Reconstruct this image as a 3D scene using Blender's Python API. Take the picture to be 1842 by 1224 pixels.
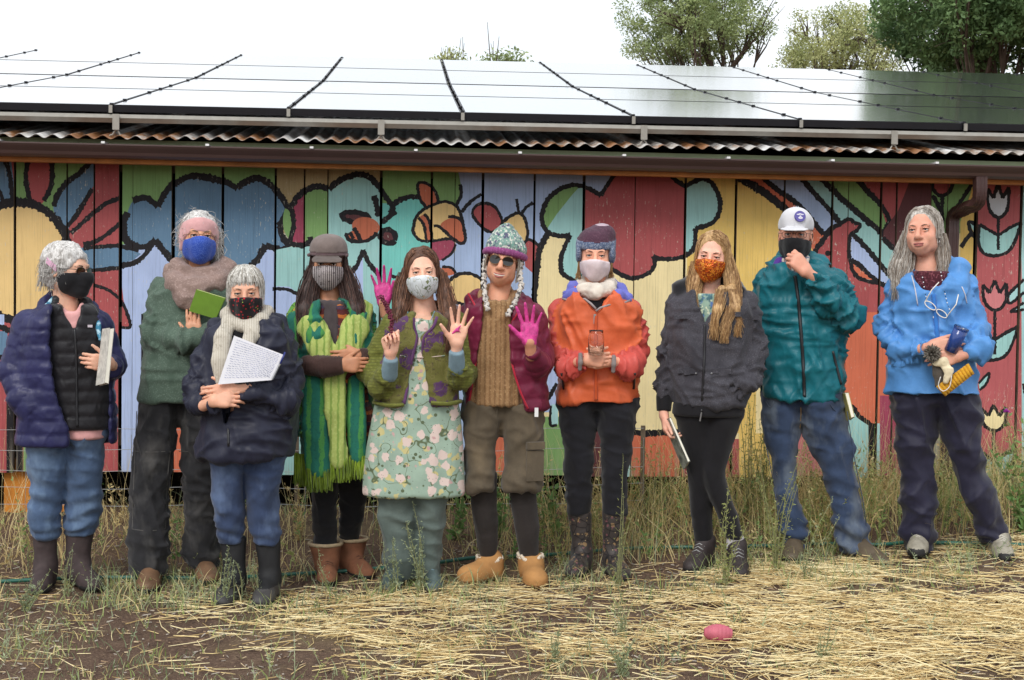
import bpy, bmesh, math, random
import numpy as np
from mathutils import Vector, Matrix
from mathutils.geometry import delaunay_2d_cdt

for o in list(bpy.data.objects):
    bpy.data.objects.remove(o, do_unlink=True)
SC = bpy.context.scene
COL = SC.collection
R = math.radians

# ---------------------------------------------------------------- camera
PW, PH = 1842.0, 1224.0          # size of the photograph
FPX = 2400.0                     # focal length in photograph pixels
CAMZ = 1.45
YAW, PITCH, ROLL = math.atan(185 / FPX), math.atan(81 / FPX), 0.0135
_w = np.array([math.sin(YAW) * math.cos(PITCH), math.cos(YAW) * math.cos(PITCH), -math.sin(PITCH)])
_r0 = np.array([math.cos(YAW), -math.sin(YAW), 0.0])
_u0 = np.cross(_r0, _w)
_r = math.cos(ROLL) * _r0 + math.sin(ROLL) * _u0
_u = math.cos(ROLL) * _u0 - math.sin(ROLL) * _r0
CAMP = np.array([0.0, 0.0, CAMZ])
cam_data = bpy.data.cameras.new('camera')
cam_data.sensor_width = 36.0
cam_data.lens = FPX / PW * 36.0
cam_data.clip_start = 0.05
cam_data.clip_end = 3000
cam = bpy.data.objects.new('camera', cam_data)
COL.objects.link(cam)
cam.matrix_world = Matrix(((_r[0], _u[0], -_w[0], 0), (_r[1], _u[1], -_w[1], 0), (_r[2], _u[2], -_w[2], CAMZ), (0, 0, 0, 1)))
SC.camera = cam

# ---------------------------------------------------------------- sky and sun (bright overcast)
SUN_EL, SUN_AZ = R(42), R(-25)    # azimuth measured from behind the camera, towards the left
sun_dir = np.array([math.sin(SUN_AZ) * math.cos(SUN_EL), -math.cos(SUN_AZ) * math.cos(SUN_EL), math.sin(SUN_EL)])
world = bpy.data.worlds.new('World')
SC.world = world
world.use_nodes = True
nt = world.node_tree
nt.nodes.clear()
sky = nt.nodes.new('ShaderNodeTexSky')
sky.sky_type = 'NISHITA'
sky.sun_disc = False
sky.sun_elevation = SUN_EL
sky.sun_rotation = math.atan2(sun_dir[0], sun_dir[1])
sky.air_density = 1.0
sky.dust_density = 2.0
bgs = nt.nodes.new('ShaderNodeBackground')
bgs.inputs[1].default_value = 0.10
nt.links.new(sky.outputs[0], bgs.inputs[0])
tc = nt.nodes.new('ShaderNodeTexCoord')
cn = nt.nodes.new('ShaderNodeTexNoise')
cn.inputs['Scale'].default_value = 2.2
cn.inputs['Detail'].default_value = 5
nt.links.new(tc.outputs['Generated'], cn.inputs['Vector'])
cr = nt.nodes.new('ShaderNodeValToRGB')
cr.color_ramp.elements[0].position = 0.3
cr.color_ramp.elements[0].color = (0.80, 0.86, 0.90, 1)
cr.color_ramp.elements[1].position = 0.62
cr.color_ramp.elements[1].color = (0.97, 0.985, 1.0, 1)
nt.links.new(cn.outputs[0], cr.inputs[0])
bgc = nt.nodes.new('ShaderNodeBackground')   # even cloud layer over the sky
bgc.inputs[1].default_value = 1.0
nt.links.new(cr.outputs[0], bgc.inputs[0])
mx = nt.nodes.new('ShaderNodeMixShader')
mx.inputs[0].default_value = 0.86
nt.links.new(bgs.outputs[0], mx.inputs[1])
nt.links.new(bgc.outputs[0], mx.inputs[2])
wo = nt.nodes.new('ShaderNodeOutputWorld')
nt.links.new(mx.outputs[0], wo.inputs[0])

sd = bpy.data.lights.new('sun', 'SUN')
sd.energy = 1.4
sd.angle = R(24)
sd.color = (1.0, 0.965, 0.91)
sun = bpy.data.objects.new('sun', sd)
COL.objects.link(sun)
sun.rotation_euler = Vector(-sun_dir).to_track_quat('-Z', 'Y').to_euler()

SC.view_settings.view_transform = 'Standard'
SC.view_settings.look = 'None'
SC.view_settings.exposure = 0.45
SC.view_settings.gamma = 1.0
SC.view_settings.use_curve_mapping = False

# ---------------------------------------------------------------- helpers: pixels to places
def ray(px, py):
    d = _w + (px - PW / 2) / FPX * _r - (py - PH / 2) / FPX * _u
    return d

def at_y(px, py, Y):
    d = ray(px, py)
    return CAMP + d * (Y / d[1])

def gz(x, y):
    """height of the ground"""
    x = np.asarray(x, dtype=float); y = np.asarray(y, dtype=float)
    a = 0.062 * (np.log1p(np.exp(np.clip((x - 0.35) * 4, -50, 50))) / 4)
    a = np.minimum(a, 0.30)
    t = np.clip((y - 6.7) / 1.4, 0, 1)
    b = 0.09 * t * t * (3 - 2 * t)
    m = 0.010 * np.sin(x * 3.1 + 0.6 * y) * np.cos(y * 2.3 - x)
    return a + b + m

def at_ground(px, py):
    d = ray(px, py)
    z = 0.0
    for _ in range(12):
        t = (z - CAMZ) / d[2]
        p = CAMP + d * t
        z = float(gz(p[0], p[1]))
    return p

def lin(c):
    return tuple(((v / 255.0) / 12.92 if v / 255.0 <= 0.04045 else ((v / 255.0 + 0.055) / 1.055) ** 2.4) for v in c)

# ---------------------------------------------------------------- helpers: materials
MATS = {}
def _new(name):
    m = bpy.data.materials.new(name)
    m.use_nodes = True
    t = m.node_tree
    b = t.nodes['Principled BSDF']
    return m, t, b

def N(t, typ, **kw):
    n = t.nodes.new(typ)
    for k, v in kw.items():
        if k in n.inputs: n.inputs[k].default_value = v
        else: setattr(n, k, v)
    return n

def ramp(t, src, stops, interp='LINEAR'):
    r = t.nodes.new('ShaderNodeValToRGB')
    r.color_ramp.interpolation = interp
    e = r.color_ramp.elements
    while len(e) < len(stops): e.new(0.5)
    for i, (p, c) in enumerate(stops):
        e[i].position = p
        e[i].color = tuple(c) + (1,) if len(c) == 3 else c
    t.links.new(src, r.inputs[0])
    return r.outputs[0]

def mixc(t, fac, a, b, mode='MIX'):
    n = t.nodes.new('ShaderNodeMix')
    n.data_type = 'RGBA'
    n.blend_type = mode
    for i, v in ((0, fac), (6, a), (7, b)):
        if isinstance(v, (int, float)): n.inputs[i].default_value = v
        elif isinstance(v, tuple): n.inputs[i].default_value = v + (1,) if len(v) == 3 else v
        else: t.links.new(v, n.inputs[i])
    return n.outputs[2]

def coords(t, scale=(1, 1, 1), rot=(0, 0, 0)):
    c = t.nodes.new('ShaderNodeTexCoord')
    m = t.nodes.new('ShaderNodeMapping')
    m.inputs['Scale'].default_value = scale
    m.inputs['Rotation'].default_value = rot
    t.links.new(c.outputs['Object'], m.inputs[0])
    return m.outputs[0]

def bump(t, b, src, strength=0.3, dist=0.01):
    n = t.nodes.new('ShaderNodeBump')
    n.inputs['Strength'].default_value = strength
    n.inputs['Distance'].default_value = dist
    t.links.new(src, n.inputs['Height'])
    prev = b.inputs['Normal'].links
    if prev:
        t.links.new(prev[0].from_socket, n.inputs['Normal'])
    t.links.new(n.outputs[0], b.inputs['Normal'])

def noise(t, vec, scale, detail=4, rough=0.6):
    n = N(t, 'ShaderNodeTexNoise', Scale=scale, Detail=detail, Roughness=rough)
    if vec is not None: t.links.new(vec, n.inputs['Vector'])
    return n.outputs[0]

def fabric(name, c, rough=0.85, var=0.25, wscale=9.0, wrinkle=0.25, weave=0.0, weave_scale=260, sheen=0.15, srgb=True, c2=None, fade=None, crease_scale=9.0, crumple=0.0):
    """cloth: colour variation, soft wrinkles and a fine weave"""
    if name in MATS: return MATS[name]
    m, t, b = _new(name)
    c = lin(c) if srgb else c
    lo = tuple(v * (1 - var) for v in c)
    hi = tuple(min(1, v * (1 + var)) for v in c)
    if c2 is not None: hi = lin(c2)
    v = coords(t)
    n1 = noise(t, v, wscale, 5)
    col = ramp(t, n1, [(0.3, lo), (0.7, hi)])
    n3 = noise(t, v, 90, 3)
    col = mixc(t, 0.12, col, n3, 'OVERLAY')
    if fade is not None:
        n4 = noise(t, coords(t, (1, 1, 0.55)), 5.5, 4)
        f = ramp(t, n4, [(0.5, (0, 0, 0)), (0.72, (1, 1, 1))])
        col = mixc(t, f, col, lin(fade))
    t.links.new(col, b.inputs['Base Color'])
    b.inputs['Roughness'].default_value = rough
    b.inputs['Specular IOR Level'].default_value = 0.25
    b.inputs['Sheen Weight'].default_value = sheen
    if wrinkle:
        bump(t, b, noise(t, coords(t, (1, 1, 0.6), (0.3, 0.5, 0.2)), 24, 4, 0.55), wrinkle * 0.45, 0.012)
        rn = N(t, 'ShaderNodeTexNoise', Scale=crease_scale, Detail=3, Distortion=0.6); rn.noise_type = 'RIDGED_MULTIFRACTAL'
        t.links.new(coords(t, (1, 1, 0.75), (0.2, 0.6, 0.3)), rn.inputs['Vector'])
        bump(t, b, rn.outputs[0], wrinkle * 1.1, 0.016)
    for k_, (sc_, st_) in enumerate(((crease_scale, 1.0), (crease_scale * 2.3, .55))):
        if not crumple: break
        dn = N(t, 'ShaderNodeTexNoise', Scale=5.0, Detail=2); t.links.new(v, dn.inputs['Vector'])
        ad = N(t, 'ShaderNodeVectorMath', operation='MULTIPLY_ADD'); ad.inputs[1].default_value = (0.10, 0.10, 0.10)
        t.links.new(dn.outputs['Color'], ad.inputs[0]); t.links.new(coords(t, (1, 0.6, 0.62 - .2 * k_), (0.0, 0.55 - 1.2 * k_, 0.2)), ad.inputs[2])
        vo = N(t, 'ShaderNodeTexVoronoi', Scale=sc_, Randomness=1.0); vo.feature = 'F1'; t.links.new(ad.outputs[0], vo.inputs['Vector'])
        bump(t, b, vo.outputs['Distance'], crumple * st_, 0.05 / sc_ * 3)
    if weave: bump(t, b, noise(t, v, weave_scale, 2), weave, 0.003)
    MATS[name] = m
    return m

def plain(name, c, rough=0.5, metal=0.0, srgb=True, spec=0.5, var=0.12, scale=20, bmp=0.0, **kw):
    if name in MATS: return MATS[name]
    m, t, b = _new(name)
    c = lin(c) if srgb else c
    n1 = noise(t, coords(t), scale, 4)
    col = ramp(t, n1, [(0.3, tuple(v * (1 - var) for v in c)), (0.7, tuple(min(1, v * (1 + var)) for v in c))])
    t.links.new(col, b.inputs['Base Color'])
    b.inputs['Roughness'].default_value = rough
    b.inputs['Metallic'].default_value = metal
    b.inputs['Specular IOR Level'].default_value = spec
    if bmp: bump(t, b, n1, bmp, 0.01)
    for k, v in kw.items(): b.inputs[k].default_value = v
    MATS[name] = m
    return m

# ---------------------------------------------------------------- helpers: objects
def link(name, me, parent=None, mats=(), loc=None):
    o = bpy.data.objects.new(name, me)
    COL.objects.link(o)
    if parent is not None: o.parent = parent
    if me is not None:
        for m in mats: me.materials.append(m)
    if loc is not None: o.location = loc
    return o

def empty(name, loc=(0, 0, 0), rz=0.0):
    o = bpy.data.objects.new(name, None)
    o.empty_display_size = 0.2
    COL.objects.link(o)
    o.location = loc
    o.rotation_euler = (0, 0, rz)
    return o

def tag(o, label=None, cat=None, group=None, kind=None):
    if label: o['label'] = label
    if cat: o['category'] = cat
    if group: o['group'] = group
    if kind: o['kind'] = kind
    return o

def mesh_np(name, v, quads=None, tris=None, mi_q=None, mi_t=None, smooth=True):
    """fast mesh from numpy arrays"""
    me = bpy.data.meshes.new(name)
    v = np.asarray(v, dtype=np.float32).reshape(-1, 3)
    q = np.zeros((0, 4), np.int32) if quads is None else np.asarray(quads, np.int32).reshape(-1, 4)
    tr = np.zeros((0, 3), np.int32) if tris is None else np.asarray(tris, np.int32).reshape(-1, 3)
    me.vertices.add(len(v)); me.vertices.foreach_set('co', v.ravel())
    nl = q.size + tr.size
    me.loops.add(nl)
    me.loops.foreach_set('vertex_index', np.concatenate([q.ravel(), tr.ravel()]).astype(np.int32))
    npoly = len(q) + len(tr)
    me.polygons.add(npoly)
    st = np.concatenate([np.arange(len(q)) * 4, q.size + np.arange(len(tr)) * 3]).astype(np.int32)
    me.polygons.foreach_set('loop_start', st)
    mi = np.concatenate([np.zeros(len(q), np.int32) if mi_q is None else np.asarray(mi_q, np.int32),
                         np.zeros(len(tr), np.int32) if mi_t is None else np.asarray(mi_t, np.int32)])
    me.polygons.foreach_set('material_index', mi)
    me.polygons.foreach_set('use_smooth', np.full(npoly, smooth, dtype=bool))
    me.update(calc_edges=True)
    me.validate()
    return me

class MB:
    """collects boxes, tubes and sheets into one mesh"""
    def __init__(s): s.v = []; s.q = []; s.t = []; s.mq = []; s.mt = []; s.n = 0
    def raw(s, v, quads=(), tris=(), m=0):
        v = np.asarray(v, float).reshape(-1, 3)
        if len(quads): s.q.append(np.asarray(quads) + s.n); s.mq += [m] * len(quads)
        if len(tris): s.t.append(np.asarray(tris) + s.n); s.mt += [m] * len(tris)
        s.v.append(v); s.n += len(v); return s
    def box(s, c, h, ax=None, m=0):
        """centre, half sizes, three axes"""
        A = np.eye(3) if ax is None else np.asarray(ax, float)
        c = np.asarray(c, float)
        vs = [c + sx * h[0] * A[0] + sy * h[1] * A[1] + sz * h[2] * A[2] for sz in (-1, 1) for sy in (-1, 1) for sx in (-1, 1)]
        return s.raw(vs, [(0, 2, 3, 1), (4, 5, 7, 6), (0, 1, 5, 4), (2, 6, 7, 3), (0, 4, 6, 2), (1, 3, 7, 5)], m=m)
    def tube(s, pts, rad, n=6, m=0, cap=True, flat=None):
        pts = np.asarray(pts, float); k = len(pts)
        rad = np.full(k, rad) if np.isscalar(rad) else np.asarray(rad, float)
        d = np.gradient(pts, axis=0); d /= np.linalg.norm(d, axis=1, keepdims=True) + 1e-9
        up = np.array([0, 0, 1.0]) if abs(d[0][2]) < 0.9 else np.array([0, 1.0, 0])
        vs = []
        a = np.cross(d[0], up); a /= np.linalg.norm(a) + 1e-9
        ang = np.arange(n) * 2 * math.pi / n
        for i in range(k):
            a = a - d[i] * np.dot(a, d[i]); a /= np.linalg.norm(a) + 1e-9
            bb = np.cross(d[i], a)
            f = 1.0 if flat is None else flat
            vs.append(pts[i] + rad[i] * (np.cos(ang)[:, None] * a + f * np.sin(ang)[:, None] * bb))
        q = [(i * n + j, i * n + (j + 1) % n, (i + 1) * n + (j + 1) % n, (i + 1) * n + j) for i in range(k - 1) for j in range(n)]
        t = []
        if cap:
            t += [(0, j + 1, j) for j in range(1, n - 1)]
            o = (k - 1) * n
            t += [(o, o + j, o + j + 1) for j in range(1, n - 1)]
        return s.raw(np.concatenate(vs), q, t, m)
    def sphere(s, c, r, nu=12, nv=8, m=0, ax=None):
        r = (r, r, r) if np.isscalar(r) else r
        A = np.eye(3) if ax is None else np.asarray(ax, float)
        vs = []
        for i in range(nv + 1):
            th = math.pi * i / nv
            for j in range(nu):
                ph = 2 * math.pi * j / nu
                vs.append(np.asarray(c) + r[0] * math.sin(th) * math.cos(ph) * A[0] + r[1] * math.sin(th) * math.sin(ph) * A[1] + r[2] * math.cos(th) * A[2])
        q = [(i * nu + j, (i + 1) * nu + j, (i + 1) * nu + (j + 1) % nu, i * nu + (j + 1) % nu) for i in range(nv) for j in range(nu)]
        return s.raw(vs, q, m=m)
    def prism(s, poly, back, m=0):
        """planar polygon (n,3) extruded by the vector back"""
        p = np.asarray(poly, float); n = len(p); b = p + np.asarray(back, float)
        c0 = p.mean(0); c1 = b.mean(0)
        t = [(2 * n, (i + 1) % n, i) for i in range(n)] + [(2 * n + 1, n + i, n + (i + 1) % n) for i in range(n)]
        q = [(i, (i + 1) % n, n + (i + 1) % n, n + i) for i in range(n)]
        return s.raw(np.concatenate([p, b, [c0, c1]]), q, t, m)
    def mesh(s, name, smooth=False):
        v = np.concatenate(s.v) if s.v else np.zeros((0, 3))
        return mesh_np(name, v, np.concatenate(s.q) if s.q else None, np.concatenate(s.t) if s.t else None, s.mq, s.mt, smooth)
    def build(s, name, mats, parent=None, smooth=False, loc=None):
        if not isinstance(mats, (list, tuple)): mats = [mats]
        return link(name, s.mesh(name, smooth), parent, mats, loc)

def catmull(p, step=3.0, closed=False):
    p = np.asarray(p, float)
    n = len(p)
    if n < 3 and not closed:
        L = np.linalg.norm(p[-1] - p[0]); k = max(2, int(L / step) + 1)
        return p[0] + (p[-1] - p[0]) * np.linspace(0, 1, k)[:, None]
    out = []
    rng = range(n) if closed else range(n - 1)
    for i in rng:
        if closed: a, b, c, d = p[(i - 1) % n], p[i], p[(i + 1) % n], p[(i + 2) % n]
        else: a, b, c, d = p[max(i - 1, 0)], p[i], p[i + 1], p[min(i + 2, n - 1)]
        k = max(1, int(np.linalg.norm(c - b) / step))
        t = (np.arange(k) / k)[:, None]
        out.append(0.5 * ((2 * b) + (-a + c) * t + (2 * a - 5 * b + 4 * c - d) * t ** 2 + (-a + 3 * b - 3 * c + d) * t ** 3))
    if not closed: out.append(p[-1:])
    return np.concatenate(out)
# ================================================================ GROUND
rng = np.random.RandomState(7)
_NT = {}
def vnoise(p, scale, seed=0):
    """smooth value noise for (n,2|3) points, 0..1"""
    p = np.asarray(p, float) * scale
    if p.shape[1] == 2: p = np.c_[p, np.zeros(len(p))]
    if seed not in _NT: _NT[seed] = np.random.RandomState(seed + 1000).rand(32, 32, 32)
    T = _NT[seed]
    i = np.floor(p).astype(int); f = p - i; f = f * f * (3 - 2 * f); i %= 32; j = (i + 1) % 32
    def g(a, b, c): return T[a, b, c]
    x0, y0, z0 = i.T; x1, y1, z1 = j.T; fx, fy, fz = f.T
    return (((g(x0, y0, z0) * (1 - fx) + g(x1, y0, z0) * fx) * (1 - fy) + (g(x0, y1, z0) * (1 - fx) + g(x1, y1, z0) * fx) * fy) * (1 - fz)
            + ((g(x0, y0, z1) * (1 - fx) + g(x1, y0, z1) * fx) * (1 - fy) + (g(x0, y1, z1) * (1 - fx) + g(x1, y1, z1) * fx) * fy) * fz)

def straw_density(x, y):
    """where the straw lies thick (right and middle foreground), 0..1"""
    p = np.c_[np.ravel(x), np.ravel(y)]
    n = vnoise(p, 1.1, 5) * 0.7 + vnoise(p, 3.2, 6) * 0.3
    a = np.clip((p[:, 0] + 1.15 + (p[:, 1] - 5.6) * 0.9) / 1.5, 0, 1)
    b = np.clip((6.75 - p[:, 1] + 0.15 * np.maximum(p[:, 0] - 1, 0)) / 0.5, 0, 1)
    return np.clip(a * b * (0.35 + 1.1 * n), 0, 1)

def soil_material():
    m, t, b = _new('soil')
    v = coords(t)
    n1 = noise(t, v, 5, 8, 0.75); n2 = noise(t, v, 75, 5, 0.75); n3 = noise(t, v, 1.2, 3)
    c = ramp(t, n1, [(0.3, lin((94, 75, 65))), (0.55, lin((128, 105, 90))), (0.75, lin((160, 138, 116)))])
    c2 = ramp(t, n2, [(0.35, lin((48, 36, 32))), (0.56, lin((112, 90, 76))), (0.72, lin((196, 174, 138)))])
    c = mixc(t, 0.5, c, c2)
    c = mixc(t, ramp(t, n3, [(0.5, (0, 0, 0)), (0.75, (0.4, 0.4, 0.4))]), c, lin((166, 150, 112)))
    t.links.new(c, b.inputs['Base Color'])
    b.inputs['Roughness'].default_value = 0.95
    b.inputs['Specular IOR Level'].default_value = 0.15
    bump(t, b, n2, 0.9, 0.02); bump(t, b, n1, 0.6, 0.05)
    return m
M_SOIL = soil_material()
gx = np.concatenate([np.linspace(-900, -8, 14), np.linspace(-7, 9, 200), np.linspace(10, 900, 14)])
gy = np.concatenate([np.linspace(-900, 0, 12), np.linspace(0.5, 4, 12), np.linspace(4.1, 9.5, 90), np.linspace(10, 1500, 22)])
GX, GY = np.meshgrid(gx, gy)
near = np.clip((GX + 7) / 1.0, 0, 1) * np.clip((9 - GX) / 1.0, 0, 1)
clod = (vnoise(np.c_[GX.ravel(), GY.ravel()], 9, 2).reshape(GX.shape) - 0.5) * 0.022 * near * (GY > 4) * (GY < 9.4)
GZ = gz(GX, GY) + clod
nx_, ny_ = len(gx), len(gy)
ii, jj = np.meshgrid(np.arange(nx_ - 1), np.arange(ny_ - 1))
a_ = (jj * nx_ + ii).ravel()
ground = link('ground', mesh_np('ground', np.c_[GX.ravel(), GY.ravel(), GZ.ravel()], np.c_[a_, a_ + 1, a_ + nx_ + 1, a_ + nx_]), None, [M_SOIL])
tag(ground, kind='structure')

# ================================================================ SHED
YW = 8.2
shed = empty('shed', (0, YW, 0))
tag(shed, 'long low wooden shed with a brightly painted plank wall and tin roof', 'shed')
def paint(name, c, chips=0.5):
    if name in MATS: return MATS[name]
    m, t, b = _new(name)
    gm = sum(c) / 3.0; c = lin(tuple(min(245, (v + (gm - v) * .16) * .90 + 27) for v in c)) if 'black' not in name else lin(c)
    g = noise(t, coords(t, (60, 60, 1.6)), 2.0, 4, 0.6)        # grain runs up the planks
    n1 = noise(t, coords(t, (1, 1, 0.7)), 3.0, 5)
    col = ramp(t, n1, [(0.3, tuple(v * 0.86 for v in c)), (0.7, tuple(min(1, v * 1.12) for v in c))])
    col = mixc(t, ramp(t, g, [(0.32, (0.5, 0.5, 0.5)), (0.48, (0, 0, 0))]), col, tuple(v * 0.6 for v in c))
    n2 = noise(t, coords(t, (3.2, 3.2, 1.1)), 26, 3, 0.7)       # flaked spots
    n3 = noise(t, coords(t), 2.1, 2)
    f = N(t, 'ShaderNodeMath', operation='MULTIPLY')
    t.links.new(ramp(t, n2, [(0.63, (0, 0, 0)), (0.68, (1, 1, 1))]), f.inputs[0])
    t.links.new(ramp(t, n3, [(0.40, (0, 0, 0)), (0.60, (chips, chips, chips))]), f.inputs[1])
    col = mixc(t, f.outputs[0], col, lin((196, 190, 176)))
    # bare weathered wood along the bottoms of the boards
    geo = t.nodes.new('ShaderNodeNewGeometry'); sp = t.nodes.new('ShaderNodeSeparateXYZ')
    t.links.new(geo.outputs['Position'], sp.inputs[0])
    mr = N(t, 'ShaderNodeMapRange'); mr.inputs[1].default_value = 0.6; mr.inputs[2].default_value = 0.34
    t.links.new(sp.outputs[2], mr.inputs[0])
    n5 = noise(t, coords(t, (30, 30, 1.2)), 1.7, 5, 0.7)
    ad = N(t, 'ShaderNodeMath', operation='MULTIPLY'); t.links.new(mr.outputs[0], ad.inputs[0]); t.links.new(ramp(t, n5, [(0.5, (0, 0, 0)), (0.68, (0.7, 0.7, 0.7))]), ad.inputs[1])
    col = mixc(t, ad.outputs[0], col, lin((168, 158, 140)))
    t.links.new(col, b.inputs['Base Color'])
    b.inputs['Roughness'].default_value = 0.62
    b.inputs['Specular IOR Level'].default_value = 0.3
    bump(t, b, g, 0.5, 0.006); bump(t, b, n2, 0.15, 0.003)
    MATS[name] = m
    return m
PAL = dict(G=(108, 158, 76), R=(168, 54, 56), B=(70, 112, 148), L=(158, 180, 228), Y=(232, 188, 106), T=(136, 196, 192), Q=(92, 198, 186),
           O=(196, 84, 46), M=(162, 136, 82), C=(156, 38, 68), D=(78, 24, 28), K=(24, 21, 25), P=(146, 172, 216), E=(238, 214, 146),
           A=(232, 186, 76), U=(180, 66, 70), W=(196, 202, 212), S=(170, 160, 138), F=(212, 86, 48), I=(210, 104, 108), H=(150, 205, 205))
PN = dict(G='green', R='red', B='blue', L='lilac', Y='yellow', T='teal', Q='turquoise', O='orange', M='mustard', C='crimson', D='maroon', K='black',
          P='periwinkle', E='cream', A='ochre', U='rose_red', W='grey_white', S='bare_wood', F='orange_red', I='pink', H='pale_teal')
KEYS = list(PAL)
PMATS = [paint('mural_' + PN[k] + '_paint', PAL[k], 0.9 if k in 'RBDU' else 0.5) for k in KEYS]

FILLS = []      # (colour key, polygon in photograph pixels on the wall plane), painter's order
def fill(k, *pts): FILLS.append((k, np.array(pts, float)))
def rect(k, x0, y0, x1, y1): fill(k, (x0, y0), (x1, y0), (x1, y1), (x0, y1))
def blob(k, pts, step=5): FILLS.append((k, catmull(pts, step, True)))
def oval(k, cx, cy, rx, ry, a=0.0):
    th = np.linspace(0, 2 * math.pi, 40, endpoint=False); c, s = math.cos(R(a)), math.sin(R(a))
    FILLS.append((k, np.c_[cx + rx * np.cos(th) * c - ry * np.sin(th) * s, cy + rx * np.cos(th) * s + ry * np.sin(th) * c]))
srng = np.random.RandomState(3)
def stroke(w, *pts, k='K', closed=False):
    p = catmull(pts, 2.4, closed)
    if closed: p = np.r_[p, p[:1]]
    d = np.gradient(p, axis=0); d /= np.linalg.norm(d, axis=1, keepdims=True) + 1e-9
    nrm = np.c_[-d[:, 1], d[:, 0]]
    n = len(p)
    ww = w / 2 * (0.88 + 0.24 * vnoise(np.c_[np.arange(n) * 0.11, np.zeros(n)], 1, srng.randint(999)))
    j1 = srng.rand(n) ** 2 * w * 0.34; j2 = srng.rand(n) ** 2 * w * 0.34
    a = p + nrm * (ww + j1)[:, None]; b = p - nrm * (ww + j2)[:, None]
    for i in range(0, n - 1, 12):                     # short lapped pieces keep every polygon simple
        e = min(i + 13, n)
        FILLS.append((k, np.r_[a[i:e], b[i:e][::-1]]))
def ovalline(w, cx, cy, rx, ry, a=0.0, t0=0, t1=360):
    th = np.radians(np.linspace(t0, t1, 24)); c, s = math.cos(R(a)), math.sin(R(a))
    stroke(w, *np.c_[cx + rx * np.cos(th) * c - ry * np.sin(th) * s, cy + rx * np.cos(th) * s + ry * np.sin(th) * c])

# --- left: sun with petals
rect('R', -900, 260, 217, 900); rect('G', 28, 260, 170, 420); fill('B', (-900, 260), (16, 260), (22, 300), (30, 372), (-20, 420), (-900, 420))
blob('R', [(47, 280), (90, 280), (93, 310), (88, 340), (76, 366), (58, 366), (48, 335), (45, 305)])
stroke(8, (50, 290), (46, 315), (49, 340), (54, 362)); stroke(8, (92, 290), (94, 312), (90, 340), (79, 362))
stroke(7, (10, 290), (17, 310), (21, 340), (24, 366)); stroke(6, (-10, 330), (2, 350), (8, 372))
blob('B', [(97, 382), (102, 350), (120, 328), (150, 305), (165, 285), (178, 285), (172, 335), (155, 360), (135, 392), (122, 412)], 6)
blob('R', [(124, 412), (140, 385), (158, 356), (172, 330), (216, 280), (216, 470), (190, 450), (160, 452), (135, 440)], 6)
rect('R', 171, 280, 217, 460)
stroke(8, (97, 372), (103, 352), (120, 330), (143, 312), (162, 293)); stroke(7, (122, 408), (138, 387), (152, 364), (166, 340))
stroke(7, (128, 420), (148, 402), (168, 384), (192, 366), (216, 357)); stroke(7, (150, 440), (170, 436), (195, 420), (216, 402))
rect('B', 140, 446, 217, 484); stroke(6, (150, 447), (185, 444), (217, 442)); stroke(6, (150, 489), (185, 485), (217, 482))
oval('Y', 33, 470, 94, 106); ovalline(13, 33, 470, 94, 106)
rect('L', -900, 566, 8, 590); rect('B', -900, 596, 14, 640); stroke(9, (-90, 590), (-20, 585), (22, 596)); stroke(8, (-90, 645), (-20, 645), (20, 640))
fill('K', (12, 720), (40, 720), (42, 900), (12, 900)); rect('G', 42, 790, 60, 900)
stroke(5, (168, 513), (192, 521), (214, 537), (227, 560), (234, 588)); 
# --- blue clouds
rect('G', 217, 260, 500, 470); rect('M', 496, 260, 690, 420); rect('L', 217, 440, 500, 900)
fill('R', (217, 496), (222, 540), (234, 588), (217, 590)); stroke(5, (217, 541), (227, 560), (234, 588), (217, 589))
cloud = [(239, 362), (262, 356), (284, 372), (298, 346), (315, 330), (345, 317), (375, 320), (405, 328), (427, 339), (442, 327), (465, 321), (488, 334), (504, 352), (520, 380), (507, 398), (505, 420), (521, 445), (505, 450), (478, 441), (466, 462), (448, 482), (420, 490), (380, 492), (330, 488), (300, 458), (280, 432), (262, 444), (243, 443), (226, 430), (222, 402), (229, 382)]
blob('B', cloud)
for a, b in ((0, 3), (2, 9), (8, 14), (13, 17), (16, 19), (18, 26), (25, 31)):
    stroke(10, *(cloud + cloud[:1])[a:b])
fill('B', (217, 447), (238, 450), (254, 457), (240, 468), (217, 474)); stroke(8, (217, 479), (243, 472), (262, 457), (276, 436))
stroke(7, (217, 443), (235, 447), (250, 450))
rect('K', 254, 565, 263, 660)
# --- pitcher with a bird-like fly
blob('G', [(513, 375), (523, 385), (526, 405), (522, 430), (512, 418), (509, 396)])
fill('C', (524, 372), (535, 354), (549, 345), (549, 441), (528, 438), (521, 434), (527, 410)); fill('G', (549, 344), (570, 335), (591, 340), (591, 436), (549, 438))
fill('T', (591, 340), (612, 325), (640, 314), (662, 318), (680, 334), (687, 352), (687, 900), (496, 900), (496, 450), (520, 445), (549, 440), (591, 436))
rect('G', 686, 260, 822, 380); rect('Q', 686, 366, 780, 900); fill('Q', (686, 375), (706, 372), (722, 360), (742, 355), (762, 356), (780, 380), (780, 420), (686, 420))
stroke(9, (522, 374), (536, 353), (552, 342), (570, 336), (590, 340)); stroke(9, (592, 341), (612, 325), (642, 314), (664, 319), (680, 334), (692, 352), (706, 372), (702, 384))
stroke(8, (703, 373), (720, 360), (738, 354), (756, 356)); stroke(7, (524, 376), (528, 400), (526, 418), (520, 436)); stroke(8, (519, 437), (535, 441), (549, 440), (558, 435), (558, 426))
fill('L', (653, 452), (631, 492), (620, 560), (653, 560)); fill('L', (490, 515), (520, 516), (540, 530), (560, 620), (490, 620)); stroke(7, (653, 450), (644, 474), (631, 493)); stroke(7, (653, 450), (664, 474), (682, 496))
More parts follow.
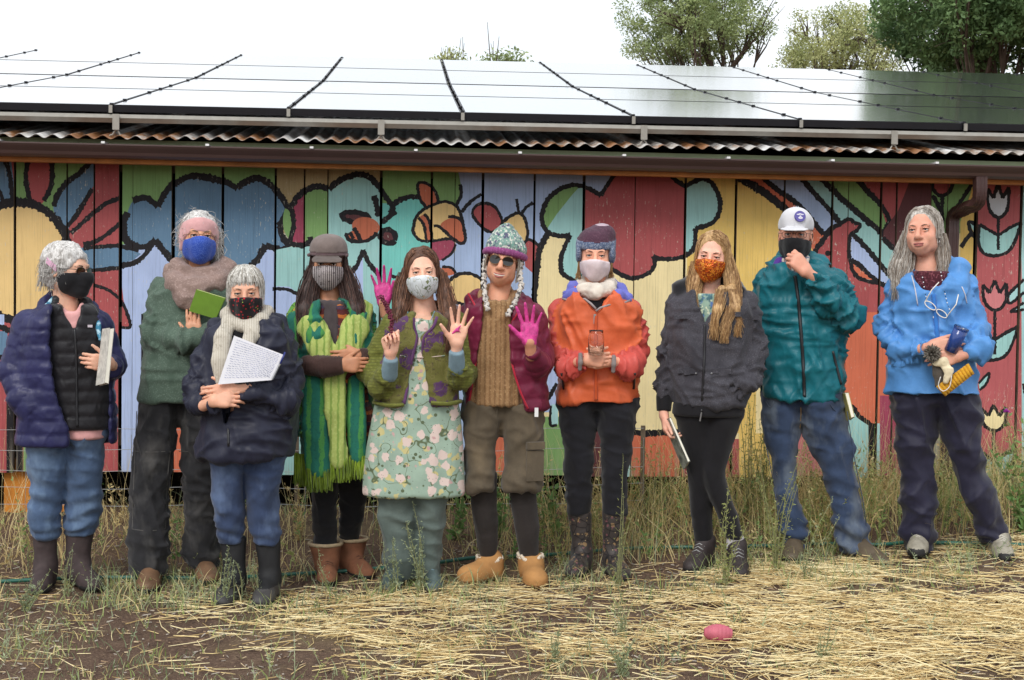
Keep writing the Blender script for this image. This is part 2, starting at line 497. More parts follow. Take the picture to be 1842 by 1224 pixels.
stroke(5, (490, 520), (515, 521), (536, 530)); stroke(5, (700, 496), (720, 500), (745, 498)); rect('L', 640, 500, 652, 640)
oval('D', 639, 391, 25, 8, 6); ovalline(7, 639, 391, 25, 9, 6)
oval('O', 658, 408, 25, 17, 8); oval('O', 647, 424, 24, 12, -8); ovalline(6, 650, 420, 27, 15, -10, 10, 200); stroke(6, (636, 410), (645, 425), (650, 435)); stroke(5, (629, 418), (636, 430))
oval('D', 699, 426, 12, 11, 30); ovalline(8, 698, 426, 14, 12, 30)
stroke(8, (673, 352), (677, 368), (681, 390)); stroke(8, (686, 400), (700, 390), (712, 380))
# --- bee
rect('P', 820, 260, 1056, 900); rect('P', 778, 470, 822, 900); fill('P', (828, 330), (830, 360), (822, 372), (832, 385), (838, 430), (812, 460), (780, 474), (780, 500), (860, 500), (860, 330)); fill('G', (819, 260), (829, 332), (826, 362), (812, 372), (800, 362), (778, 368), (778, 300))
fill('O', (752, 331), (768, 331), (782, 343), (788, 362), (766, 373), (756, 358)); stroke(4.5, (766, 373), (755, 357), (752, 331), (768, 331), (782, 343), (789, 364))
bee = [(745, 402), (752, 386), (770, 373), (800, 363), (820, 371), (829, 386), (833, 405), (837, 430), (829, 439), (812, 430), (776, 434), (756, 432), (744, 420)]
blob('Y', bee, 4); fill('O', (752, 392), (762, 386), (774, 402), (777, 432), (767, 432), (764, 408)); blob('O', [(792, 406), (810, 393), (828, 398), (836, 428), (829, 438), (812, 424)], 4)
fill('C', (777, 435), (812, 430), (820, 440), (812, 456), (797, 468), (786, 470), (778, 458)); stroke(4.5, *bee, closed=True)
stroke(4.5, (752, 392), (762, 404), (767, 432)); stroke(4.5, (763, 385), (773, 400), (777, 432)); stroke(4.5, (780, 407), (790, 408), (812, 428), (824, 437)); stroke(4.5, (806, 390), (822, 392), (832, 400)); stroke(4, (820, 440), (812, 456), (795, 469))
stroke(5, (820, 371), (829, 352), (828, 332)); stroke(5, (830, 382), (848, 362), (866, 350))
blob('O', [(795, 480), (812, 482), (820, 492), (800, 496)], 4); stroke(4, (795, 480), (812, 482), (820, 492)); oval('Y', 838, 520, 34, 28); ovalline(5, 838, 520, 34, 28)
# --- butterfly
wing = [(850, 386), (856, 371), (872, 366), (888, 371), (898, 384), (903, 402), (893, 415), (880, 417), (864, 406)]
blob('R', wing, 4); blob('Y', [(900, 402), (920, 388), (935, 385), (945, 396), (949, 420), (947, 448), (925, 470), (905, 440)], 4)
stroke(4.5, *wing, closed=True); stroke(5, (903, 401), (920, 388), (935, 384), (945, 396), (949, 420), (945, 440)); stroke(4.5, (933, 383), (929, 358)); stroke(4.5, (938, 384), (948, 372), (959, 365))
fill('R', (941, 440), (950, 432), (972, 444), (968, 500), (945, 480)); stroke(5, (942, 440), (952, 431), (973, 445))
# --- big flower
rect('E', 1050, 300, 1240, 900); fill('E', (986, 420), (1028, 424), (1056, 470), (1056, 900), (958, 900), (966, 470), (972, 445))
rect('P', 1050, 280, 1110, 345)
lobe = [(1052, 336), (1030, 333), (1005, 342), (985, 360), (975, 385), (977, 405), (986, 418), (1005, 425), (1026, 423)]
fill('T', *lobe, (1017, 442), (1010, 462), (1009, 486), (1020, 500), (1040, 508), (1056, 510), (1056, 336)); fill('G', (1032, 335), (1005, 342), (985, 360), (976, 385), (978, 405), (984, 412), (1002, 385), (1030, 350), (1042, 337))
fill('R', (1051, 338), (1070, 345), (1080, 352), (1090, 335), (1105, 300), (1205, 300), (1220, 328), (1236, 337), (1236, 460), (1215, 465), (1175, 462), (1178, 476), (1168, 490), (1140, 500), (1118, 494), (1095, 478), (1070, 470), (1051, 450))
fill('A', (1208, 280), (1420, 280), (1420, 900), (1236, 900), (1236, 335), (1220, 328)); rect('E', 1236, 500, 1330, 900)
tl = [(1234, 336), (1250, 326), (1268, 322), (1284, 334), (1295, 360), (1293, 385), (1280, 402), (1251, 412)]
fill('T', *tl, (1250, 440), (1242, 456), (1234, 460))
stroke(7, *lobe); stroke(7, (1026, 423), (1016, 444), (1009, 470), (1012, 492), (1035, 507)); stroke(7, (1052, 337), (1070, 345), (1081, 353)); stroke(7, (1080, 352), (1092, 334), (1106, 312)); stroke(7, (1205, 312), (1219, 327), (1236, 337))
stroke(7, *tl); stroke(7, (1251, 411), (1250, 440), (1240, 456), (1215, 466), (1190, 466), (1175, 461)); stroke(7, (1175, 461), (1178, 476), (1168, 491), (1140, 501), (1118, 495), (1095, 480))
stroke(9, (985, 421), (972, 447), (967, 475), (962, 520), (958, 600))
fill('L', (958, 660), (1004, 660), (1004, 742), (958, 742)); rect('G', 930, 750, 1030, 900); stroke(6, (1002, 690), (985, 720), (975, 745)); stroke(5, (980, 660), (978, 700)); fill('H', (992, 728), (1004, 728), (1004, 764), (992, 764)); stroke(4, (1002, 765), (990, 764), (991, 730))
rect('D', 1051, 740, 1082, 900); rect('F', 1134, 782, 1230, 900); rect('H', 1128, 782, 1136, 900); stroke(9, (1128, 776), (1160, 780), (1200, 778), (1234, 778)); rect('C', 1229, 784, 1236, 900); rect('R', 1296, 790, 1330, 900); rect('F', 850, 760, 930, 900); rect('F', 300, 740, 420, 900)
stroke(7, (1300, 776), (1360, 770), (1412, 776))
# --- stripes and rooster
fill('A', (1325, 280), (1420, 280), (1480, 430), (1480, 780), (1325, 780)); rect('E', 1360, 690, 1412, 780)
fill('F', (1330, 280), (1372, 280), (1372, 322), (1430, 365), (1490, 425), (1470, 470), (1440, 400), (1400, 365), (1345, 328))
fill('P', (1370, 280), (1440, 280), (1440, 322), (1495, 380), (1512, 402), (1482, 424), (1430, 365), (1400, 345), (1372, 322))
fill('T', (1440, 280), (1478, 280), (1478, 325), (1545, 385), (1600, 434), (1650, 490), (1630, 520), (1590, 500), (1512, 404), (1495, 380), (1440, 322))
fill('G', (1478, 280), (1545, 280), (1560, 345), (1582, 366), (1602, 405), (1588, 425), (1545, 385), (1478, 325))
fill('R', (1540, 280), (1680, 280), (1680, 420), (1600, 420), (1582, 366), (1560, 345), (1540, 325))
fill('R', (1450, 500), (1466, 455), (1480, 430), (1500, 409), (1512, 404), (1520, 398), (1530, 395), (1536, 402), (1546, 403), (1541, 414), (1531, 420), (1527, 438), (1528, 470), (1536, 492), (1555, 504), (1600, 512), (1600, 566), (1440, 566))
rect('F', 1420, 562, 1602, 900)
fill('L', (1531, 424), (1548, 436), (1580, 470), (1600, 505), (1590, 510), (1560, 490), (1530, 468)); fill('F', (1529, 470), (1545, 478), (1576, 505), (1550, 501), (1536, 490))
stroke(12, (1328, 320), (1345, 328), (1372, 345), (1400, 366), (1425, 388), (1455, 420)); stroke(8, (1370, 318), (1400, 343), (1430, 364), (1452, 386), (1481, 422)); stroke(8, (1440, 318), (1468, 352), (1494, 380), (1511, 403)); stroke(7, (1481, 424), (1498, 410), (1512, 404))
stroke(9, (1478, 322), (1510, 354), (1545, 385), (1582, 416), (1632, 466)); stroke(8, (1541, 322), (1560, 344), (1581, 365), (1597, 388), (1600, 404)); stroke(8, (1600, 402), (1588, 420)); stroke(7, (1455, 480), (1466, 453), (1482, 430), (1500, 408))
stroke(6, (1510, 405), (1522, 396), (1532, 396), (1536, 402)); stroke(6, (1536, 402), (1547, 404), (1541, 415), (1531, 421), (1527, 440), (1529, 470), (1538, 494), (1556, 505), (1590, 512)); oval('K', 1489, 456, 5, 5)
stroke(8, (1534, 422), (1560, 448), (1592, 486), (1612, 510)); stroke(7, (1530, 468), (1548, 480), (1580, 508), (1605, 520))
# --- trunk, circles, leaves behind the last person
fill('D', (1645, 280), (1680, 280), (1680, 368), (1662, 378), (1650, 400), (1628, 432), (1610, 450), (1588, 434), (1590, 415), (1615, 380), (1626, 352)); stroke(7, (1588, 428), (1606, 446), (1626, 470)); fill('R', (1660, 380), (1676, 366), (1676, 400)); stroke(6, (1650, 388), (1664, 378), (1677, 384))
rect('G', 1676, 280, 1760, 430); oval('R', 1695, 330, 18, 22); ovalline(6, 1695, 330, 18, 22); rect('E', 1676, 420, 1757, 640); fill('A', (1757, 300), (1757, 520), (1727, 520), (1727, 400), (1745, 350)); stroke(6, (1695, 352), (1695, 400), (1693, 430)); stroke(6, (1695, 385), (1683, 360), (1677, 352)); stroke(6, (1695, 425), (1680, 408), (1677, 392)); stroke(6, (1747, 332), (1735, 352), (1722, 372)); fill('T', (1742, 400), (1757, 404), (1757, 428)); stroke(6, (1757, 404), (1742, 400), (1748, 420), (1757, 430)); stroke(7, (1746, 420), (1735, 435), (1728, 445))
fill('R', (1600, 512), (1680, 512), (1680, 720), (1600, 720)); rect('C', 1583, 712, 1640, 900); rect('S', 1640, 700, 1757, 900)
fill('T', (1512, 764), (1530, 732), (1546, 750), (1562, 766), (1562, 900), (1512, 900)); rect('K', 1562, 762, 1577, 900); rect('H', 1577, 762, 1583, 900); stroke(7, (1512, 766), (1530, 731), (1546, 750), (1572, 768)); rect('I', 1420, 772, 1512, 900)
# --- tulip planks
rect('U', 1757, 260, 1842, 900); rect('H', 1838, 260, 2900, 900); rect('U', 1930, 260, 2010, 900); rect('A', 2120, 260, 2210, 900)
def tulip(k, x, y, w, h, lk, ly):
    p = [(x - w, y - h * .45), (x - w * .45, y - h * .1), (x, y - h * .62), (x + w * .42, y - h * .1), (x + w, y - h * .5), (x + w * .95, y + h * .15), (x + w * .55, y + h * .5), (x, y + h * .6), (x - w * .6, y + h * .45), (x - w * .95, y + h * .1)]
    fill(k, *p); q = p + p[:1]
    for i in range(len(q) - 1):
        if i < 4: stroke(5, q[i], q[i + 1])
    stroke(5, *q[4:])
    if lk:
        lp = [(x, ly - 10), (x - 33, ly - 30), (x - 37, ly), (x - 26, ly + 22), (x, ly + 26), (x + 24, ly + 12), (x + 42, ly - 34), (x + 18, ly - 22)]
        fill(lk, *lp); lp = [(max(a, 1760), b) for a, b in lp]; stroke(5, *lp[1:7]); stroke(5, lp[6], lp[7], lp[0]); stroke(5, lp[0], lp[1])
        stroke(5, (x, y + h * .6), (x, ly + 16))
tulip('W', 1795, 362, 19, 50, 'T', 434); tulip('I', 1789, 532, 21, 44, 'T', 622); tulip('E', 1787, 752, 22, 38, 'T', 840)
fill('H', (1814, 530), (1842, 505), (1842, 525), (1816, 545)); stroke(5, (1842, 503), (1814, 530), (1816, 546), (1842, 526)); fill('T', (1760, 690), (1778, 672), (1774, 690), (1762, 702)); stroke(4, (1760, 690), (1779, 671), (1774, 690), (1762, 702)); fill('H', (1818, 560), (1842, 545), (1842, 556)); stroke(4, (1842, 545), (1818, 561), (1842, 557)); stroke(6, (1842, 690), (1850, 740))

def to_wall(p):
    p = np.asarray(p, float)
    d = _w[None] + ((p[:, 0] - PW / 2) / FPX)[:, None] * _r - ((p[:, 1] - PH / 2) / FPX)[:, None] * _u
    q = CAMP + d * (YW / d[:, 1])[:, None]
    return q[:, [0, 2]]
# plank edges: (photo x at y=320, width of the gap after the board in px)
EDGE = [(-560, 4), (-470, 3), (-390, 4), (-330, 3), (-240, 4), (-160, 3), (-70, 4), (27, 4), (121, 3), (170, 3), (217, 6), (239, 1), (312, 6), (401, 5), (496, 4), (548, 3), (590, 2), (686, 5), (777, 4), (819, 1.2), (869, 5), (962, 4), (1051, 5), (1143, 2), (1234, 4.5), (1325, 4.5), (1412, 3), (1498, 4.5), (1527, 1.4), (1586, 5), (1614, 3), (1676, 2.5), (1706, 1.2), (1757, 8), (1838, 6), (1925, 4), (2010, 4), (2095, 3), (2190, 4), (2280, 3), (2370, 4)]
ZT = float(to_wall([(921, 286)])[0, 1]); 
edges_x = [(float(to_wall([(x, 320)])[0, 0]), g / 291.0) for x, g in EDGE]
WX0, WX1 = edges_x[0][0], edges_x[-1][0]
polys = [(k, to_wall(p)) for k, p in FILLS]
# one triangulation of the whole painted wall, cut along paint edges and board edges
V2, E2 = [], []
def addloop(q):
    s = len(V2)
    V2.extend([Vector((float(a), float(b))) for a, b in q])
    n = len(q)
    E2.extend([(s + i, s + (i + 1) % n) for i in range(n)])
for k, q in polys:
    q = q.copy(); q[:, 0] = np.clip(q[:, 0], WX0 + 0.001, WX1 - 0.001); q[:, 1] = np.clip(q[:, 1], 0.02, ZT - 0.0005)
    addloop(q)
boards = []
prng = np.random.RandomState(11)
for i in range(len(edges_x) - 1):
    xa, g = edges_x[i]; xb, g2 = edges_x[i + 1]
    xa += g / 2; xb -= g2 / 2
    pm = (EDGE[i][0] + EDGE[i + 1][0]) / 2
    zb = float(to_wall([(pm, 848 + min(max(pm, 0), 900) / 100)])[0, 1]) + prng.uniform(-0.008, 0.008)
    boards.append((xa, xb, zb))
    addloop([(xa, zb), (xb, zb), (xb, ZT), (xa, ZT)])
cv, ce, cf, _, _, _ = delaunay_2d_cdt(V2, E2, [], 0, 1e-5)
cv = np.array([(a[0], a[1]) for a in cv]); cf = np.array([f[:3] for f in cf if len(f) == 3])
cen = cv[cf].mean(1)
colr = np.full(len(cf), KEYS.index('S'))
for k, q in polys:
    lo, hi = q.min(0), q.max(0)
    c = np.where((cen[:, 0] >= lo[0]) & (cen[:, 0] <= hi[0]) & (cen[:, 1] >= lo[1]) & (cen[:, 1] <= hi[1]))[0]
    if not len(c): continue
    px, py = cen[c, 0], cen[c, 1]
    ins = np.zeros(len(c), bool)
    x0, y0 = q[-1]
    for x1, y1 in q:
        if y0 != y1:
            cond = ((y0 > py) != (y1 > py)) & (px < (x1 - x0) * (py - y0) / (y1 - y0) + x0)
            ins ^= cond
        x0, y0 = x1, y1
    colr[c[ins]] = KEYS.index(k)
M_RAWWOOD = plain('grey_old_wood', (112, 98, 82), 0.9, var=0.3, scale=14, bmp=0.3)
for i, (xa, xb, zb) in enumerate(boards):
    c = np.where((cen[:, 0] > xa) & (cen[:, 0] < xb) & (cen[:, 1] > zb) & (cen[:, 1] < ZT))[0]
    if not len(c): continue
    f = cf[c]; ids, inv = np.unique(f, return_inverse=True); f = inv.reshape(-1, 3)
    xz = cv[ids]; mi = colr[c]
    used = sorted(set(mi.tolist())); lut = {u: n for n, u in enumerate(used)}
    off = prng.uniform(-0.006, 0.006); tilt = prng.uniform(-0.004, 0.004)
    yy = off + tilt * (xz[:, 0] - xa) / (xb - xa)
    # facing the camera: counter-clockwise seen from -Y
    p = xz[f]; area = (p[:, 1, 0] - p[:, 0, 0]) * (p[:, 2, 1] - p[:, 0, 1]) - (p[:, 1, 1] - p[:, 0, 1]) * (p[:, 2, 0] - p[:, 0, 0])
    f[area < 0] = f[area < 0][:, ::-1]
    b = MB()
    for u in used:
        pass
    vv = np.c_[xz[:, 0], yy, xz[:, 1]]
    b.raw(vv, tris=f); b.mt = [lut[int(u)] for u in mi]
    y0 = off; y1 = off + tilt
    k = len(used)
    b.raw([(xa, y0, zb), (xb, y1, zb), (xb, y1, ZT), (xa, y0, ZT), (xa, 0.03, zb), (xb, 0.03, zb), (xb, 0.03, ZT), (xa, 0.03, ZT)],
          [(0, 4, 5, 1), (1, 5, 6, 2), (2, 6, 7, 3), (3, 7, 4, 0), (4, 7, 6, 5)], m=k)
    b.build('plank', [PMATS[u] for u in used] + [M_RAWWOOD], shed)
M_DARK = plain('interior_shade_black', (20, 18, 17), 0.95, spec=0.1)  # near-black colour standing in for the shade inside hollows
M_POST = plain('orange_stained_post', (196, 124, 38), 0.7, var=0.25, scale=9, bmp=0.2)
for z in (ZT - 0.08, 1.3, 0.55):
    MB().box(((WX0 + WX1) / 2, 0.055, z), ((WX1 - WX0) / 2, 0.02, 0.045)).build('girt', M_RAWWOOD, shed)
MB().box(((WX0 + WX1) / 2, 2.6, 1.42), ((WX1 - WX0) / 2 + 3.0, 0.02, 1.42)).build('back_wall', M_DARK, shed)  # near-black colour gives the inside its shade; widened to hide sky
for s in (WX0 + 0.02, WX1 - 0.02):
    MB().box((s, 1.4, 1.2), (0.02, 1.3, 1.2)).build('end_wall', M_RAWWOOD, shed)
MB().box(((WX0 + WX1) / 2, 0.5, 0.17), ((WX1 - WX0) / 2, 0.02, 0.3)).build('gap_shade_board', M_DARK, shed)  # added dark sheet, coloured as the shade in the gap beneath the planks
def wl(px, py, Y=YW):      # shed-local point from a pixel and a depth
    p = at_y(px, py, Y); return np.array([p[0], p[1] - YW, p[2]])
for xs in (92,):
    p0 = wl(8, 843, YW + 0.06); p1 = wl(128, 843, YW + 0.06)
    MB().box(((p0[0] + p1[0]) / 2, 0.09, 0.22), ((p1[0] - p0[0]) / 2, 0.04, 0.20)).build('foundation_post', M_POST, shed)

# ---------------------------------------------------------------- eave: fascia, gutter, drip edge, roof sheets
YE = YW - 0.36                       # the eave's overhang
M_FASCIA = plain('stained_fascia_wood', (188, 120, 60), 0.7, var=0.3, scale=7, bmp=0.15)
M_GUT = plain('brown_gutter_paint', (78, 59, 56), 0.38, var=0.08, scale=3)
M_DRIP = plain('pale_green_flashing', (182, 200, 158), 0.5, var=0.08, scale=4)
M_SILVER = plain('aluminium', (190, 192, 194), 0.35, metal=0.85, var=0.06)
M_CLIP = plain('white_metal_clip', (225, 225, 225), 0.4, var=0.05)
def line_at(pxl, pyl, pxr, pyr, Y):
    a, b = at_y(pxl, pyl, Y), at_y(pxr, pyr, Y)
    def f(x):
        t = (x - a[0]) / (b[0] - a[0]); return a[2] + t * (b[2] - a[2])
    return f
X0, X1 = WX0 - 0.1, WX1 + 0.1
gut = line_at(0, 254, 1842, 299, YE - 0.06)        # top of the gutter's front lip
def slopebox(y, h, zc, hz, m, name, x0=X0, x1=X1):
    za, zb_ = zc(x0), zc(x1)
    A = np.array([(x1 - x0), 0, zb_ - za]); L = np.linalg.norm(A); A /= L
    Zax = np.cross(A, [0, 1, 0]); Zax = -Zax if Zax[2] < 0 else Zax
    return MB().box(((x0 + x1) / 2, y - YW, (za + zb_) / 2), (L / 2, h, hz), [A, (0, 1, 0), Zax]).build(name, m, shed)
slopebox(YE + 0.10, 0.02, lambda x: gut(x) - 0.052, 0.046, M_FASCIA, 'fascia_board')
slopebox(YE + 0.225, 0.10, lambda x: gut(x) - 0.07, 0.012, M_FASCIA, 'soffit_board')
# gutter: an extruded K profile, open on top
prof = [(0.07, 0.004), (0.07, -0.074), (-0.005, -0.074), (-0.022, -0.062), (-0.030, -0.045), (-0.052, -0.020), (-0.060, -0.008), (-0.060, 0.0), (-0.050, 0.0), (-0.050, -0.006), (-0.043, -0.016), (-0.022, -0.042), (-0.014, -0.062), (0.0, -0.068), (0.064, -0.068), (0.064, 0.004)]
gb = MB()
vs = []
for x in (X0, X1):
    for (y, z) in prof: vs.append((x, YE + y - YW, gut(x) + z))
n = len(prof)
gb.raw(vs, [(i, (i + 1) % n, n + (i + 1) % n, n + i) for i in range(n)])
gutter = gb.build('gutter', M_GUT, shed)
# drip edge behind and above the gutter
drip = line_at(0, 252, 1842, 297, YE + 0.06)
slopebox(YE + 0.078, 0.003, lambda x: drip(x) - 0.004, 0.024, M_DRIP, 'drip_edge')
for px in range(-190, 2100, 186):
    p = at_y(px + 8, 250 + 0.0244 * px, YE + 0.0)
    MB().box((p[0], YE + 0.0 - YW, gut(p[0]) + 0.006), (0.010, 0.07, 0.006)).build('gutter_hanger', M_CLIP, shed)
# rafter ends seen under the boards, small blocks
for px in (480, 668, 865, 1040, 1612, 1790):
    p = at_y(px, 296 + 0.016 * px - 5, YW - 0.03)
    MB().box((p[0], -0.035, p[2]), (0.022, 0.03, 0.012)).build('rafter_block', M_RAWWOOD, shed)
# downspout with two elbows
def sweep(path, w, d):
    b = MB(); path = np.asarray(path, float); k = len(path); vs = []
    prof2 = [(-1, -1), (-.6, -1), (-.5, -.85), (-.2, -.85), (-.1, -1), (.1, -1), (.2, -.85), (.5, -.85), (.6, -1), (1, -1), (1, 1), (-1, 1)]
    dd = np.gradient(path, axis=0); dd /= np.linalg.norm(dd, axis=1, keepdims=True)
    for i in range(k):
        s = np.cross(dd[i], [0, 1, 0]); s /= np.linalg.norm(s); nrm = np.cross(s, dd[i]); nrm = -nrm if nrm[1] < 0 else nrm
        s = s if s[0] > 0 else -s
        crimp = 0.93 if 3 < i % 100 < k - 3 and i % 2 and k > 20 and path[i][2] > 1.6 else 1.0
        vs += [path[i] + s * w * a * crimp + nrm * d * c for a, c in prof2]
    n = len(prof2)
    b.raw(vs, [(i * n + j, i * n + (j + 1) % n, (i + 1) * n + (j + 1) % n, (i + 1) * n + j) for i in range(k - 1) for j in range(n)])
    return b
pA = wl(1763, 318, YE); pB = wl(1760, 362, YE + 0.02); pC = wl(1716, 388, YW - 0.055); pD = wl(1713, 420, YW - 0.05); pE = pD.copy(); pE[2] = 0.25
pth = np.r_[catmull([pA, pB, (pB + pC) / 2, pC, pD], 0.018), [pD + (pE - pD) * t for t in np.linspace(0.05, 1, 5)]]
sweep(pth, 0.034, 0.028).build('downspout', plain('downspout_paint', (66, 44, 42), 0.45, var=0.1), shed)

# corrugated sheets
def rust_tin():
    m, t, b = _new('rusty_galvanised_tin')
    n1 = noise(t, coords(t, (3, 1, 1)), 1.6, 5, 0.7); n2 = noise(t, coords(t), 22, 4)
    c = ramp(t, n1, [(0.35, lin((214, 214, 214))), (0.50, lin((168, 162, 156))), (0.58, lin((140, 98, 64))), (0.75, lin((96, 60, 40)))])
    c = mixc(t, 0.25, c, n2, 'OVERLAY')
    t.links.new(c, b.inputs['Base Color']); b.inputs['Metallic'].default_value = 0.1; b.inputs['Roughness'].default_value = 0.45
    return m
M_TIN = rust_tin()
roofz = line_at(0, 243, 1842, 277, YE - 0.08)
TILT = R(10.6)
sx = X0; pitch_c = 0.092
while sx < X1:
    ex = min(sx + pitch_c * 8.5, X1 + 0.2)
    xs = np.arange(sx, ex + 0.001, pitch_c / 8); ls = np.array([0, 0.25, 0.7, 3.3, 6.7])
    dz = prng.uniform(-0.004, 0.004); dl = prng.uniform(-0.012, 0.012)
    vs = []
    for l in ls:
        ll = l + (dl if l == 0 else 0)
        z = np.array([roofz(x) for x in xs]) + dz + 0.011 * np.cos(xs * 2 * math.pi / pitch_c) + ll * math.tan(TILT)
        vs.append(np.c_[xs, np.full(len(xs), YE - 0.08 - YW + ll), z])
    vs = np.concatenate(vs); n = len(xs)
    top = vs; bot = vs - np.array([0, 0, 0.0022])
    q = [(r * n + j, r * n + j + 1, (r + 1) * n + j + 1, (r + 1) * n + j) for r in range(len(ls) - 1) for j in range(n - 1)]
    q2 = [tuple(np.array(a[::-1]) + len(vs)) for a in q]
    q3 = [(j + len(vs), j + 1 + len(vs), j + 1, j) for j in range(n - 1)]
    MB().raw(np.r_[top, bot], q + q2 + q3).build('roof_sheet', M_TIN, shed, smooth=True)
    sx = ex - pitch_c * 0.5
MB().box(((X0 + X1) / 2, 0.0 - 0.15, roofz(0) - 0.065), (0.0 + (X1 - X0) / 2, 0.02, 0.025)).build('eave_purlin', M_RAWWOOD, shed)

# ================================================================ SOLAR ARRAY
arr = empty('solar_array', (0, YE, 2.4))
tag(arr, 'four rows of dark solar panels on aluminium rails covering the tin roof', 'solar panels')
def glass_mat():
    m, t, b = _new('solar_glass')
    n1 = noise(t, coords(t), 3, 4)
    c = ramp(t, n1, [(0.3, (0.040, 0.043, 0.050)), (0.7, (0.060, 0.062, 0.068))])
    t.links.new(c, b.inputs['Base Color']); b.inputs['Roughness'].default_value = 0.16
    b.inputs['IOR'].default_value = 1.7; b.inputs['Specular IOR Level'].default_value = 0.75
    b.inputs['Coat Weight'].default_value = 1.0; b.inputs['Coat IOR'].default_value = 1.7; b.inputs['Coat Roughness'].default_value = 0.12
    r = ramp(t, noise(t, coords(t), 9, 4), [(0.3, (0.08, 0.08, 0.08)), (0.7, (0.14, 0.14, 0.14))]); t.links.new(r, b.inputs['Roughness'])
    return m
M_GLASS = glass_mat()
M_RAIL = plain('weathered_rail', (150, 146, 138), .5, metal=.3, var=.1)
M_FRAME = plain('black_panel_frame', (34, 34, 40), 0.4, metal=0.3, var=0.1)
lowz = line_at(0, 185, 1842, 225, YE + 0.02)            # lower edge of the glass
T1, T2 = R(11.9), R(13.5)
sm = [200, 517, 833, 1140, 1440]
seams = [at_y(px, 200 + 0.0135 * px, YE + 0.02)[0] for px in sm]
pw_ = (seams[-1] - seams[0]) / 4
seam0 = seams[0]
PLEN = 1.53
def slope_pt(x, s):
    """point on the panel plane: x along the eave, s up the slope (two pitches)"""
    s1 = min(s, 2 * PLEN); s2 = max(0, s - 2 * PLEN)
    return np.array([x, 0.02 + s1 * math.cos(T1) + s2 * math.cos(T2), lowz(x) - 2.4 + s1 * math.sin(T1) + s2 * math.sin(T2)])
for row in range(4):
    for cidx in range(-4, 9):
        xa = seam0 + cidx * pw_ + 0.008; xb = xa + pw_ - 0.016
        sa = row * PLEN + 0.010 + (0.02 if row == 2 else 0); sb = (row + 1) * PLEN - 0.010 - (0.02 if row == 1 else 0)
        P00, P10, P11, P01 = slope_pt(xa, sa), slope_pt(xb, sa), slope_pt(xb, sb), slope_pt(xa, sb)
        nrm = np.cross(P10 - P00, P01 - P00); nrm /= np.linalg.norm(nrm)
        fr = MB()
        fr.raw([P00, P10, P11, P01] + [p - nrm * 0.04 for p in (P00, P10, P11, P01)], [(0, 1, 2, 3), (4, 7, 6, 5), (0, 4, 5, 1), (1, 5, 6, 2), (2, 6, 7, 3), (3, 7, 4, 0)])
        fo = fr.build('panel_frame', M_FRAME, arr)
        ux = (P10 - P00) / np.linalg.norm(P10 - P00) * 0.010; uy = (P01 - P00) / np.linalg.norm(P01 - P00) * 0.010
        MB().raw([P00 + ux + uy + nrm * .002, P10 - ux + uy + nrm * .002, P11 - ux - uy * 3.5 + nrm * .002, P01 + ux - uy * 3.5 + nrm * .002], [(0, 1, 2, 3)]).build('panel_glass', M_GLASS, fo)
for cidx in range(-4, 10):
    x = seam0 + cidx * pw_
    for s in ((0.02, 0.38, 1.15, 1.55, 1.95, 2.7, 3.1, 3.5, 4.3, 4.63, 5.0, 5.6, 6.0)):
        p = slope_pt(x, s)
        MB().box(p + [0, 0, 0.006], (0.011, 0.014, 0.004)).build('clamp', M_FRAME, arr)
    p = slope_pt(x, -0.012)
    MB().box(p + [0, -0.004, -0.022], (0.010, 0.005, 0.022)).build('end_clamp', M_RAIL, arr)
xl, xr = seam0 - 4 * pw_, seam0 + 9 * pw_
for s in (-0.01, 1.2, 2.0, 2.8, 3.6, 4.6, 5.9):
    a, b = slope_pt(xl, s) - [0, 0, 0.075], slope_pt(xr, s) - [0, 0, 0.075]
    MB().tube(np.array([a, b]), 0.024, 4).build('rail', M_RAIL, arr)
# standoff brackets at the eave
for px in (-260, 212, 686, 1156, 1604, 2060):
    x = at_y(px, 232, YE + 0.03)[0]
    top = slope_pt(x, -0.03) - [0, 0, 0.07]; zr = roofz(x) + 0.018 - 2.4
    b = MB().box((x, top[1] - 0.012, (top[2] + zr + 0.03) / 2 + 0.01), (0.019, 0.004, (top[2] - zr - 0.03) / 2 + 0.010))
    pts = [(x - 0.04, top[1], zr - 0.004), (x - 0.02, top[1], zr + 0.004), (x - 0.012, top[1], zr + 0.02), (x, top[1], zr + 0.03), (x + 0.012, top[1], zr + 0.02), (x + 0.02, top[1], zr + 0.004), (x + 0.04, top[1], zr - 0.004)]
    b.tube(pts, 0.005, 5)
    b.build('standoff_bracket', M_RAIL, arr)

# ================================================================ TREES
def leafmat(name, c1, c2):
    m, t, b = _new(name)
    n = noise(t, coords(t), 1.3, 4)
    n2 = noise(t, coords(t), 17, 2)
    c = ramp(t, n, [(0.3, lin(c1)), (0.7, lin(c2))])
    c = mixc(t, 0.4, c, n2, 'OVERLAY')
    t.links.new(c, b.inputs['Base Color']); b.inputs['Roughness'].default_value = 0.55
    b.inputs['Specular IOR Level'].default_value = 0.4
    tr = t.nodes.new('ShaderNodeBsdfTranslucent'); t.links.new(c, tr.inputs[0])
    mixs = t.nodes.new('ShaderNodeMixShader'); mixs.inputs[0].default_value = 0.3
    out = t.nodes['Material Output']
    t.links.new(b.outputs[0], mixs.inputs[1]); t.links.new(tr.outputs[0], mixs.inputs[2]); t.links.new(mixs.outputs[0], out.inputs[0])
    return m
M_BARK = plain('bark', (88, 74, 64), 0.9, var=0.35, scale=6, bmp=0.5)
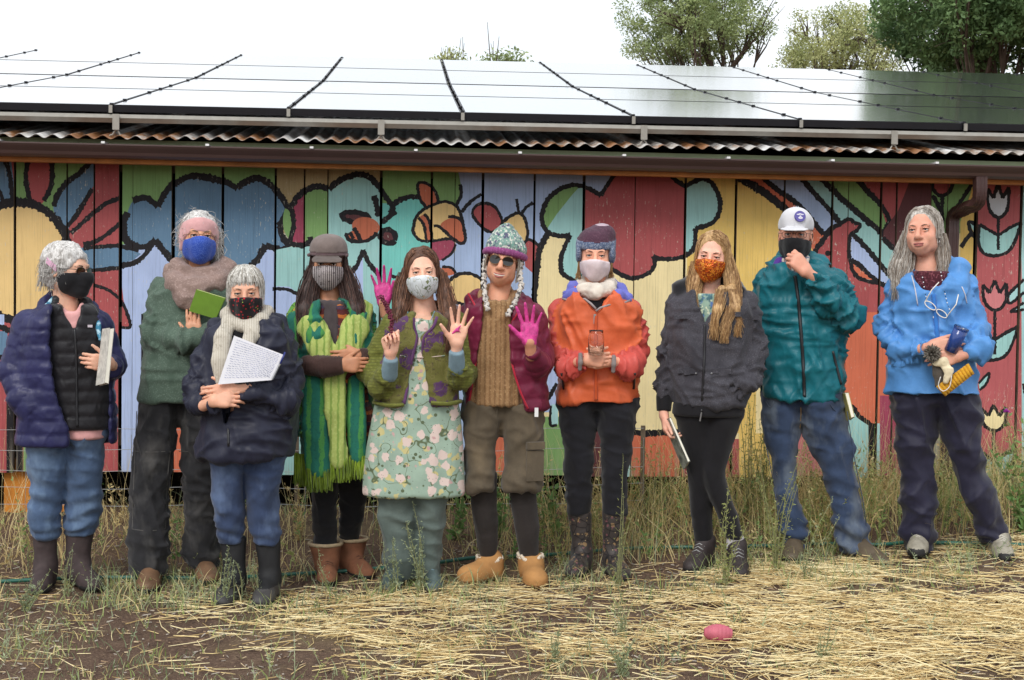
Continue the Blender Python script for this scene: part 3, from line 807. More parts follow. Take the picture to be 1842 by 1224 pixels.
def tree(name, label, base, height, crown_c, crown_r, nleaf, lsize, lm, seed, nclump=60, fill_in=0.7, lean=(0, 0)):
    r = np.random.RandomState(seed)
    root = empty(name, base)
    tag(root, label, 'tree', 'trees behind the shed')
    tb = MB()
    cc = np.array(crown_c); cr_ = np.array(crown_r)
    trunk_top = np.array([lean[0], lean[1], height * 0.55])
    tp = catmull([(0, 0, -0.3), (lean[0] * 0.2, lean[1] * 0.2, height * 0.25), trunk_top, cc + [0, 0, cr_[2] * 0.5]], height / 14)
    tb.tube(tp, np.linspace(height * 0.022, 0.02, len(tp)), 8)
    # clumps fill the crown; a branch reaches each of the larger ones
    u = r.randn(nclump, 3); u /= np.linalg.norm(u, axis=1, keepdims=True)
    rad = (1 - fill_in) + fill_in * r.rand(nclump) ** 0.4
    cl = cc + u * rad[:, None] * cr_ * (0.85 + 0.3 * r.rand(nclump))[:, None]
    cs = cr_.mean() * r.uniform(0.6, 1.35, nclump) * 2.1 / nclump ** .5
    for i in range(min(nclump, 34)):
        st = tp[r.randint(int(len(tp) * 0.35), len(tp))]
        mid = (st + cl[i]) / 2 + r.randn(3) * 0.1 * cr_.mean() + [0, 0, 0.08 * cr_[2]]
        bp = catmull([st, mid, cl[i]], height / 12)
        tb.tube(bp, np.linspace(height * 0.0060, 0.006, len(bp)), 5, cap=False)
        for _ in range(3):
            e = cl[i] + r.randn(3) * cs[i] * 1.1
            tb.tube(np.array([bp[len(bp) // 2], (bp[len(bp) // 2] + e) / 2 + r.randn(3) * 0.06, e]), [height * 0.003, height * 0.002, 0.004], 4, cap=False)
    tb.build('trunk', M_BARK, root, smooth=True)
    k = r.choice(nclump, nleaf, p=cs ** 2 / (cs ** 2).sum())
    d = r.randn(nleaf, 3); d /= np.linalg.norm(d, axis=1, keepdims=True)
    pos = cl[k] + d * (cs[k] * r.rand(nleaf) ** 0.45 * 1.25)[:, None] * np.array([1.15, 1.15, 0.8])
    a = r.randn(nleaf, 3); a /= np.linalg.norm(a, axis=1, keepdims=True)
    b = np.cross(a, r.randn(nleaf, 3)); b /= np.linalg.norm(b, axis=1, keepdims=True)
    s = lsize * r.uniform(0.6, 1.3, nleaf)[:, None]
    v = np.stack([pos - a * s, pos + b * s * 0.42, pos + a * s, pos - b * s * 0.42], 1).reshape(-1, 3)
    q = np.arange(nleaf * 4).reshape(-1, 4)
    link('crown', mesh_np('crown', v, q, smooth=False), root, [lm])
    return root
L1 = leafmat('elm_leaves', (104, 124, 76), (176, 188, 130)); L2 = leafmat('pale_locust_leaves', (130, 142, 84), (200, 202, 146)); L3 = leafmat('dark_walnut_leaves', (66, 98, 60), (140, 170, 112))
def far(px, py, Y):
    p = at_y(px, py, Y); return p
def place_tree(name, label, px, Y, top_py, cy_py, rx_px, ry_px, ry_m, nleaf, lsize, lm, seed, lean_px=0, **kw):
    p = far(px, 300, Y); sc = FPX / Y
    top = far(px, top_py, Y)[2]; cz = far(px, cy_py, Y)[2]
    return tree(name, label, (p[0], Y, 0), top, (0 + lean_px / sc, 0, cz), (rx_px / sc, ry_m, ry_px / sc), nleaf, lsize, lm, seed, **kw)
place_tree('elm_tree', 'airy grey-green elm with a dark forked trunk behind the solar panels', 1288, 30, -40, 42, 128, 84, 1.8, 28000, 0.038, L1, 1, lean_px=-42, nclump=300, fill_in=.9, lean=(0.25, 0))
place_tree('locust_tree', 'pale yellowish sparse tree between the forked elm and the dark leafy tree', 1510, 36, -10, 95, 118, 84, 2.0, 20000, 0.044, L2, 2, nclump=260, fill_in=0.8)
place_tree('walnut_tree', 'large dense dark green tree at the upper right corner', 1765, 22, -180, -10, 196, 165, 2.2, 60000, 0.050, L3, 3, nclump=300, fill_in=0.85)
place_tree('walnut_tree', 'dark green tree at the far right edge beyond the large dense one', 2080, 20, -200, -30, 200, 180, 2.2, 13000, 0.07, L3, 4, nclump=200, fill_in=0.85)
place_tree('sapling', 'small leafy treetop just showing over the panels, nearer the left', 812, 26, 88, 128, 42, 34, 0.4, 1400, 0.045, L2, 5, nclump=14)
place_tree('sapling', 'small leafy treetop just showing over the panels, nearer the elm', 897, 26, 94, 130, 42, 34, 0.4, 1400, 0.045, L1, 6, nclump=14)
# ================================================================ SOFT SHAPES (distance fields meshed with surface nets)
class Sdf:
    def __init__(s, h): s.h = h; s.pr = []
    # every primitive: (op, blend, tag, bbox lo, bbox hi, function)
    def cone(s, a, b, ra, rb=None, k=0.01, tag=0, op='+', capa=False, capb=False, sq=None):
        a = np.asarray(a, float); b = np.asarray(b, float); rb = ra if rb is None else rb
        ab = b - a; L2 = max(np.dot(ab, ab), 1e-9); L = math.sqrt(L2); u = ab / L
        m = max(ra, rb)
        def f(x, y, z):
            px, py, pz = x - a[0], y - a[1], z - a[2]
            t = np.clip((px * ab[0] + py * ab[1] + pz * ab[2]) / L2, 0, 1)
            qx, qy, qz = px - t * ab[0], py - t * ab[1], pz - t * ab[2]
            if sq is not None: qy = qy / sq
            d = np.sqrt(qx * qx + qy * qy + qz * qz) - (ra + t * (rb - ra))
            if capa: d = np.maximum(d, -(px * u[0] + py * u[1] + pz * u[2]))
            if capb: d = np.maximum(d, (px * u[0] + py * u[1] + pz * u[2]) - L)
            return d
        s.pr.append((op, k, tag, np.minimum(a, b) - m, np.maximum(a, b) + m, f)); return s
    def chain(s, pts, rads, k=0.02, tag=0, capa=False, capb=False, sq=None):
        for i in range(len(pts) - 1):
            s.cone(pts[i], pts[i + 1], rads[i], rads[i + 1], k if i else k, tag, '+', capa and i == 0, capb and i == len(pts) - 2, sq)
        return s
    def ell(s, c, r, k=0.01, tag=0, op='+', A=None):
        c = np.asarray(c, float); r = np.asarray((r, r, r) if np.isscalar(r) else r, float)
        A = np.eye(3) if A is None else np.asarray(A, float)          # rows are axes
        e = np.sqrt(((A.T * r) ** 2).sum(1))
        rm = r.min()
        def f(x, y, z):
            px, py, pz = x - c[0], y - c[1], z - c[2]
            q = [(px * A[i][0] + py * A[i][1] + pz * A[i][2]) / r[i] for i in range(3)]
            k0 = np.sqrt(q[0] ** 2 + q[1] ** 2 + q[2] ** 2)
            k1 = np.sqrt((q[0] / r[0]) ** 2 + (q[1] / r[1]) ** 2 + (q[2] / r[2]) ** 2) + 1e-9
            return k0 * (k0 - 1) / k1
        s.pr.append((op, k, tag, c - e, c + e, f)); return s
    def box(s, c, hsz, rad=0.005, k=0.005, tag=0, op='+', A=None):
        c = np.asarray(c, float); A = np.eye(3) if A is None else np.asarray(A, float); hh = np.asarray(hsz, float)
        e = np.abs(A.T * hh).sum(1)
        def f(x, y, z):
            px, py, pz = x - c[0], y - c[1], z - c[2]
            q = [np.abs(px * A[i][0] + py * A[i][1] + pz * A[i][2]) - hh[i] + rad for i in range(3)]
            o = np.sqrt(sum(np.maximum(v, 0) ** 2 for v in q))
            return o + np.minimum(np.maximum(np.maximum(q[0], q[1]), q[2]), 0) - rad
        s.pr.append((op, k, tag, c - e, c + e, f)); return s
    def loft(s, rows, k=0.02, tag=0, op='+', p=2.3, rnd=0.012):
        """rows: (z, cx, cy, rx, ry)"""
        rows = np.array(sorted(rows, key=lambda r: r[0]), float)
        zs = rows[:, 0]
        lo = np.array([(rows[:, 1] - rows[:, 3]).min(), (rows[:, 2] - rows[:, 4]).min(), zs[0]])
        hi = np.array([(rows[:, 1] + rows[:, 3]).max(), (rows[:, 2] + rows[:, 4]).max(), zs[-1]])
        zz = np.linspace(zs[0], zs[-1], 90)
        def sm(col):                                                   # gentle smoothing of the profile
            v = np.interp(zz, zs, rows[:, col]); w = np.pad(v, 4, mode='edge'); return np.convolve(w, np.ones(9) / 9, 'valid')
        T = [sm(i) for i in range(1, 5)]
        def f(x, y, z):
            z1 = z[0, 0, :]
            cx, cy, rx, ry = [np.interp(z1, zz, t)[None, None, :] for t in T]
            rm = np.minimum(rx, ry)
            e = (np.abs((x - cx) / rx) ** p + np.abs((y - cy) / ry) ** p) ** (1 / p)
            d = (e - 1) * rm
            dz = np.maximum(zs[0] - z, z - zs[-1])
            if rnd > 0:
                a = np.maximum(d + rnd, 0); b = np.maximum(dz + rnd, 0)
                return np.sqrt(a * a + b * b) + np.minimum(np.maximum(d + rnd, dz + rnd), 0) - rnd
            return np.maximum(d, dz)
        s.pr.append((op, k, tag, lo, hi, f)); return s
    def slot(s, rows, ymax, k=0.006, zpad=0.0):
        """cut an opening from the front: rows (z, x0, x1)"""
        rows = np.array(sorted(rows, key=lambda r: r[0]), float)
        lo = np.array([rows[:, 1].min(), -1.0, rows[0, 0]]); hi = np.array([rows[:, 2].max(), ymax, rows[-1, 0]])
        def f(x, y, z):
            z1 = z[0, 0, :]
            a = np.interp(z1, rows[:, 0], rows[:, 1])[None, None, :]; b = np.interp(z1, rows[:, 0], rows[:, 2])[None, None, :]
            return np.maximum(np.maximum(np.maximum(a - x, x - b), y - ymax), np.maximum(rows[0, 0] - z, z - rows[-1, 0]))
        s.pr.append(('-', k, 0, lo, hi, f)); return s
    def half(s, n, d, k=0.0):
        """keep only the side where n.p < d"""
        n = np.asarray(n, float)
        s.pr.append(('c', k, 0, None, None, lambda x, y, z: x * n[0] + y * n[1] + z * n[2] - d)); return s
    def mesh(s, inflate=0.0):
        h = s.h
        add = [p for p in s.pr if p[0] == '+']
        lo = np.min([p[3] for p in add], 0) - 4 * h - inflate; hi = np.max([p[4] for p in add], 0) + 4 * h + inflate
        n = np.ceil((hi - lo) / h).astype(int) + 1
        ax = [lo[i] + h * np.arange(n[i]) for i in range(3)]
        V = np.full(n, 0.15, np.float32); T = np.zeros(n, np.int8)
        for op, k, tag, l, u, f in s.pr:
            if l is None: i0 = np.zeros(3, int); i1 = n
            else:
                m = max(k, 0) + 4 * h + inflate
                i0 = np.clip(((l - m - lo) / h).astype(int), 0, n); i1 = np.clip(((u + m - lo) / h).astype(int) + 2, 0, n)
            if np.any(i1 <= i0): continue
            sl = tuple(slice(i0[i], i1[i]) for i in range(3))
            x = ax[0][sl[0]][:, None, None]; y = ax[1][sl[1]][None, :, None]; z = ax[2][sl[2]][None, None, :]
            d = np.broadcast_to(f(x, y, z), tuple(i1 - i0)).astype(np.float32)
            a = V[sl]
            if op == '+':
                tt = T[sl]; tt[d < a] = tag
                if k > 0:
                    hh = np.clip(0.5 + 0.5 * (d - a) / k, 0, 1)
                    V[sl] = d * (1 - hh) + a * hh - k * hh * (1 - hh)
                else: V[sl] = np.minimum(a, d)
            elif op == '-':
                nd = -d
                if k > 0:
                    hh = np.clip(0.5 - 0.5 * (nd - a) / k, 0, 1)
                    V[sl] = nd * (1 - hh) + a * hh + k * hh * (1 - hh)
                else: V[sl] = np.maximum(a, nd)
            else: V[sl] = np.maximum(a, d)
        V -= inflate
        return nets(V, T, lo, h)

def nets(V, T, lo, h):
    n = np.array(V.shape); ins = V < 0
    c = np.zeros(n - 1, np.int8)
    for dx in (0, 1):
        for dy in (0, 1):
            for dz in (0, 1): c += ins[dx:n[0] - 1 + dx, dy:n[1] - 1 + dy, dz:n[2] - 1 + dz]
    act = np.argwhere((c > 0) & (c < 8))
    idx = np.full(n - 1, -1, np.int32); idx[tuple(act.T)] = np.arange(len(act))
    P = np.zeros((len(act), 3)); W = np.zeros(len(act))
    cor = [(a, b, d) for a in (0, 1) for b in (0, 1) for d in (0, 1)]
    cv_ = {q: V[act[:, 0] + q[0], act[:, 1] + q[1], act[:, 2] + q[2]] for q in cor}
    for a in cor:
        for axx in range(3):
            if a[axx]: continue
            b = list(a); b[axx] = 1; b = tuple(b)
            va, vb = cv_[a], cv_[b]; m = (va < 0) != (vb < 0)
            t = va[m] / (va[m] - vb[m])
            q = np.repeat(np.array(a, float)[None], m.sum(), 0); q[:, axx] = t
            P[m] += q; W[m] += 1
    P = lo + (act + P / W[:, None]) * h
    quads = []; tg = []
    for axx in range(3):
        sl0 = [slice(None)] * 3; sl1 = [slice(None)] * 3
        sl0[axx] = slice(0, n[axx] - 1); sl1[axx] = slice(1, n[axx])
        a, b = ins[tuple(sl0)], ins[tuple(sl1)]
        e = np.argwhere(a != b)
        o1, o2 = [i for i in range(3) if i != axx]
        e = e[(e[:, o1] > 0) & (e[:, o2] > 0) & (e[:, o1] < n[o1] - 1) & (e[:, o2] < n[o2] - 1)]
        if not len(e): continue
        def cell(d1, d2):
            q = e.copy(); q[:, o1] -= d1; q[:, o2] -= d2; return idx[tuple(q.T)]
        q = np.stack([cell(1, 1), cell(0, 1), cell(0, 0), cell(1, 0)], 1)
        fl = a[tuple(e.T)]
        if axx == 1: fl = ~fl
        q[~fl] = q[~fl][:, ::-1]
        quads.append(q); tg.append(T[tuple(e.T)])
    q = np.concatenate(quads); tg = np.concatenate(tg)
    ok = (q >= 0).all(1)
    return P, q[ok], tg[ok]

def vnormals(v, q):
    n = np.zeros_like(v)
    fn = np.cross(v[q[:, 2]] - v[q[:, 0]], v[q[:, 3]] - v[q[:, 1]])
    for i in range(4): np.add.at(n, q[:, i], fn)
    return n / (np.linalg.norm(n, axis=1, keepdims=True) + 1e-9)

def vtags(v, q, tg):
    t = np.zeros(len(v), int); t[q.ravel()] = np.repeat(tg, 4); return t

def relax(v, q, it=1, w=0.5):
    for _ in range(it):
        a = np.zeros_like(v); c = np.zeros(len(v))
        for i, j in ((0, 1), (1, 2), (2, 3), (3, 0)):
            np.add.at(a, q[:, i], v[q[:, j]]); np.add.at(a, q[:, j], v[q[:, i]]); np.add.at(c, q[:, i], 1); np.add.at(c, q[:, j], 1)
        v = v * (1 - w) + w * a / np.maximum(c, 1)[:, None]
    return v

def folds(v, amp, scale, seed=0, stretch=(1, 1, 1), sharp=1.0):
    """creased, ridged noise: cloth wrinkles"""
    p = v * np.array(stretch)
    wv = np.c_[vnoise(p, scale * 0.6, seed + 1), vnoise(p, scale * 0.6, seed + 2), vnoise(p, scale * 0.6, seed + 3)] * 0.8 / scale
    a = 1 - np.abs(2 * vnoise(p + wv, scale, seed + 4) - 1)
    b = 1 - np.abs(2 * vnoise(p + wv, scale * 2.1, seed + 5) - 1)
    return amp * ((a ** (1.5 * sharp)) * 0.7 + (b ** 1.5) * 0.3 - 0.35)

def creases(v, amp, wl, aniso=4.0, angle=35, seed=0, pw=2.4, cover=0.5):
    """long crisp cloth folds: thin raised ridges running along one slant, with calm cloth between them"""
    a = R(angle); c, s_ = math.cos(a), math.sin(a)
    p = np.c_[(v[:, 0] * c + v[:, 2] * s_) / wl, v[:, 1] / (wl * 2.0), (-v[:, 0] * s_ + v[:, 2] * c) / (wl * aniso)]
    w = np.c_[vnoise(p, .8, seed + 1), vnoise(p, .8, seed + 2), vnoise(p, .8, seed + 3)] * 1.1
    r = 1 - np.abs(2 * vnoise(p + w, 1.0, seed + 4) - 1)
    m = np.clip((vnoise(v, 4.5, seed + 6) - (1 - cover) + .25) / .3, 0, 1)
    return amp * (r ** pw * m - .34)

def drape(v, amp, wl, seed=0, base=20):
    return creases(v, amp, wl, 4, base, seed) + creases(v, amp * .8, wl * .8, 4, base + 65, seed + 50) + creases(v, amp * .7, wl * 1.3, 3, base - 50, seed + 90)

def arclen(v, pts):
    """distance along the polyline of the point nearest to each vertex"""
    pts = np.asarray(pts, float); best = np.full(len(v), 1e9); out = np.zeros(len(v)); acc = 0
    for a, b in zip(pts[:-1], pts[1:]):
        ab = b - a; L = np.linalg.norm(ab); t = np.clip(((v - a) @ ab) / (L * L), 0, 1)
        d = np.linalg.norm(v - a - t[:, None] * ab, axis=1); m = d < best
        best[m] = d[m]; out[m] = acc + t[m] * L; acc += L
    return out

def limbfold(v, pts, amp, wl, seed=0):
    """folds that wind round a sleeve or leg, tighter near the bends"""
    pts = np.asarray(pts, float); a = arclen(v, pts); tot = sum(np.linalg.norm(q - p) for p, q in zip(pts[:-1], pts[1:]))
    cum = np.cumsum([0] + [np.linalg.norm(q - p) for p, q in zip(pts[:-1], pts[1:])])
    ctr = np.stack([np.interp(a, cum, pts[:, i]) for i in range(3)], 1); d = v - ctr
    th = np.arctan2(d[:, 1], d[:, 0])
    out = np.zeros(len(v))
    for k, (sl, sc) in enumerate(((.035, 1.0), (-.03, .8))):
        p = np.c_[(a + sl * th) / wl, np.cos(th) * .55 + 7 * k, np.sin(th) * .55]
        w = np.c_[vnoise(p, .7, seed + 1 + k), vnoise(p, .7, seed + 2 + k), vnoise(p, .7, seed + 3 + k)] * .9
        r = 1 - np.abs(2 * vnoise(p + w, 1.0, seed + 5 + k) - 1)
        out += amp * sc * (r ** 2.2 - .62)
    near = np.zeros(len(v))
    for c in cum[1:-1]: near = np.maximum(near, np.exp(-((a - c) / .11) ** 2))
    near = np.maximum(near, np.exp(-((a - tot) / .10) ** 2) * .8)
    return out * (.45 + .8 * near)

def proj(P, obj, pts, off=.003):
    """slide points along the camera's line of sight on to the front surface of a garment"""
    from mathutils.bvhtree import BVHTree
    key = obj.name
    if not hasattr(P, 'bvh'): P.bvh = {}
    if key not in P.bvh:
        me = obj.data; co = np.zeros(len(me.vertices) * 3); me.vertices.foreach_get('co', co)
        P.bvh[key] = BVHTree.FromPolygons([Vector(c) for c in co.reshape(-1, 3)], [tuple(p.vertices) for p in me.polygons])
    o = np.array([0, -P.D, CAMZ - P.g[2]]); out = []
    for p in np.atleast_2d(pts):
        d = p - o; d = d / np.linalg.norm(d)
        h = P.bvh[key].ray_cast(Vector(o), Vector(d))
        out.append(np.array(h[0]) - d * off if h[0] is not None and abs(h[0][1] - p[1]) < .25 else p)
    return np.array(out)

def soft(name, sdf, mats, parent, disp=None, it=1, inflate=0.0, matfn=None):
    """mesh a distance field into one object; disp(v, n, tags) returns the offset along the normal"""
    v, q, tg = sdf.mesh(inflate)
    v = relax(v, q, it)
    if disp is not None:
        n = vnormals(v, q); v = v + n * disp(v, n, vtags(v, q, tg))[:, None]
    if matfn is not None: tg = matfn(v[q].mean(1), tg)
    if not isinstance(mats, (list, tuple)): mats = [mats]
    return link(name, mesh_np(name, v, q, mi_q=np.clip(tg, 0, len(mats) - 1)), parent, mats)

def rotm(yaw=0, pitch=0, roll=0):
    """rows = head axes (image right, back, up) after turning; yaw + turns the face to the image right, pitch + looks up, roll + tips to the image right"""
    y, p, r = R(yaw), R(pitch), R(roll)
    Y = np.array([[math.cos(y), math.sin(y), 0], [-math.sin(y), math.cos(y), 0], [0, 0, 1]])
    Pm = np.array([[1, 0, 0], [0, math.cos(p), -math.sin(p)], [0, math.sin(p), math.cos(p)]])
    Rm = np.array([[math.cos(r), 0, -math.sin(r)], [0, 1, 0], [math.sin(r), 0, math.cos(r)]])
    return Rm @ Pm @ Y

class Person:
    """one standing figure; local axes: x image right, y away from the camera, z up, origin on the ground"""
    def __init__(s, label, px, py, group='people standing in a row'):
        g = at_ground(px, py)
        s.D = math.hypot(g[0], g[1]); s.az = math.atan2(g[0], g[1])
        s.g = g; s.er = np.array([math.cos(s.az), -math.sin(s.az), 0]); s.ed = np.array([math.sin(s.az), math.cos(s.az), 0])
        s.label = label; s.parts = []; s.s = FPX / s.D; s.root = None; s.group = group
    def L(s, px, py, dy=0.0):
        d = ray(px, py); rx, ry, rz = d @ s.er, d @ s.ed, d[2]
        t = (s.D + dy) / ry
        return np.array([t * rx, dy, CAMZ + t * rz - s.g[2]])
    def G(s, px, py):
        """point on the ground"""
        p = at_ground(px, py) - s.g
        return np.array([p @ s.er, p @ s.ed, 0.0])
    def m(s, px): return px / s.s
    def rows(s, rr, ry, cy=0.0):
        """photo outline rows (y, left, right[, ry, cy]) to loft rows"""
        out = []
        for r in rr:
            b, c = (r[3] if len(r) > 3 else ry), (r[4] if len(r) > 4 else cy)
            a0, a1 = s.L(r[1], r[0], c), s.L(r[2], r[0], c)
            out.append((a0[2], (a0[0] + a1[0]) / 2, c, abs(a1[0] - a0[0]) / 2, b))
        return out
    def srows(s, rr, c=0.0):
        return [(s.L(r[1], r[0], c)[2], s.L(r[1], r[0], c)[0], s.L(r[2], r[0], c)[0]) for r in rr]
    def pts(s, pp): return [s.L(*p) for p in pp]

SKINS = {}
def skin(name, c):
    m, t, b = _new(name)
    c = lin(tuple(min(255, v * 1.05 + 3) for v in c))
    n = noise(t, coords(t), 22, 4); n2 = noise(t, coords(t), 7, 2)
    col = ramp(t, n, [(0.3, tuple(v * 0.86 for v in c)), (0.7, tuple(min(1, v * 1.1) for v in c))])
    col = mixc(t, ramp(t, n2, [(0.45, (0, 0, 0)), (0.75, (0.35, 0.35, 0.35))]), col, (c[0], c[1] * 0.72, c[2] * 0.66))
    t.links.new(col, b.inputs['Base Color']); b.inputs['Roughness'].default_value = 0.5
    b.inputs['Subsurface Weight'].default_value = 0.12; b.inputs['Subsurface Radius'].default_value = (0.012, 0.005, 0.003); b.inputs['Subsurface Scale'].default_value = 1.0
    b.inputs['Specular IOR Level'].default_value = 0.35
    bump(t, b, n, 0.12, 0.004)
    return m
M_LIP = plain('lips', (176, 104, 98), 0.45, var=0.08); M_EYEW = plain('eye_white', (222, 216, 208), 0.3, var=0.03); M_IRIS = plain('iris_brown', (62, 46, 34), 0.2, var=0.1); M_IRISB = plain('iris_blue_grey', (88, 106, 120), 0.2, var=0.1)
M_PUP = plain('pupil_and_lash', (22, 16, 14), 0.35, var=0.05); M_BROWD = plain('dark_brow', (74, 52, 40), 0.8); M_BROWG = plain('grey_brow', (136, 118, 102), 0.8); M_TEETH = plain('teeth', (226, 220, 206), 0.3, var=0.02)
M_PINK = plain('magenta_dye_on_skin', (204, 62, 140), 0.55, var=0.35, scale=55, bmp=.3)

class Head:
    """face and skull in head coordinates, placed at c with rotation rows A"""
    def __init__(s, P, px, py, dy=0.0, size=1.0, yaw=0, pitch=0, roll=0):
        s.P = P; s.c = P.L(px, py, dy); s.A = rotm(yaw, pitch, roll); s.k = size
    def w(s, x, y, z): return s.c + s.k * (x * s.A[0] + y * s.A[1] + z * s.A[2])
    def loc(s, v): return ((v - s.c) @ s.A.T) / s.k
    def skull(s, S, k=0.018, smooth_face=False, ears=True, mouth='closed'):
        K = s.k
        E = lambda c, r, kk=k, tag=0, op='+': S.ell(s.w(*c), np.array(r) * K, kk, tag, op, s.A)
        E((0, .012, .036), (.0725, .092, .080)); E((0, -.022, -.020), (.060, .066, .082), .03); E((0, -.048, -.088), (.030, .032, .026), .03)
        for q in (-1, 1):
            E((q * .036, -.052, -.028), (.027, .030, .030), .02)
            E((q * .046, -.010, -.062), (.018, .040, .026), .03)
        S.cone(s.w(-.036, -.080, .022), s.w(.036, -.080, .022), .011 * K, .011 * K, .016)
        if smooth_face:
            S.cone(s.w(0, -.082, .010), s.w(0, -.104, -.030), .012 * K, .016 * K, .03); S.cone(s.w(0, -.104, -.03), s.w(0, -.082, -.085), .02 * K, .024 * K, .04)
            return
        for q in (-1, 1): E((q * .030, -.100, .004), (.0175, .0165, .0105), .010, 0, '-')
        S.cone(s.w(0, -.087, .012), s.w(0, -.110, -.030), .0080 * K, .0122 * K, .010); S.ell(s.w(0, -.108, -.033), .0128 * K, .006)
        for q in (-1, 1): E((q * .0130, -.098, -.036), (.0090, .012, .0080), .006)
        if mouth:
            E((0, -.078, -.066), (.034, .0185, .024), .022)
        for q in (-1, 1):
            # lids
            S.cone(s.w(q * .0165, -.0835, .0065), s.w(q * .030, -.0920, .0085), .0036 * K, .0044 * K, .003); S.cone(s.w(q * .030, -.0920, .0085), s.w(q * .0445, -.0800, .0055), .0040 * K, .0034 * K, .003)
            S.cone(s.w(q * .0165, -.0830, -.003), s.w(q * .030, -.0890, -.0055), .0032 * K, .0036 * K, .003); S.cone(s.w(q * .030, -.0890, -.0055), s.w(q * .0445, -.0790, -.001), .0034 * K, .0030 * K, .003)
            if ears:
                E((q * .074, .010, -.006), (.009, .020, .031), .006); E((q * .080, .004, -.004), (.006, .010, .018), .004, 0, '-')
    def lips(s, b, lip, dark, teeth, smile=False):
        K = s.k; u = .006 if smile else .001; w = .028 if smile else .0265
        def arc(z, y, e=1.0): return [s.w(-w * e, y + .0125, z + u), s.w(-w * .6 * e, y + .0045, z + u * .25), s.w(0, y, z), s.w(w * .6 * e, y + .0045, z + u * .25), s.w(w * e, y + .0125, z + u)]
        R_ = np.array([.0012, .0034, .0042, .0034, .0012]) * K * (.85 if smile else 1)
        b.tube(catmull(arc(-.0625, -.0998), .006 * K), np.interp(np.linspace(0, 1, len(catmull(arc(-.0625, -.0998), .006 * K))), np.linspace(0, 1, 5), R_), 6, lip)
        c2 = catmull(arc(-.0745 if smile else -.0718, -.0990, .9), .006 * K); b.tube(c2, np.interp(np.linspace(0, 1, len(c2)), np.linspace(0, 1, 5), R_ * 1.25), 6, lip)
        c3 = catmull(arc(-.0680 if smile else -.0668, -.1012, .98), .006 * K); b.tube(c3, np.interp(np.linspace(0, 1, len(c3)), np.linspace(0, 1, 5), np.array([.0008, .0022 if smile else .0012, .0026 if smile else .0013, .0022 if smile else .0012, .0008]) * K), 6, teeth if smile else dark)
    def extras(s, b, slots, brow=True, gaze=0.0):
        """eyeballs, irises, lashes and brows into mesh builder b; slots = material indices white, iris, pupil, brow"""
        K = s.k; wv, ir, pu, br = slots
        for q in (-1, 1):
            c = s.w(q * .030, -.0770, .002); b.sphere(c, .0122 * K, 14, 10, wv)
            f = s.A[1] * -1 + s.A[0] * gaze; f /= np.linalg.norm(f)
            b.sphere(c + f * .0078 * K, .0062 * K, 10, 6, ir); b.sphere(c + f * .0115 * K, .0031 * K, 8, 5, pu)
            b.tube([s.w(q * .0170, -.0875, .0055), s.w(q * .024, -.0940, .0060), s.w(q * .031, -.0958, .0066), s.w(q * .039, -.0905, .0052), s.w(q * .0455, -.0830, .0040)], .0015 * K, 4, pu)
            if brow:
                b.tube([s.w(q * .014, -.0935, .0195), s.w(q * .026, -.0950, .0245), s.w(q * .037, -.0890, .0250), s.w(q * .049, -.0760, .0190)], np.array([.0026, .0032, .0028, .0014]) * K, 5, br, flat=0.6)

def make_hand(S, wrist, d, n, thumb, curl=(8, 12, 8), spread=6, size=1.0, tag=0, curls=None, thumb_out=0.75, thumb_curl=12, paint=None, arm=None):
    """wrist point, finger direction, palm normal, thumb side (+1: cross(d,n))"""
    d = np.asarray(d, float); d /= np.linalg.norm(d); n = np.asarray(n, float); n -= d * np.dot(n, d); n /= np.linalg.norm(n)
    t = np.cross(d, n) * thumb; K = size; w = np.asarray(wrist, float); pt = tag
    off = (.029, .0095, -.0095, -.027); kd = (.086, .090, .086, .077)
    seg = ((.042, .025, .021), (.047, .029, .022), (.043, .027, .021), (.033, .020, .018))
    rr = ((.0084, .0072, .0058), (.0087, .0074, .0060), (.0081, .0069, .0056), (.0072, .0062, .0052))
    for i in range(4):
        kn = w + K * (d * kd[i] + t * off[i])
        S.cone(w + K * (t * off[i] * 0.55 + d * .012), kn, .0145 * K, .0118 * K, .012, tag)
        S.cone(w + K * (t * off[i] * 0.8 + d * .045 + n * .003), kn - d * .012 * K, .0125 * K, .0105 * K, .012, tag)
        ang = R(spread) * (1.5, .45, -.55, -1.7)[i]
        dd = d * math.cos(ang) + t * math.sin(ang); cu = curls[i] if curls is not None else curl
        p = kn; a = 0; r0 = .0105
        for j in range(3):
            a += R(cu[j]); di = dd * math.cos(a) + n * math.sin(a)
            q = p + di * seg[i][j] * K
            S.cone(p, q, (rr[i][j - 1] if j else .0096) * K, rr[i][j] * K, .003, pt)
            p = q
    tb = w + K * (t * .022 + d * .022 + n * .004)
    a0 = thumb_out
    td = d * math.cos(a0) + t * math.sin(a0) * 0.95 + n * 0.25; td /= np.linalg.norm(td)
    p1 = tb + td * .040 * K; S.cone(tb, p1, .0170 * K, .0118 * K, .012, tag)
    c = R(thumb_curl); td2 = td * math.cos(c) + (d * 0.8 - t * 0.3 + n * 0.3) * math.sin(c); td2 /= np.linalg.norm(td2)
    p2 = p1 + td2 * .032 * K; S.cone(p1, p2, .0112 * K, .0094 * K, .004, pt)
    p3 = p2 + td2 * .025 * K; S.cone(p2, p3, .0094 * K, .0074 * K, .003, pt)
    if arm is not None: S.cone(w + d * .012 * K, np.asarray(arm, float), .0235 * K, .027 * K, .018, 0 if paint is None else paint, sq=None)
    return S

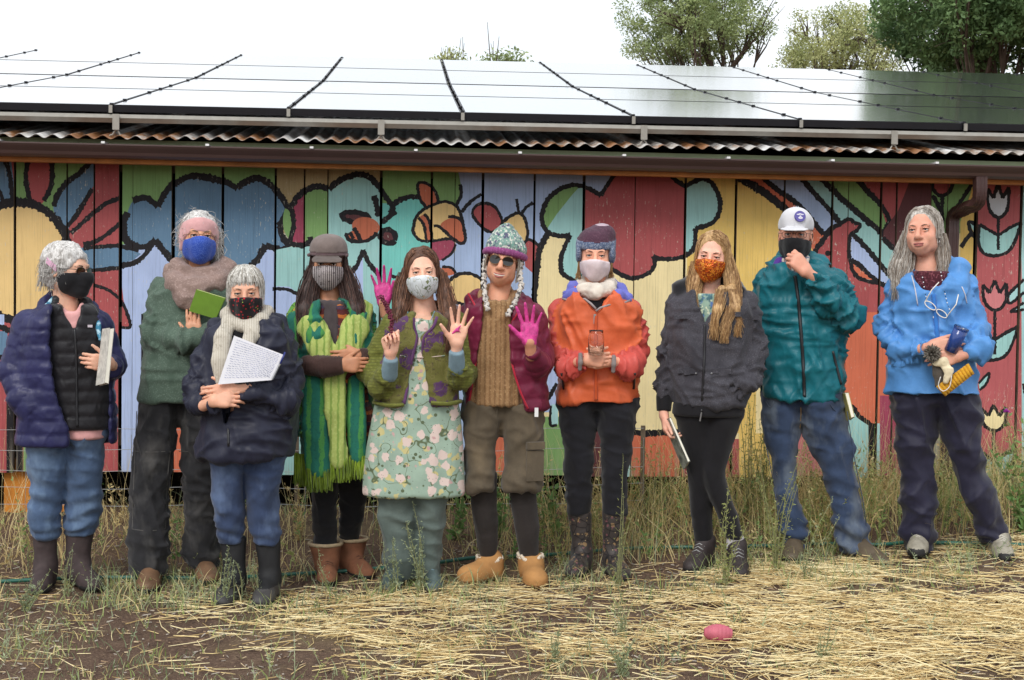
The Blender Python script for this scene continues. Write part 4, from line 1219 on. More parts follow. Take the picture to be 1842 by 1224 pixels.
def build_person(P, name_skin, head_px, joints, hands, eyes='brown', brow='dark', neck_to=None, mouth='closed', head_kw={}, masked=False, extra=None):
    """the body as one mesh: head, neck, trunk, limbs and hands; clothes hide most of it"""
    H = Head(P, *head_px, **head_kw); P.H = H
    sk = skin(name_skin[0], name_skin[1])
    mats = [sk, M_LIP, M_TEETH, M_EYEW, M_IRIS if eyes == 'brown' else M_IRISB, M_PUP, M_BROWD if brow == 'dark' else M_BROWG, M_PINK]
    Sh = Sdf(0.0047)
    H.skull(Sh, mouth=mouth)
    nb = P.L(*neck_to) if neck_to is not None else H.w(0, .04, -.17)
    Sh.cone(H.w(0, .018, -.055), nb, .050, .056, .022); Sh.cone(nb, nb - [0, 0, .05], .06, .085, .03)
    V, Q, T = Sh.mesh(); V = relax(V, Q, 1, 0.4)
    allv, allq, allt = [V], [Q], [T]; nv = len(V)
    Sb = Sdf(0.026)
    j = {k: P.L(*v) for k, v in joints.items()}
    P.j = j
    ch = (j['sl'] + j['sr']) / 2; hp = (j['hl'] + j['hr']) / 2 + [0, 0, .10]
    Sb.cone(nb, ch - [0, 0, .05], .05, .09, .04); Sb.cone(ch - [0, 0, .06], hp, .095, .095, .05); Sb.cone(j['sl'] - [0, 0, .02], j['sr'] - [0, 0, .02], .045, .045, .05)
    for q in 'lr':
        md = j.get('m' + q); Sb.cone(j['s' + q], j['e' + q], .036, .030, .02)
        for a_1, a_2 in (((j['e' + q], j['w' + q]),) if md is None else ((j['e' + q], md), (md, j['w' + q]))): Sb.cone(a_1, a_2, .028, .024, .015)
        kk = j['k' + q]; kk[1] = j['a' + q][1] * .5
        Sb.cone(j['h' + q], kk, .050, .032, .03); Sb.cone(kk, j['a' + q], .032, .022, .02)
        Sb.cone(j['a' + q], [j['a' + q][0], j['a' + q][1], .05], .026, .024, .02)
    v, q, t = Sb.mesh(); allv.append(v); allq.append(q + nv); allt.append(t * 0); nv += len(v)
    for hd in hands:
        S3 = Sdf(0.0040)
        make_hand(S3, **hd)
        v, q, t = S3.mesh(); v = relax(v, q, 1, 0.4); allv.append(v); allq.append(q + nv); allt.append(t); nv += len(v)
    b = MB(); H.extras(b, (3, 4, 5, 6), gaze=P.__dict__.get('gaze', 0)); H.lips(b, 1, 5, 2, mouth == 'smile')
    if extra: extra(b, H)
    v = np.concatenate(b.v); q = np.concatenate(b.q); allv.append(v); allq.append(q + nv); allt.append(np.array(b.mq)); 
    tt = [x + nv for x in b.t]
    me = mesh_np('person', np.concatenate(allv), np.concatenate(allq), np.concatenate(tt) if tt else None, mi_q=np.concatenate(allt), mi_t=b.mt if tt else None)
    P.root = link('person', me, None, mats, P.g)
    P.root.rotation_euler = (0, 0, -P.az)
    tag(P.root, P.label, 'person', P.group)
    return P.root

def mask_obj(P, mat, top=-.012, side=-.020, low=-.098, infl=.0055, loops=True, loopmat=None, name='face_mask', puff=0.0):
    """cloth mask over nose, cheeks and chin"""
    H = P.H
    S = Sdf(0.0052); H.skull(S, 0.03, smooth_face=True)
    if puff: S.ell(H.w(0, -.085, -.045), np.array((.035, .035, .040)) * H.k, .03, 0, '+', H.A)
    A = H.A; c = H.c; K = H.k
    def cut(px, py, pz, nx, ny, nz):
        nvec = nx * A[0] + ny * A[1] + nz * A[2]; nvec /= np.linalg.norm(nvec); S.half(nvec, np.dot(nvec, H.w(px, py, pz)))
    cut(0, -.10, top, 0, .14, 1.0)            # top edge, falling towards the ears
    cut(0, -.004, 0, 0, 1, -.15)                # behind the cheeks
    cut(0, -.05, low - .012, 0, .35, -1)
    v = soft(name, S, mat, P.root, inflate=infl * K, it=2, disp=lambda v, n, t: folds(v, .003, 22, 3))
    if loops:
        for q in (-1, 1):
            MB().tube([H.w(q * .062, -.030, -.028), H.w(q * .074, -.004, -.014), H.w(q * .079, .018, .006), H.w(q * .080, .026, -.010), H.w(q * .074, .012, -.042), H.w(q * .056, -.022, -.068)], .0017, 5).build('ear_loop', loopmat or mat, v, smooth=True)
    return v

def shoe(P, heel, ang, mat, solemat, length=.27, width=.048, height=.10, shaft=None, name='shoe', toe_h=.036, sole=.022, extra=None, lacemat=None, disp=None, toecap=False):
    """heel: ground point under the ankle; ang: 0 points at the camera, + to the image right"""
    a = R(ang); f = np.array([math.sin(a), -math.cos(a), 0]); s_ = np.array([math.cos(a), math.sin(a), 0])
    S = Sdf(0.007); A = [s_, f, (0, 0, 1)]
    ln = length
    S.ell(heel + [0, 0, .045], (width * .86, .055, .05), .02, 0, '+', A)
    S.ell(heel + f * (ln * .33) + [0, 0, .036], (width * .95, ln * .28, .042), .03, 0, '+', A)
    S.ell(heel + f * (ln * .56) + [0, 0, toe_h * .8], (width, ln * .26, toe_h), .03, 0, '+', A)
    S.cone(heel + [0, 0, height], heel + f * ln * .42 + [0, 0, .05], .044, .03, .04)
    S.cone(heel + [0, 0, height], heel + [0, 0, .04], .043, .045, .03)
    if shaft is not None:
        S.loft(shaft, .03, 0)
    S.half((0, 0, -1), 0.004)
    def mf(c, tg):
        t = tg.copy(); t[c[:, 2] < sole] = 1
        if toecap: t[((c - heel) @ f > ln * .70) & (c[:, 2] < .045)] = 1
        return t
    def dz(v, n, t):
        o = np.where(v[:, 2] < sole + .002, .0035, 0.0)
        if disp is not None: o = o + disp(v, n, t)
        else: o = o + folds(v, .004, 14, 5)
        return o
    o = soft(name, S, [mat, solemat], P.root, matfn=mf, disp=dz)
    if lacemat is not None:
        b = MB()
        for i, u in enumerate(np.linspace(0.12, .40, 5)):
            z = height + .012 - (height - .05) * (u - .05) / .42; c = heel + f * ln * u + [0, 0, z + .022]
            b.tube([c - s_ * .026 - [0, 0, .010], c + f * .004 + [0, 0, .004], c + s_ * .026 - [0, 0, .010]], .003, 5)
        b.build('laces', lacemat, o, smooth=True)
    return o

def strands(name, mat, parent, paths, r0=.0035, r1=.0012, nside=3, jitter=0.0, seed=0, smooth=True, K=6):
    """hair locks: every polyline becomes a thin tapering three-sided lock"""
    rs = np.random.RandomState(seed); n = len(paths); T = np.zeros((n, K, 3))
    for i, p in enumerate(paths):
        p = np.asarray(p, float); d = np.r_[0, np.cumsum(np.linalg.norm(np.diff(p, axis=0), axis=1))]
        u = np.linspace(0, d[-1], K)
        for c in range(3): T[i, :, c] = np.interp(u, d, p[:, c])
    tg = np.gradient(T, axis=1); tg /= np.linalg.norm(tg, axis=2, keepdims=True) + 1e-9
    rf = rs.randn(n, 1, 3); a = np.cross(tg, rf); a /= np.linalg.norm(a, axis=2, keepdims=True) + 1e-9; b = np.cross(tg, a)
    t = np.linspace(0, 1, K)[None, :, None]; w = (r0 * (.7 + .6 * rs.rand(n)))[:, None, None]
    w = np.maximum(w * (1 - t ** 2.2) + r1 * t ** 2.2, .0006)
    V = np.stack([T + w * (math.cos(g) * a + math.sin(g) * b) for g in (0, 2.1, 4.2)], 2).reshape(-1, 3)
    q = np.array([(k * 3 + j, k * 3 + (j + 1) % 3, (k + 1) * 3 + (j + 1) % 3, (k + 1) * 3 + j) for k in range(K - 1) for j in range(3)])
    Q = (q[None] + (np.arange(n) * K * 3)[:, None, None]).reshape(-1, 4)
    mats = list(mat) if isinstance(mat, (list, tuple)) else [mat]
    return link(name, mesh_np(name, V, Q, mi_q=np.repeat(rs.randint(0, len(mats), n), len(q)), smooth=smooth), parent, mats)

def hairmat(name, c1, c2, rough=0.5):
    if name in MATS: return MATS[name]
    m, t, b = _new(name)
    n = noise(t, coords(t, (1, 1, 0.12)), 130, 4, 0.7); n2 = noise(t, coords(t), 12, 3)
    c = ramp(t, n, [(0.35, lin(c1)), (0.65, lin(c2))]); c = mixc(t, 0.35, c, n2, 'OVERLAY')
    t.links.new(c, b.inputs['Base Color']); b.inputs['Roughness'].default_value = rough; b.inputs['Specular IOR Level'].default_value = 0.4
    bump(t, b, n, 0.6, 0.004)
    MATS[name] = m
    return m

def long_hair(P, name, mats, part=0.0, n=420, length=.30, flare=.02, seed=0, fringe=False, curl=.006, front=48, r0=.0036, length_fn=None, rad=(.081, .100, .091), shoulder=True, wave=14, y_front=0.0, inner=True, mass=(), mass_n=170):
    """locks fall from a parting over the skull and down to the shoulders"""
    H = P.H; rs = np.random.RandomState(seed); paths = []
    base = Sdf(0.006)
    base.ell(H.w(0, .018, .036), np.array(rad) * .965 * H.k, .01, 0, '+', H.A)
    nA = (-1.0 * H.A[1] + .62 * H.A[2]); nA = nA / np.linalg.norm(nA)
    base.ell(H.w(0, -.086, -.040 if fringe else -.030), np.array((.066, .076, .090 if fringe else .108)) * H.k, .012, 0, '-', H.A)
    for (mp, mr, sq_) in mass: base.chain(P.pts(mp), [P.m(r) * .66 for r in mr], .03, 0, sq=sq_)
    if inner: base.ell(H.w(0, .045, -.04), np.array((.070, .05, .085)) * H.k, .03, 0, '+', H.A)
    cap = soft(name, base, mats, P.root, it=1, disp=lambda v, n_, t: folds(v, .005, 34, 2, (1, 1, .15)) + folds(v, .008, 16, 3, (1, 1, .2)))
    for i in range(n):
        ph = rs.uniform(-180, 180)                   # 0 = towards the face
        if abs(ph) < front and not fringe: ph = math.copysign(rs.uniform(front, front + 22), ph if ph else 1)
        lay = rs.uniform(0.96, 1.07)
        L = length * rs.uniform(.82, 1.08)
        if length_fn: L = length_fn(ph, L)
        if fringe and abs(ph) < front: L = .128 * rs.uniform(.88, 1.06)
        a = R(ph); dirx, diry = math.sin(a), -math.cos(a)
        y0 = float(np.clip(-.075 * math.cos(a) + rs.uniform(-.03, .05), -.078, .085))
        if fringe and abs(ph) < front: y0 = rs.uniform(-.03, .0)
        x0 = part + rs.uniform(-.006, .006)
        u0 = np.array([x0 / rad[0], (y0 - .0) / rad[1], 0]); u0[2] = math.sqrt(max(.02, 1 - u0[0] ** 2 - u0[1] ** 2)); u1 = np.array([dirx, diry, -.05]); u1 /= np.linalg.norm(u1); u0 /= np.linalg.norm(u0)
        om = math.acos(np.clip(u0.dot(u1), -1, 1)); pts = []; tot = 0; prev = None
        for t_ in np.linspace(0, 1, 8):
            u_ = (math.sin((1 - t_) * om) * u0 + math.sin(t_ * om) * u1) / (math.sin(om) + 1e-6)
            k_ = lay if t_ > .05 else .97
            p = H.w(u_[0] * rad[0] * k_, .016 + u_[1] * rad[1] * k_, .036 + u_[2] * rad[2] * k_)
            if prev is not None: tot += np.linalg.norm(p - prev)
            pts.append(p); prev = p
            if tot > L: break
        phs = rs.uniform(0, 6.28); out = pts[-1] - H.w(0, .02, .03); out[2] = 0; out /= np.linalg.norm(out) + 1e-9
        st = .024; k = 0; rem = L - tot
        side = np.array([-out[1], out[0], 0])
        p = pts[-1]
        while rem > 0:
            k += 1; f = min(1, k / 6)
            o = flare * st / .1 * (1.0 if k < 8 else .2)
            inward = -.004 if k < 4 else 0
            p = p + np.array([0, 0, -st]) + out * (o + inward + curl * math.sin(k * wave / 14. + phs)) + side * curl * math.cos(k * wave / 14. + phs * 1.3) + [0, y_front * st / .1 * (1 if out[1] < .3 else .1), 0]
            pts.append(p); rem -= st
        if len(pts) > 2: paths.append(pts)
    for (mp, mr, sq_) in mass:
        cp = catmull(P.pts(mp), .03); rd = np.interp(np.linspace(0, 1, len(cp)), np.linspace(0, 1, len(mr)), [P.m(r) for r in mr])
        for i in range(mass_n):
            a = rs.uniform(math.pi, 2 * math.pi) if rs.rand() < .75 else rs.uniform(0, math.pi); e = rs.uniform(.6, 1.15); ph = rs.uniform(0, 6.28); cu = curl * rs.uniform(.4, 2.2); tw = rs.uniform(-.5, .5)
            k0 = rs.randint(0, max(1, len(cp) // 3)); k1 = len(cp) + 0
            ext = rs.uniform(0, .05)
            pp = [cp[k] + rd[k] * e * np.array([math.cos(a + tw * k / len(cp)), (sq_ or 1) * math.sin(a + tw * k / len(cp)), 0]) + cu * np.array([math.sin(k * .55 + ph), .5 * math.cos(k * .5 + ph), 0]) for k in range(k0, k1)]
            pp.append(pp[-1] + np.array([rs.uniform(-.012, .012), 0, -ext])); pp.append(pp[-1] + np.array([rs.uniform(-.012, .012), 0, -ext * .8]))
            paths.append(pp)
    strands('hair_locks', mats, cap, paths, r0, .0009, 3, seed=seed)
    return cap

def curly_hair(P, name, mats, n=420, L=.055, rad=(.079, .098, .088), face_cut=True, seed=0, r0=.0026, droop=.3, back_low=-.07, thick=1.04, front=55, fl=1.0):
    """short curls all over the skull"""
    H = P.H; rs = np.random.RandomState(seed); paths = []
    base = Sdf(0.006); base.ell(H.w(0, .020, .038), np.array(rad) * thick * H.k, .01, 0, '+', H.A); base.ell(H.w(0, .040, -.020), np.array((.074, .062, .075)) * H.k, .03, 0, '+', H.A)
    base.ell(H.w(0, -.085, -.040), np.array((.070, .078, .098)) * H.k, .010, 0, '-', H.A)
    cap = soft(name, base, mats, P.root, it=1, disp=lambda v, n_, t: folds(v, .016, 26, seed))
    while len(paths) < n:
        u = rs.randn(3); u /= np.linalg.norm(u)
        if u[2] < -.75: continue
        ph = abs(math.degrees(math.atan2(u[0], -u[1])))
        if ph < front and u[2] < .72: continue
        p = np.array([u[0] * rad[0] * thick, .02 + u[1] * rad[1] * thick, .038 + u[2] * rad[2] * thick * (1.0 if u[2] > 0 else 1.35)])
        l = L * rs.uniform(.6, 1.3); k = 7; ax1 = rs.randn(3); ax1 -= u * ax1.dot(u); ax1 /= np.linalg.norm(ax1); ax2 = np.cross(u, ax1)
        w = rs.uniform(.006, .012); pts = []; ph0 = rs.uniform(0, 6.28)
        tang = rs.randn(3) * .5; tang -= u * tang.dot(u)
        for i in range(k):
            t = i / (k - 1)
            q = p + u * l * (.25 + .30 * t) * fl + tang * l * t + np.array([0, 0, -droop * l * t * t]) + w * t * (math.cos(ph0 + 6 * t) * ax1 + math.sin(ph0 + 6 * t) * ax2)
            pts.append(H.w(*(q - u * l * .22)))
        paths.append(pts)
    strands('curls', mats, cap, paths, r0, .0007, 3, seed=seed)
    return cap

def relaxline(q, it=3):
    for _ in range(it): q[1:-1] = q[1:-1] * .4 + .3 * (q[:-2] + q[2:])
    return q

def zipper(P, parent, pts, mat, w=.006, name='zip'):
    q = relaxline(proj(P, parent, catmull(pts, .015), w * .35)); return MB().tube(q, w, 6).build(name, mat, parent, smooth=True)

def limb_bands(pts, pitch, amp):
    def f(v): return amp * (np.abs(np.sin(np.pi * arclen(v, pts) / pitch)) ** 0.55 - 0.6)
    return f
# ================================================================ CLOTHING HELPERS
def pattern(name, base, layers, rough=0.8, bmp=0.2, map_scale=(1, 1, 1), sheen=0.1):
    """printed or knitted cloth: layers (kind, scale, lo, hi, colour)"""
    if name in MATS: return MATS[name]
    m, t, b = _new(name)
    v = coords(t, map_scale)
    base = lin(base)
    n0 = noise(t, v, 8, 3)
    col = ramp(t, n0, [(0.3, tuple(x * .82 for x in base)), (0.7, tuple(min(1, x * 1.15) for x in base))])
    for i, (kind, sc, lo, hi, c) in enumerate(layers):
        mp = N(t, 'ShaderNodeMapping'); t.links.new(v, mp.inputs[0]); mp.inputs['Location'].default_value = (i * 1.7, i * .9, i * 2.3)
        if kind == 'dots':
            n = N(t, 'ShaderNodeTexVoronoi', Scale=sc); t.links.new(mp.outputs[0], n.inputs['Vector']); f = ramp(t, n.outputs['Distance'], [(lo, (1, 1, 1)), (hi, (0, 0, 0))])
        elif kind == 'petals':
            nz = N(t, 'ShaderNodeTexNoise', Scale=sc * 2.6, Detail=2); t.links.new(mp.outputs[0], nz.inputs['Vector'])
            n = N(t, 'ShaderNodeTexVoronoi', Scale=sc); t.links.new(mp.outputs[0], n.inputs['Vector'])
            ma = N(t, 'ShaderNodeMath', operation='MULTIPLY_ADD'); t.links.new(nz.outputs[0], ma.inputs[0]); ma.inputs[1].default_value = 0.55; t.links.new(n.outputs['Distance'], ma.inputs[2])
            f = ramp(t, ma.outputs[0], [(lo, (1, 1, 1)), (hi, (0, 0, 0))])
        elif kind == 'edges':
            n = N(t, 'ShaderNodeTexVoronoi', Scale=sc, feature='DISTANCE_TO_EDGE'); t.links.new(mp.outputs[0], n.inputs['Vector']); f = ramp(t, n.outputs['Distance'], [(lo, (1, 1, 1)), (hi, (0, 0, 0))])
        elif kind == 'lines':
            n = N(t, 'ShaderNodeTexNoise', Scale=sc, Detail=1); t.links.new(mp.outputs[0], n.inputs['Vector']); f = ramp(t, n.outputs[0], [(lo - .006, (0, 0, 0)), (lo, (1, 1, 1)), (hi, (1, 1, 1)), (hi + .006, (0, 0, 0))])
        elif kind == 'noise':
            n = N(t, 'ShaderNodeTexNoise', Scale=sc, Detail=4); t.links.new(mp.outputs[0], n.inputs['Vector']); f = ramp(t, n.outputs[0], [(lo, (0, 0, 0)), (hi, (1, 1, 1))])
        elif kind in ('bandz', 'bandx', 'bandd'):
            n = N(t, 'ShaderNodeTexWave', Scale=sc, Distortion=1.2); n.bands_direction = {'bandz': 'Z', 'bandx': 'X', 'bandd': 'DIAGONAL'}[kind]; n.inputs['Detail Scale'].default_value = 6; t.links.new(v, n.inputs['Vector']); f = ramp(t, n.outputs[0], [(lo, (0, 0, 0)), (hi, (1, 1, 1))])
        col = mixc(t, f, col, lin(c))
    t.links.new(col, b.inputs['Base Color']); b.inputs['Roughness'].default_value = rough; b.inputs['Specular IOR Level'].default_value = 0.25
    b.inputs['Sheen Weight'].default_value = sheen
    if bmp: bump(t, b, noise(t, v, 240, 2), bmp, 0.004); bump(t, b, noise(t, coords(t, (1, 1, .6)), 15, 4), .2, .02)
    MATS[name] = m
    return m

def jacket(P, name, mats, torso, ry, sleeves, slots=(), h=.0094, disp=None, extra=None, cy=0.0, p=2.35, amp=.009, fscale=9, seed=0, slot_y=-.005, armk=.035, matfn=None, stretch=(1, 1, .7)):
    S = Sdf(h); S.loft(P.rows(torso, ry, cy), .02, 0, p=p, rnd=.005)
    P.arm = []
    for i, (pp, rr) in enumerate(sleeves):
        pts = P.pts(pp); P.arm.append(pts); rad = [P.m(r) * (.86 if k_ == 0 else .90) for k_, r in enumerate(rr)]
        S.chain(pts, rad, armk, i + 1, capb=True)
    if extra: extra(S)
    for sl in slots: S.slot(P.srows(sl), slot_y)
    def dd(v, n, t):
        if disp is not None:
            r = disp(v, n, t)
            if r is not None: return r
        wl = .55 / fscale
        o = drape(v, amp * 1.5, wl, seed, 25) + folds(v, amp * .25, fscale * .7, seed, stretch)
        for i, pts in enumerate(P.arm):
            m = t == i + 1
            if m.any(): o[m] = limbfold(v[m], pts, amp * 1.9, wl * .75, seed + 7 * i) + folds(v[m], amp * .3, fscale, seed + 9) + creases(v[m], amp * .6, wl * .7, 4, 40, seed + 3)
        return o
    mm = mats if isinstance(mats, (list, tuple)) else [mats]
    return soft(name, S, mm, P.root, disp=dd, matfn=matfn if matfn else (lambda c, t: np.minimum(t, len(mm) - 1) if len(mm) > 1 else t * 0))

def trousers(P, name, mat, legs, waist=None, ry=.085, h=.0100, bunch=(), amp=.008, seed=0, fscale=8, feet=None):
    """legs: two lists of rows (py, xl, xr, ry, cy)"""
    S = Sdf(h)
    for i, l in enumerate(legs):
        y0, y1 = l[0][0], l[-1][0]; ft = feet[i][1] if feet is not None else 0
        l = [(r[0], r[1], r[2], r[3] if len(r) > 3 else ry, ft * ((r[0] - y0) / (y1 - y0)) ** 1.2) for r in l]
        S.loft(P.rows(l, ry), .012, i, p=2.1, rnd=.006)
    if waist: S.loft(P.rows(waist, .085), .03, 0, p=2.3)
    def dd(v, n, t):
        wl = .5 / fscale
        o = drape(v, amp * 1.5, wl, seed, 15) + creases(v, amp * 1.0, wl, 5, 75, seed + 11) + folds(v, amp * .3, fscale * .7, seed)
        for (z0, z1, a, f) in bunch:
            w = np.clip((z1 - v[:, 2]) / (z1 - z0), 0, 1) * np.clip((v[:, 2] - z0 + .05) / .05, 0, 1)
            o += w * a * np.sin(v[:, 2] * f + 11.0 * vnoise(v * [1, 1, .5], 6, seed + 3) + 20 * v[:, 0]) * (.4 + vnoise(v, 9, seed + 8))
        return o
    return soft(name, S, mat, P.root, disp=dd, matfn=lambda c, t: t * 0)

def zof(P, py, px=None, dy=0): return P.L(921 if px is None else px, py, dy)[2]

def flat_item(name, mat, P, pxs, dy, thick, label, cat, back=None, matside=None, extra=None):
    """a thin rigid thing (book, pad) from its outline corners (px, py, dy) with real thickness"""
    pts = np.array([P.L(*(q if len(q) > 2 else (q[0], q[1], dy))) for q in pxs])
    n = np.cross(pts[1] - pts[0], pts[2] - pts[0]); n /= np.linalg.norm(n); n = n if n[1] > 0 else -n
    root = empty(name, P.g, -P.az); tag(root, label, cat)
    MB().prism(pts, n * thick * .12).build('cover', mat, root)
    c = pts.mean(0)
    pin = c + (pts - c) * .97 + n * thick * .12
    MB().prism(pin, n * thick * .76).build('pages', matside or plain('paper_edge', (232, 228, 214), .8, var=.05), root)
    MB().prism(pts + n * thick * .88, n * thick * .12).build('back_cover', back or mat, root)
    if extra: extra(root, pts, n)
    return root

def glasses(P, lens, frame, name='sunglasses', rx=.0235, rz=.019, y=-.1015, sq=2.4, r=.0016, zc=.001, lens_on=True):
    H = P.H; fr = MB()
    o = None
    th = np.linspace(0, 2 * math.pi, 25)
    loops = []
    for q in (-1, 1):
        e = lambda a: (math.copysign(abs(math.cos(a)) ** (2 / sq), math.cos(a)) * rx, math.copysign(abs(math.sin(a)) ** (2 / sq), math.sin(a)) * rz)
        L = [H.w(q * .0305 + e(a)[0], y + abs(q * .0305 + e(a)[0]) ** 2 * 3.2, zc + e(a)[1]) for a in th]
        loops.append(L); fr.tube(L, r, 5)
        fr.tube([H.w(q * .054, y + .011, zc + .006), H.w(q * .068, y + .030, zc + .006), H.w(q * .078, -.02, zc + .004), H.w(q * .079, .018, zc - .002)], r * 1.1, 5)
    fr.tube([H.w(-.008, y + .001, zc + .004), H.w(0, y - .001, zc + .007), H.w(.008, y + .001, zc + .004)], r * 1.1, 5)
    o = fr.build(name, frame, P.root, smooth=True)
    if lens_on:
        for L in loops: MB().prism(np.array(L[:-1]), P.H.A[1] * .0012).build('lens', lens, o)
    return o

M_ZIP = plain('dark_zip', (34, 34, 38), .4, var=.1); M_ZIPS = plain('silver_zip', (150, 150, 152), .35, metal=.6)
M_SOLE = plain('black_rubber', (34, 33, 33), .7, var=.25, scale=30, bmp=.2); M_BOOT = plain('muddy_rubber_boot', (62, 60, 60), .6, var=.6, scale=11, bmp=.3)
M_GLASSLENS = plain('dark_lens', (18, 15, 14), .08, var=.02, spec=.8); M_BLKFRAME = plain('black_frame', (20, 18, 18), .3)
DEN = dict(rough=.85, var=.22, wrinkle=.35, weave=.2, weave_scale=420, crumple=.22, crease_scale=9)
M_STITCH = plain('tan_stitching', (168, 136, 92), .8)

# ================================================================ PERSON: navy puffer coat
P = P1 = Person('person in navy puffer coat and black mask looking right, at left end of row', 112, 1060)
hl, hr = P.G(82, 1055), P.G(142, 1052)
build_person(P, ('fair_skin_a', (206, 160, 136)), (121, 486, .0), dict(sl=(60, 578, .02), sr=(172, 578, .02), el=(30, 668, .03), er=(203, 668, .0), wl=(62, 742, -.06), wr=(196, 657, -.17), hl=(90, 780), hr=(145, 780), kl=(84, 900), kr=(148, 900), al=(82, 1030, hl[1]), ar=(140, 1028, hr[1])),
             [dict(wrist=P.L(202, 655, -.19), d=(-1, -.25, .12), n=(.1, 1, 0), thumb=-1, curl=(28, 45, 30), spread=2, size=.98, arm=P.L(208, 662, -.12))], head_kw=dict(yaw=52, pitch=-3, size=1.06), neck_to=(118, 552, .03), brow='grey')
M_NAVYP = fabric('navy_down_nylon', (42, 43, 80), rough=.40, var=.25, wrinkle=.5, sheen=.05, crumple=.35, crease_scale=16); M_VEST = fabric('black_down_nylon', (30, 29, 33), rough=.42, var=.2, wrinkle=.5, crumple=.35, crease_scale=16)
def puff(pitch, amp, zamp=None):
    def f(P):
        def g(v, n, t):
            o = amp * (np.abs(np.sin(np.pi * v[:, 2] / pitch + .8 * vnoise(v, 6, 3))) ** .38 - .7)
            for i, pts in enumerate(P.arm):
                m = t == i + 1
                if m.any(): o[m] = amp * (np.abs(np.sin(np.pi * arclen(v[m], pts) / pitch + .6 * vnoise(v[m], 6, 4))) ** .38 - .7)
            return o + folds(v, .008, 15, 2, (.7, .7, 1.3))
        return g
    return f
def ex1(S):
    S.chain(P1.pts([(76, 566, .02), (80, 545, .03), (92, 528, .06)]), [.025, .022, .016], .02, 3); S.chain(P1.pts([(178, 572, .0), (165, 552, .02), (156, 545, .04)]), [.024, .02, .016], .02, 3)
    S.ell(P1.L(120, 545, .09), (.10, .03, .045), .03, 3)
coat = jacket(P, 'puffer_coat', [M_NAVYP], [(548, 92, 160), (560, 58, 180), (580, 42, 194), (640, 34, 200), (700, 34, 206), (760, 30, 212), (802, 27, 208)], .15, [([(50, 582, .02), (26, 668, .02), (40, 715, -.04), (66, 745, -.09)], (27, 26, 24, 20)), ([(178, 582, .02), (203, 655, .0), (202, 664, -.16)], (26, 23, 17))],
              slots=[[(530, 95, 160), (560, 92, 172), (620, 88, 188), (700, 98, 194), (770, 122, 196), (820, 124, 198)]], disp=puff(.070, .009)(P), extra=ex1, slot_y=.02)
soft('coat_collar_lining', Sdf(.007).chain(P.pts([(150, 556, -.03), (166, 566, -.05), (176, 584, -.09), (180, 612, -.13)]), [.014, .017, .016, .008], .01).chain(P.pts([(96, 536, .0), (84, 552, -.03), (82, 575, -.08)]), [.010, .013, .010], .01), pattern('teal_print_lining', (56, 120, 150), [('noise', 60, .5, .6, (170, 205, 220))]), coat)
S = Sdf(.0088); S.loft(P.rows([(548, 92, 165), (565, 78, 184), (620, 74, 200), (700, 80, 204), (772, 96, 200)], .128), .02); S.chain(P.pts([(92, 560, -.02), (104, 540, .0), (120, 534, .03)]), [.022, .02, .018], .02); S.chain(P.pts([(166, 562, -.03), (156, 544, .0), (146, 538, .03)]), [.022, .02, .018], .02)
S.slot(P.srows([(530, 112, 146), (560, 112, 146), (590, 131, 136)]), .0)
vest = soft('quilted_vest', S, M_VEST, P.root, disp=lambda v, n, t: .006 * (np.abs(np.sin(np.pi * v[:, 2] / .06)) ** .5 - .6) + folds(v, .006, 15, 1))
zipper(P, vest, P.pts([(134, 592, -.125), (137, 640, -.131), (138, 700, -.132), (139, 768, -.132)]), M_ZIP, .006)
MB().box(proj(P, vest, P.L(162, 587, -.128))[0], (.011, .003, .006)).build('chest_badge', plain('badge_white', (200, 190, 200), .6), vest)
M_PINKC = fabric('pink_cotton', (216, 160, 158), wrinkle=.3)
sh = soft('shirt', Sdf(.008).loft(P.rows([(560, 100, 160), (650, 95, 190), (740, 98, 192), (789, 114, 190)], .112), .02).chain(P.pts([(104, 550, -.03), (112, 562, -.07), (130, 588, -.105)]), [.012, .016, .012], .01).chain(P.pts([(148, 548, -.03), (144, 562, -.07), (134, 588, -.105)]), [.012, .016, .012], .01), M_PINKC, P.root, disp=lambda v, n, t: folds(v, .006, 12, 7))
M_JEAN1 = fabric('washed_blue_denim', (74, 94, 124), fade=(122, 146, 174), **DEN)
jn = trousers(P, 'jeans', M_JEAN1, [[(755, 50, 128, .085), (775, 42, 124, .105), (830, 52, 121, .095), (872, 54, 118, .09), (905, 49, 114, .09, hl[1] * .6), (938, 48, 108, .085, hl[1]), (966, 56, 106, .07, hl[1])], [(755, 108, 188, .085), (775, 112, 192, .105), (830, 116, 188, .095), (880, 117, 185, .09), (910, 116, 183, .09), (940, 114, 178, .085), (962, 122, 170, .07)]], bunch=[(.28, .62, .008, 85)], seed=1, feet=(hl, hr), waist=[(735, 60, 185), (790, 50, 190)])
M_BOOTB = plain('brown_neoprene', (62, 50, 50), .8, var=.25, scale=20)
for hx, rows_, ang in ((hl, [(952, 58, 104, .058, hl[1]), (1000, 62, 102, .052, hl[1]), (1035, 64, 100, .05, hl[1])], -10), (hr, [(952, 119, 170, .058, hr[1]), (1000, 118, 162, .052, hr[1]), (1035, 117, 158, .05, hr[1])], 22)):
    def mfb(c, tg, z=zof(P, 1008)): return np.where(c[:, 2] > z, 2, np.where(c[:, 2] < .03, 1, 0))
    b_ = shoe(P, hx, ang, M_BOOT, M_SOLE, shaft=P.rows(rows_, .05), name='rubber_boot', length=.28)
    me = b_.data; me.materials.append(M_BOOTB); cz = np.zeros(len(me.polygons) * 3); me.polygons.foreach_get('center', cz); cz = cz[2::3]; mi = np.zeros(len(cz), np.int32); me.polygons.foreach_get('material_index', mi); mi[cz > zof(P, 1008)] = 2; me.polygons.foreach_set('material_index', mi)
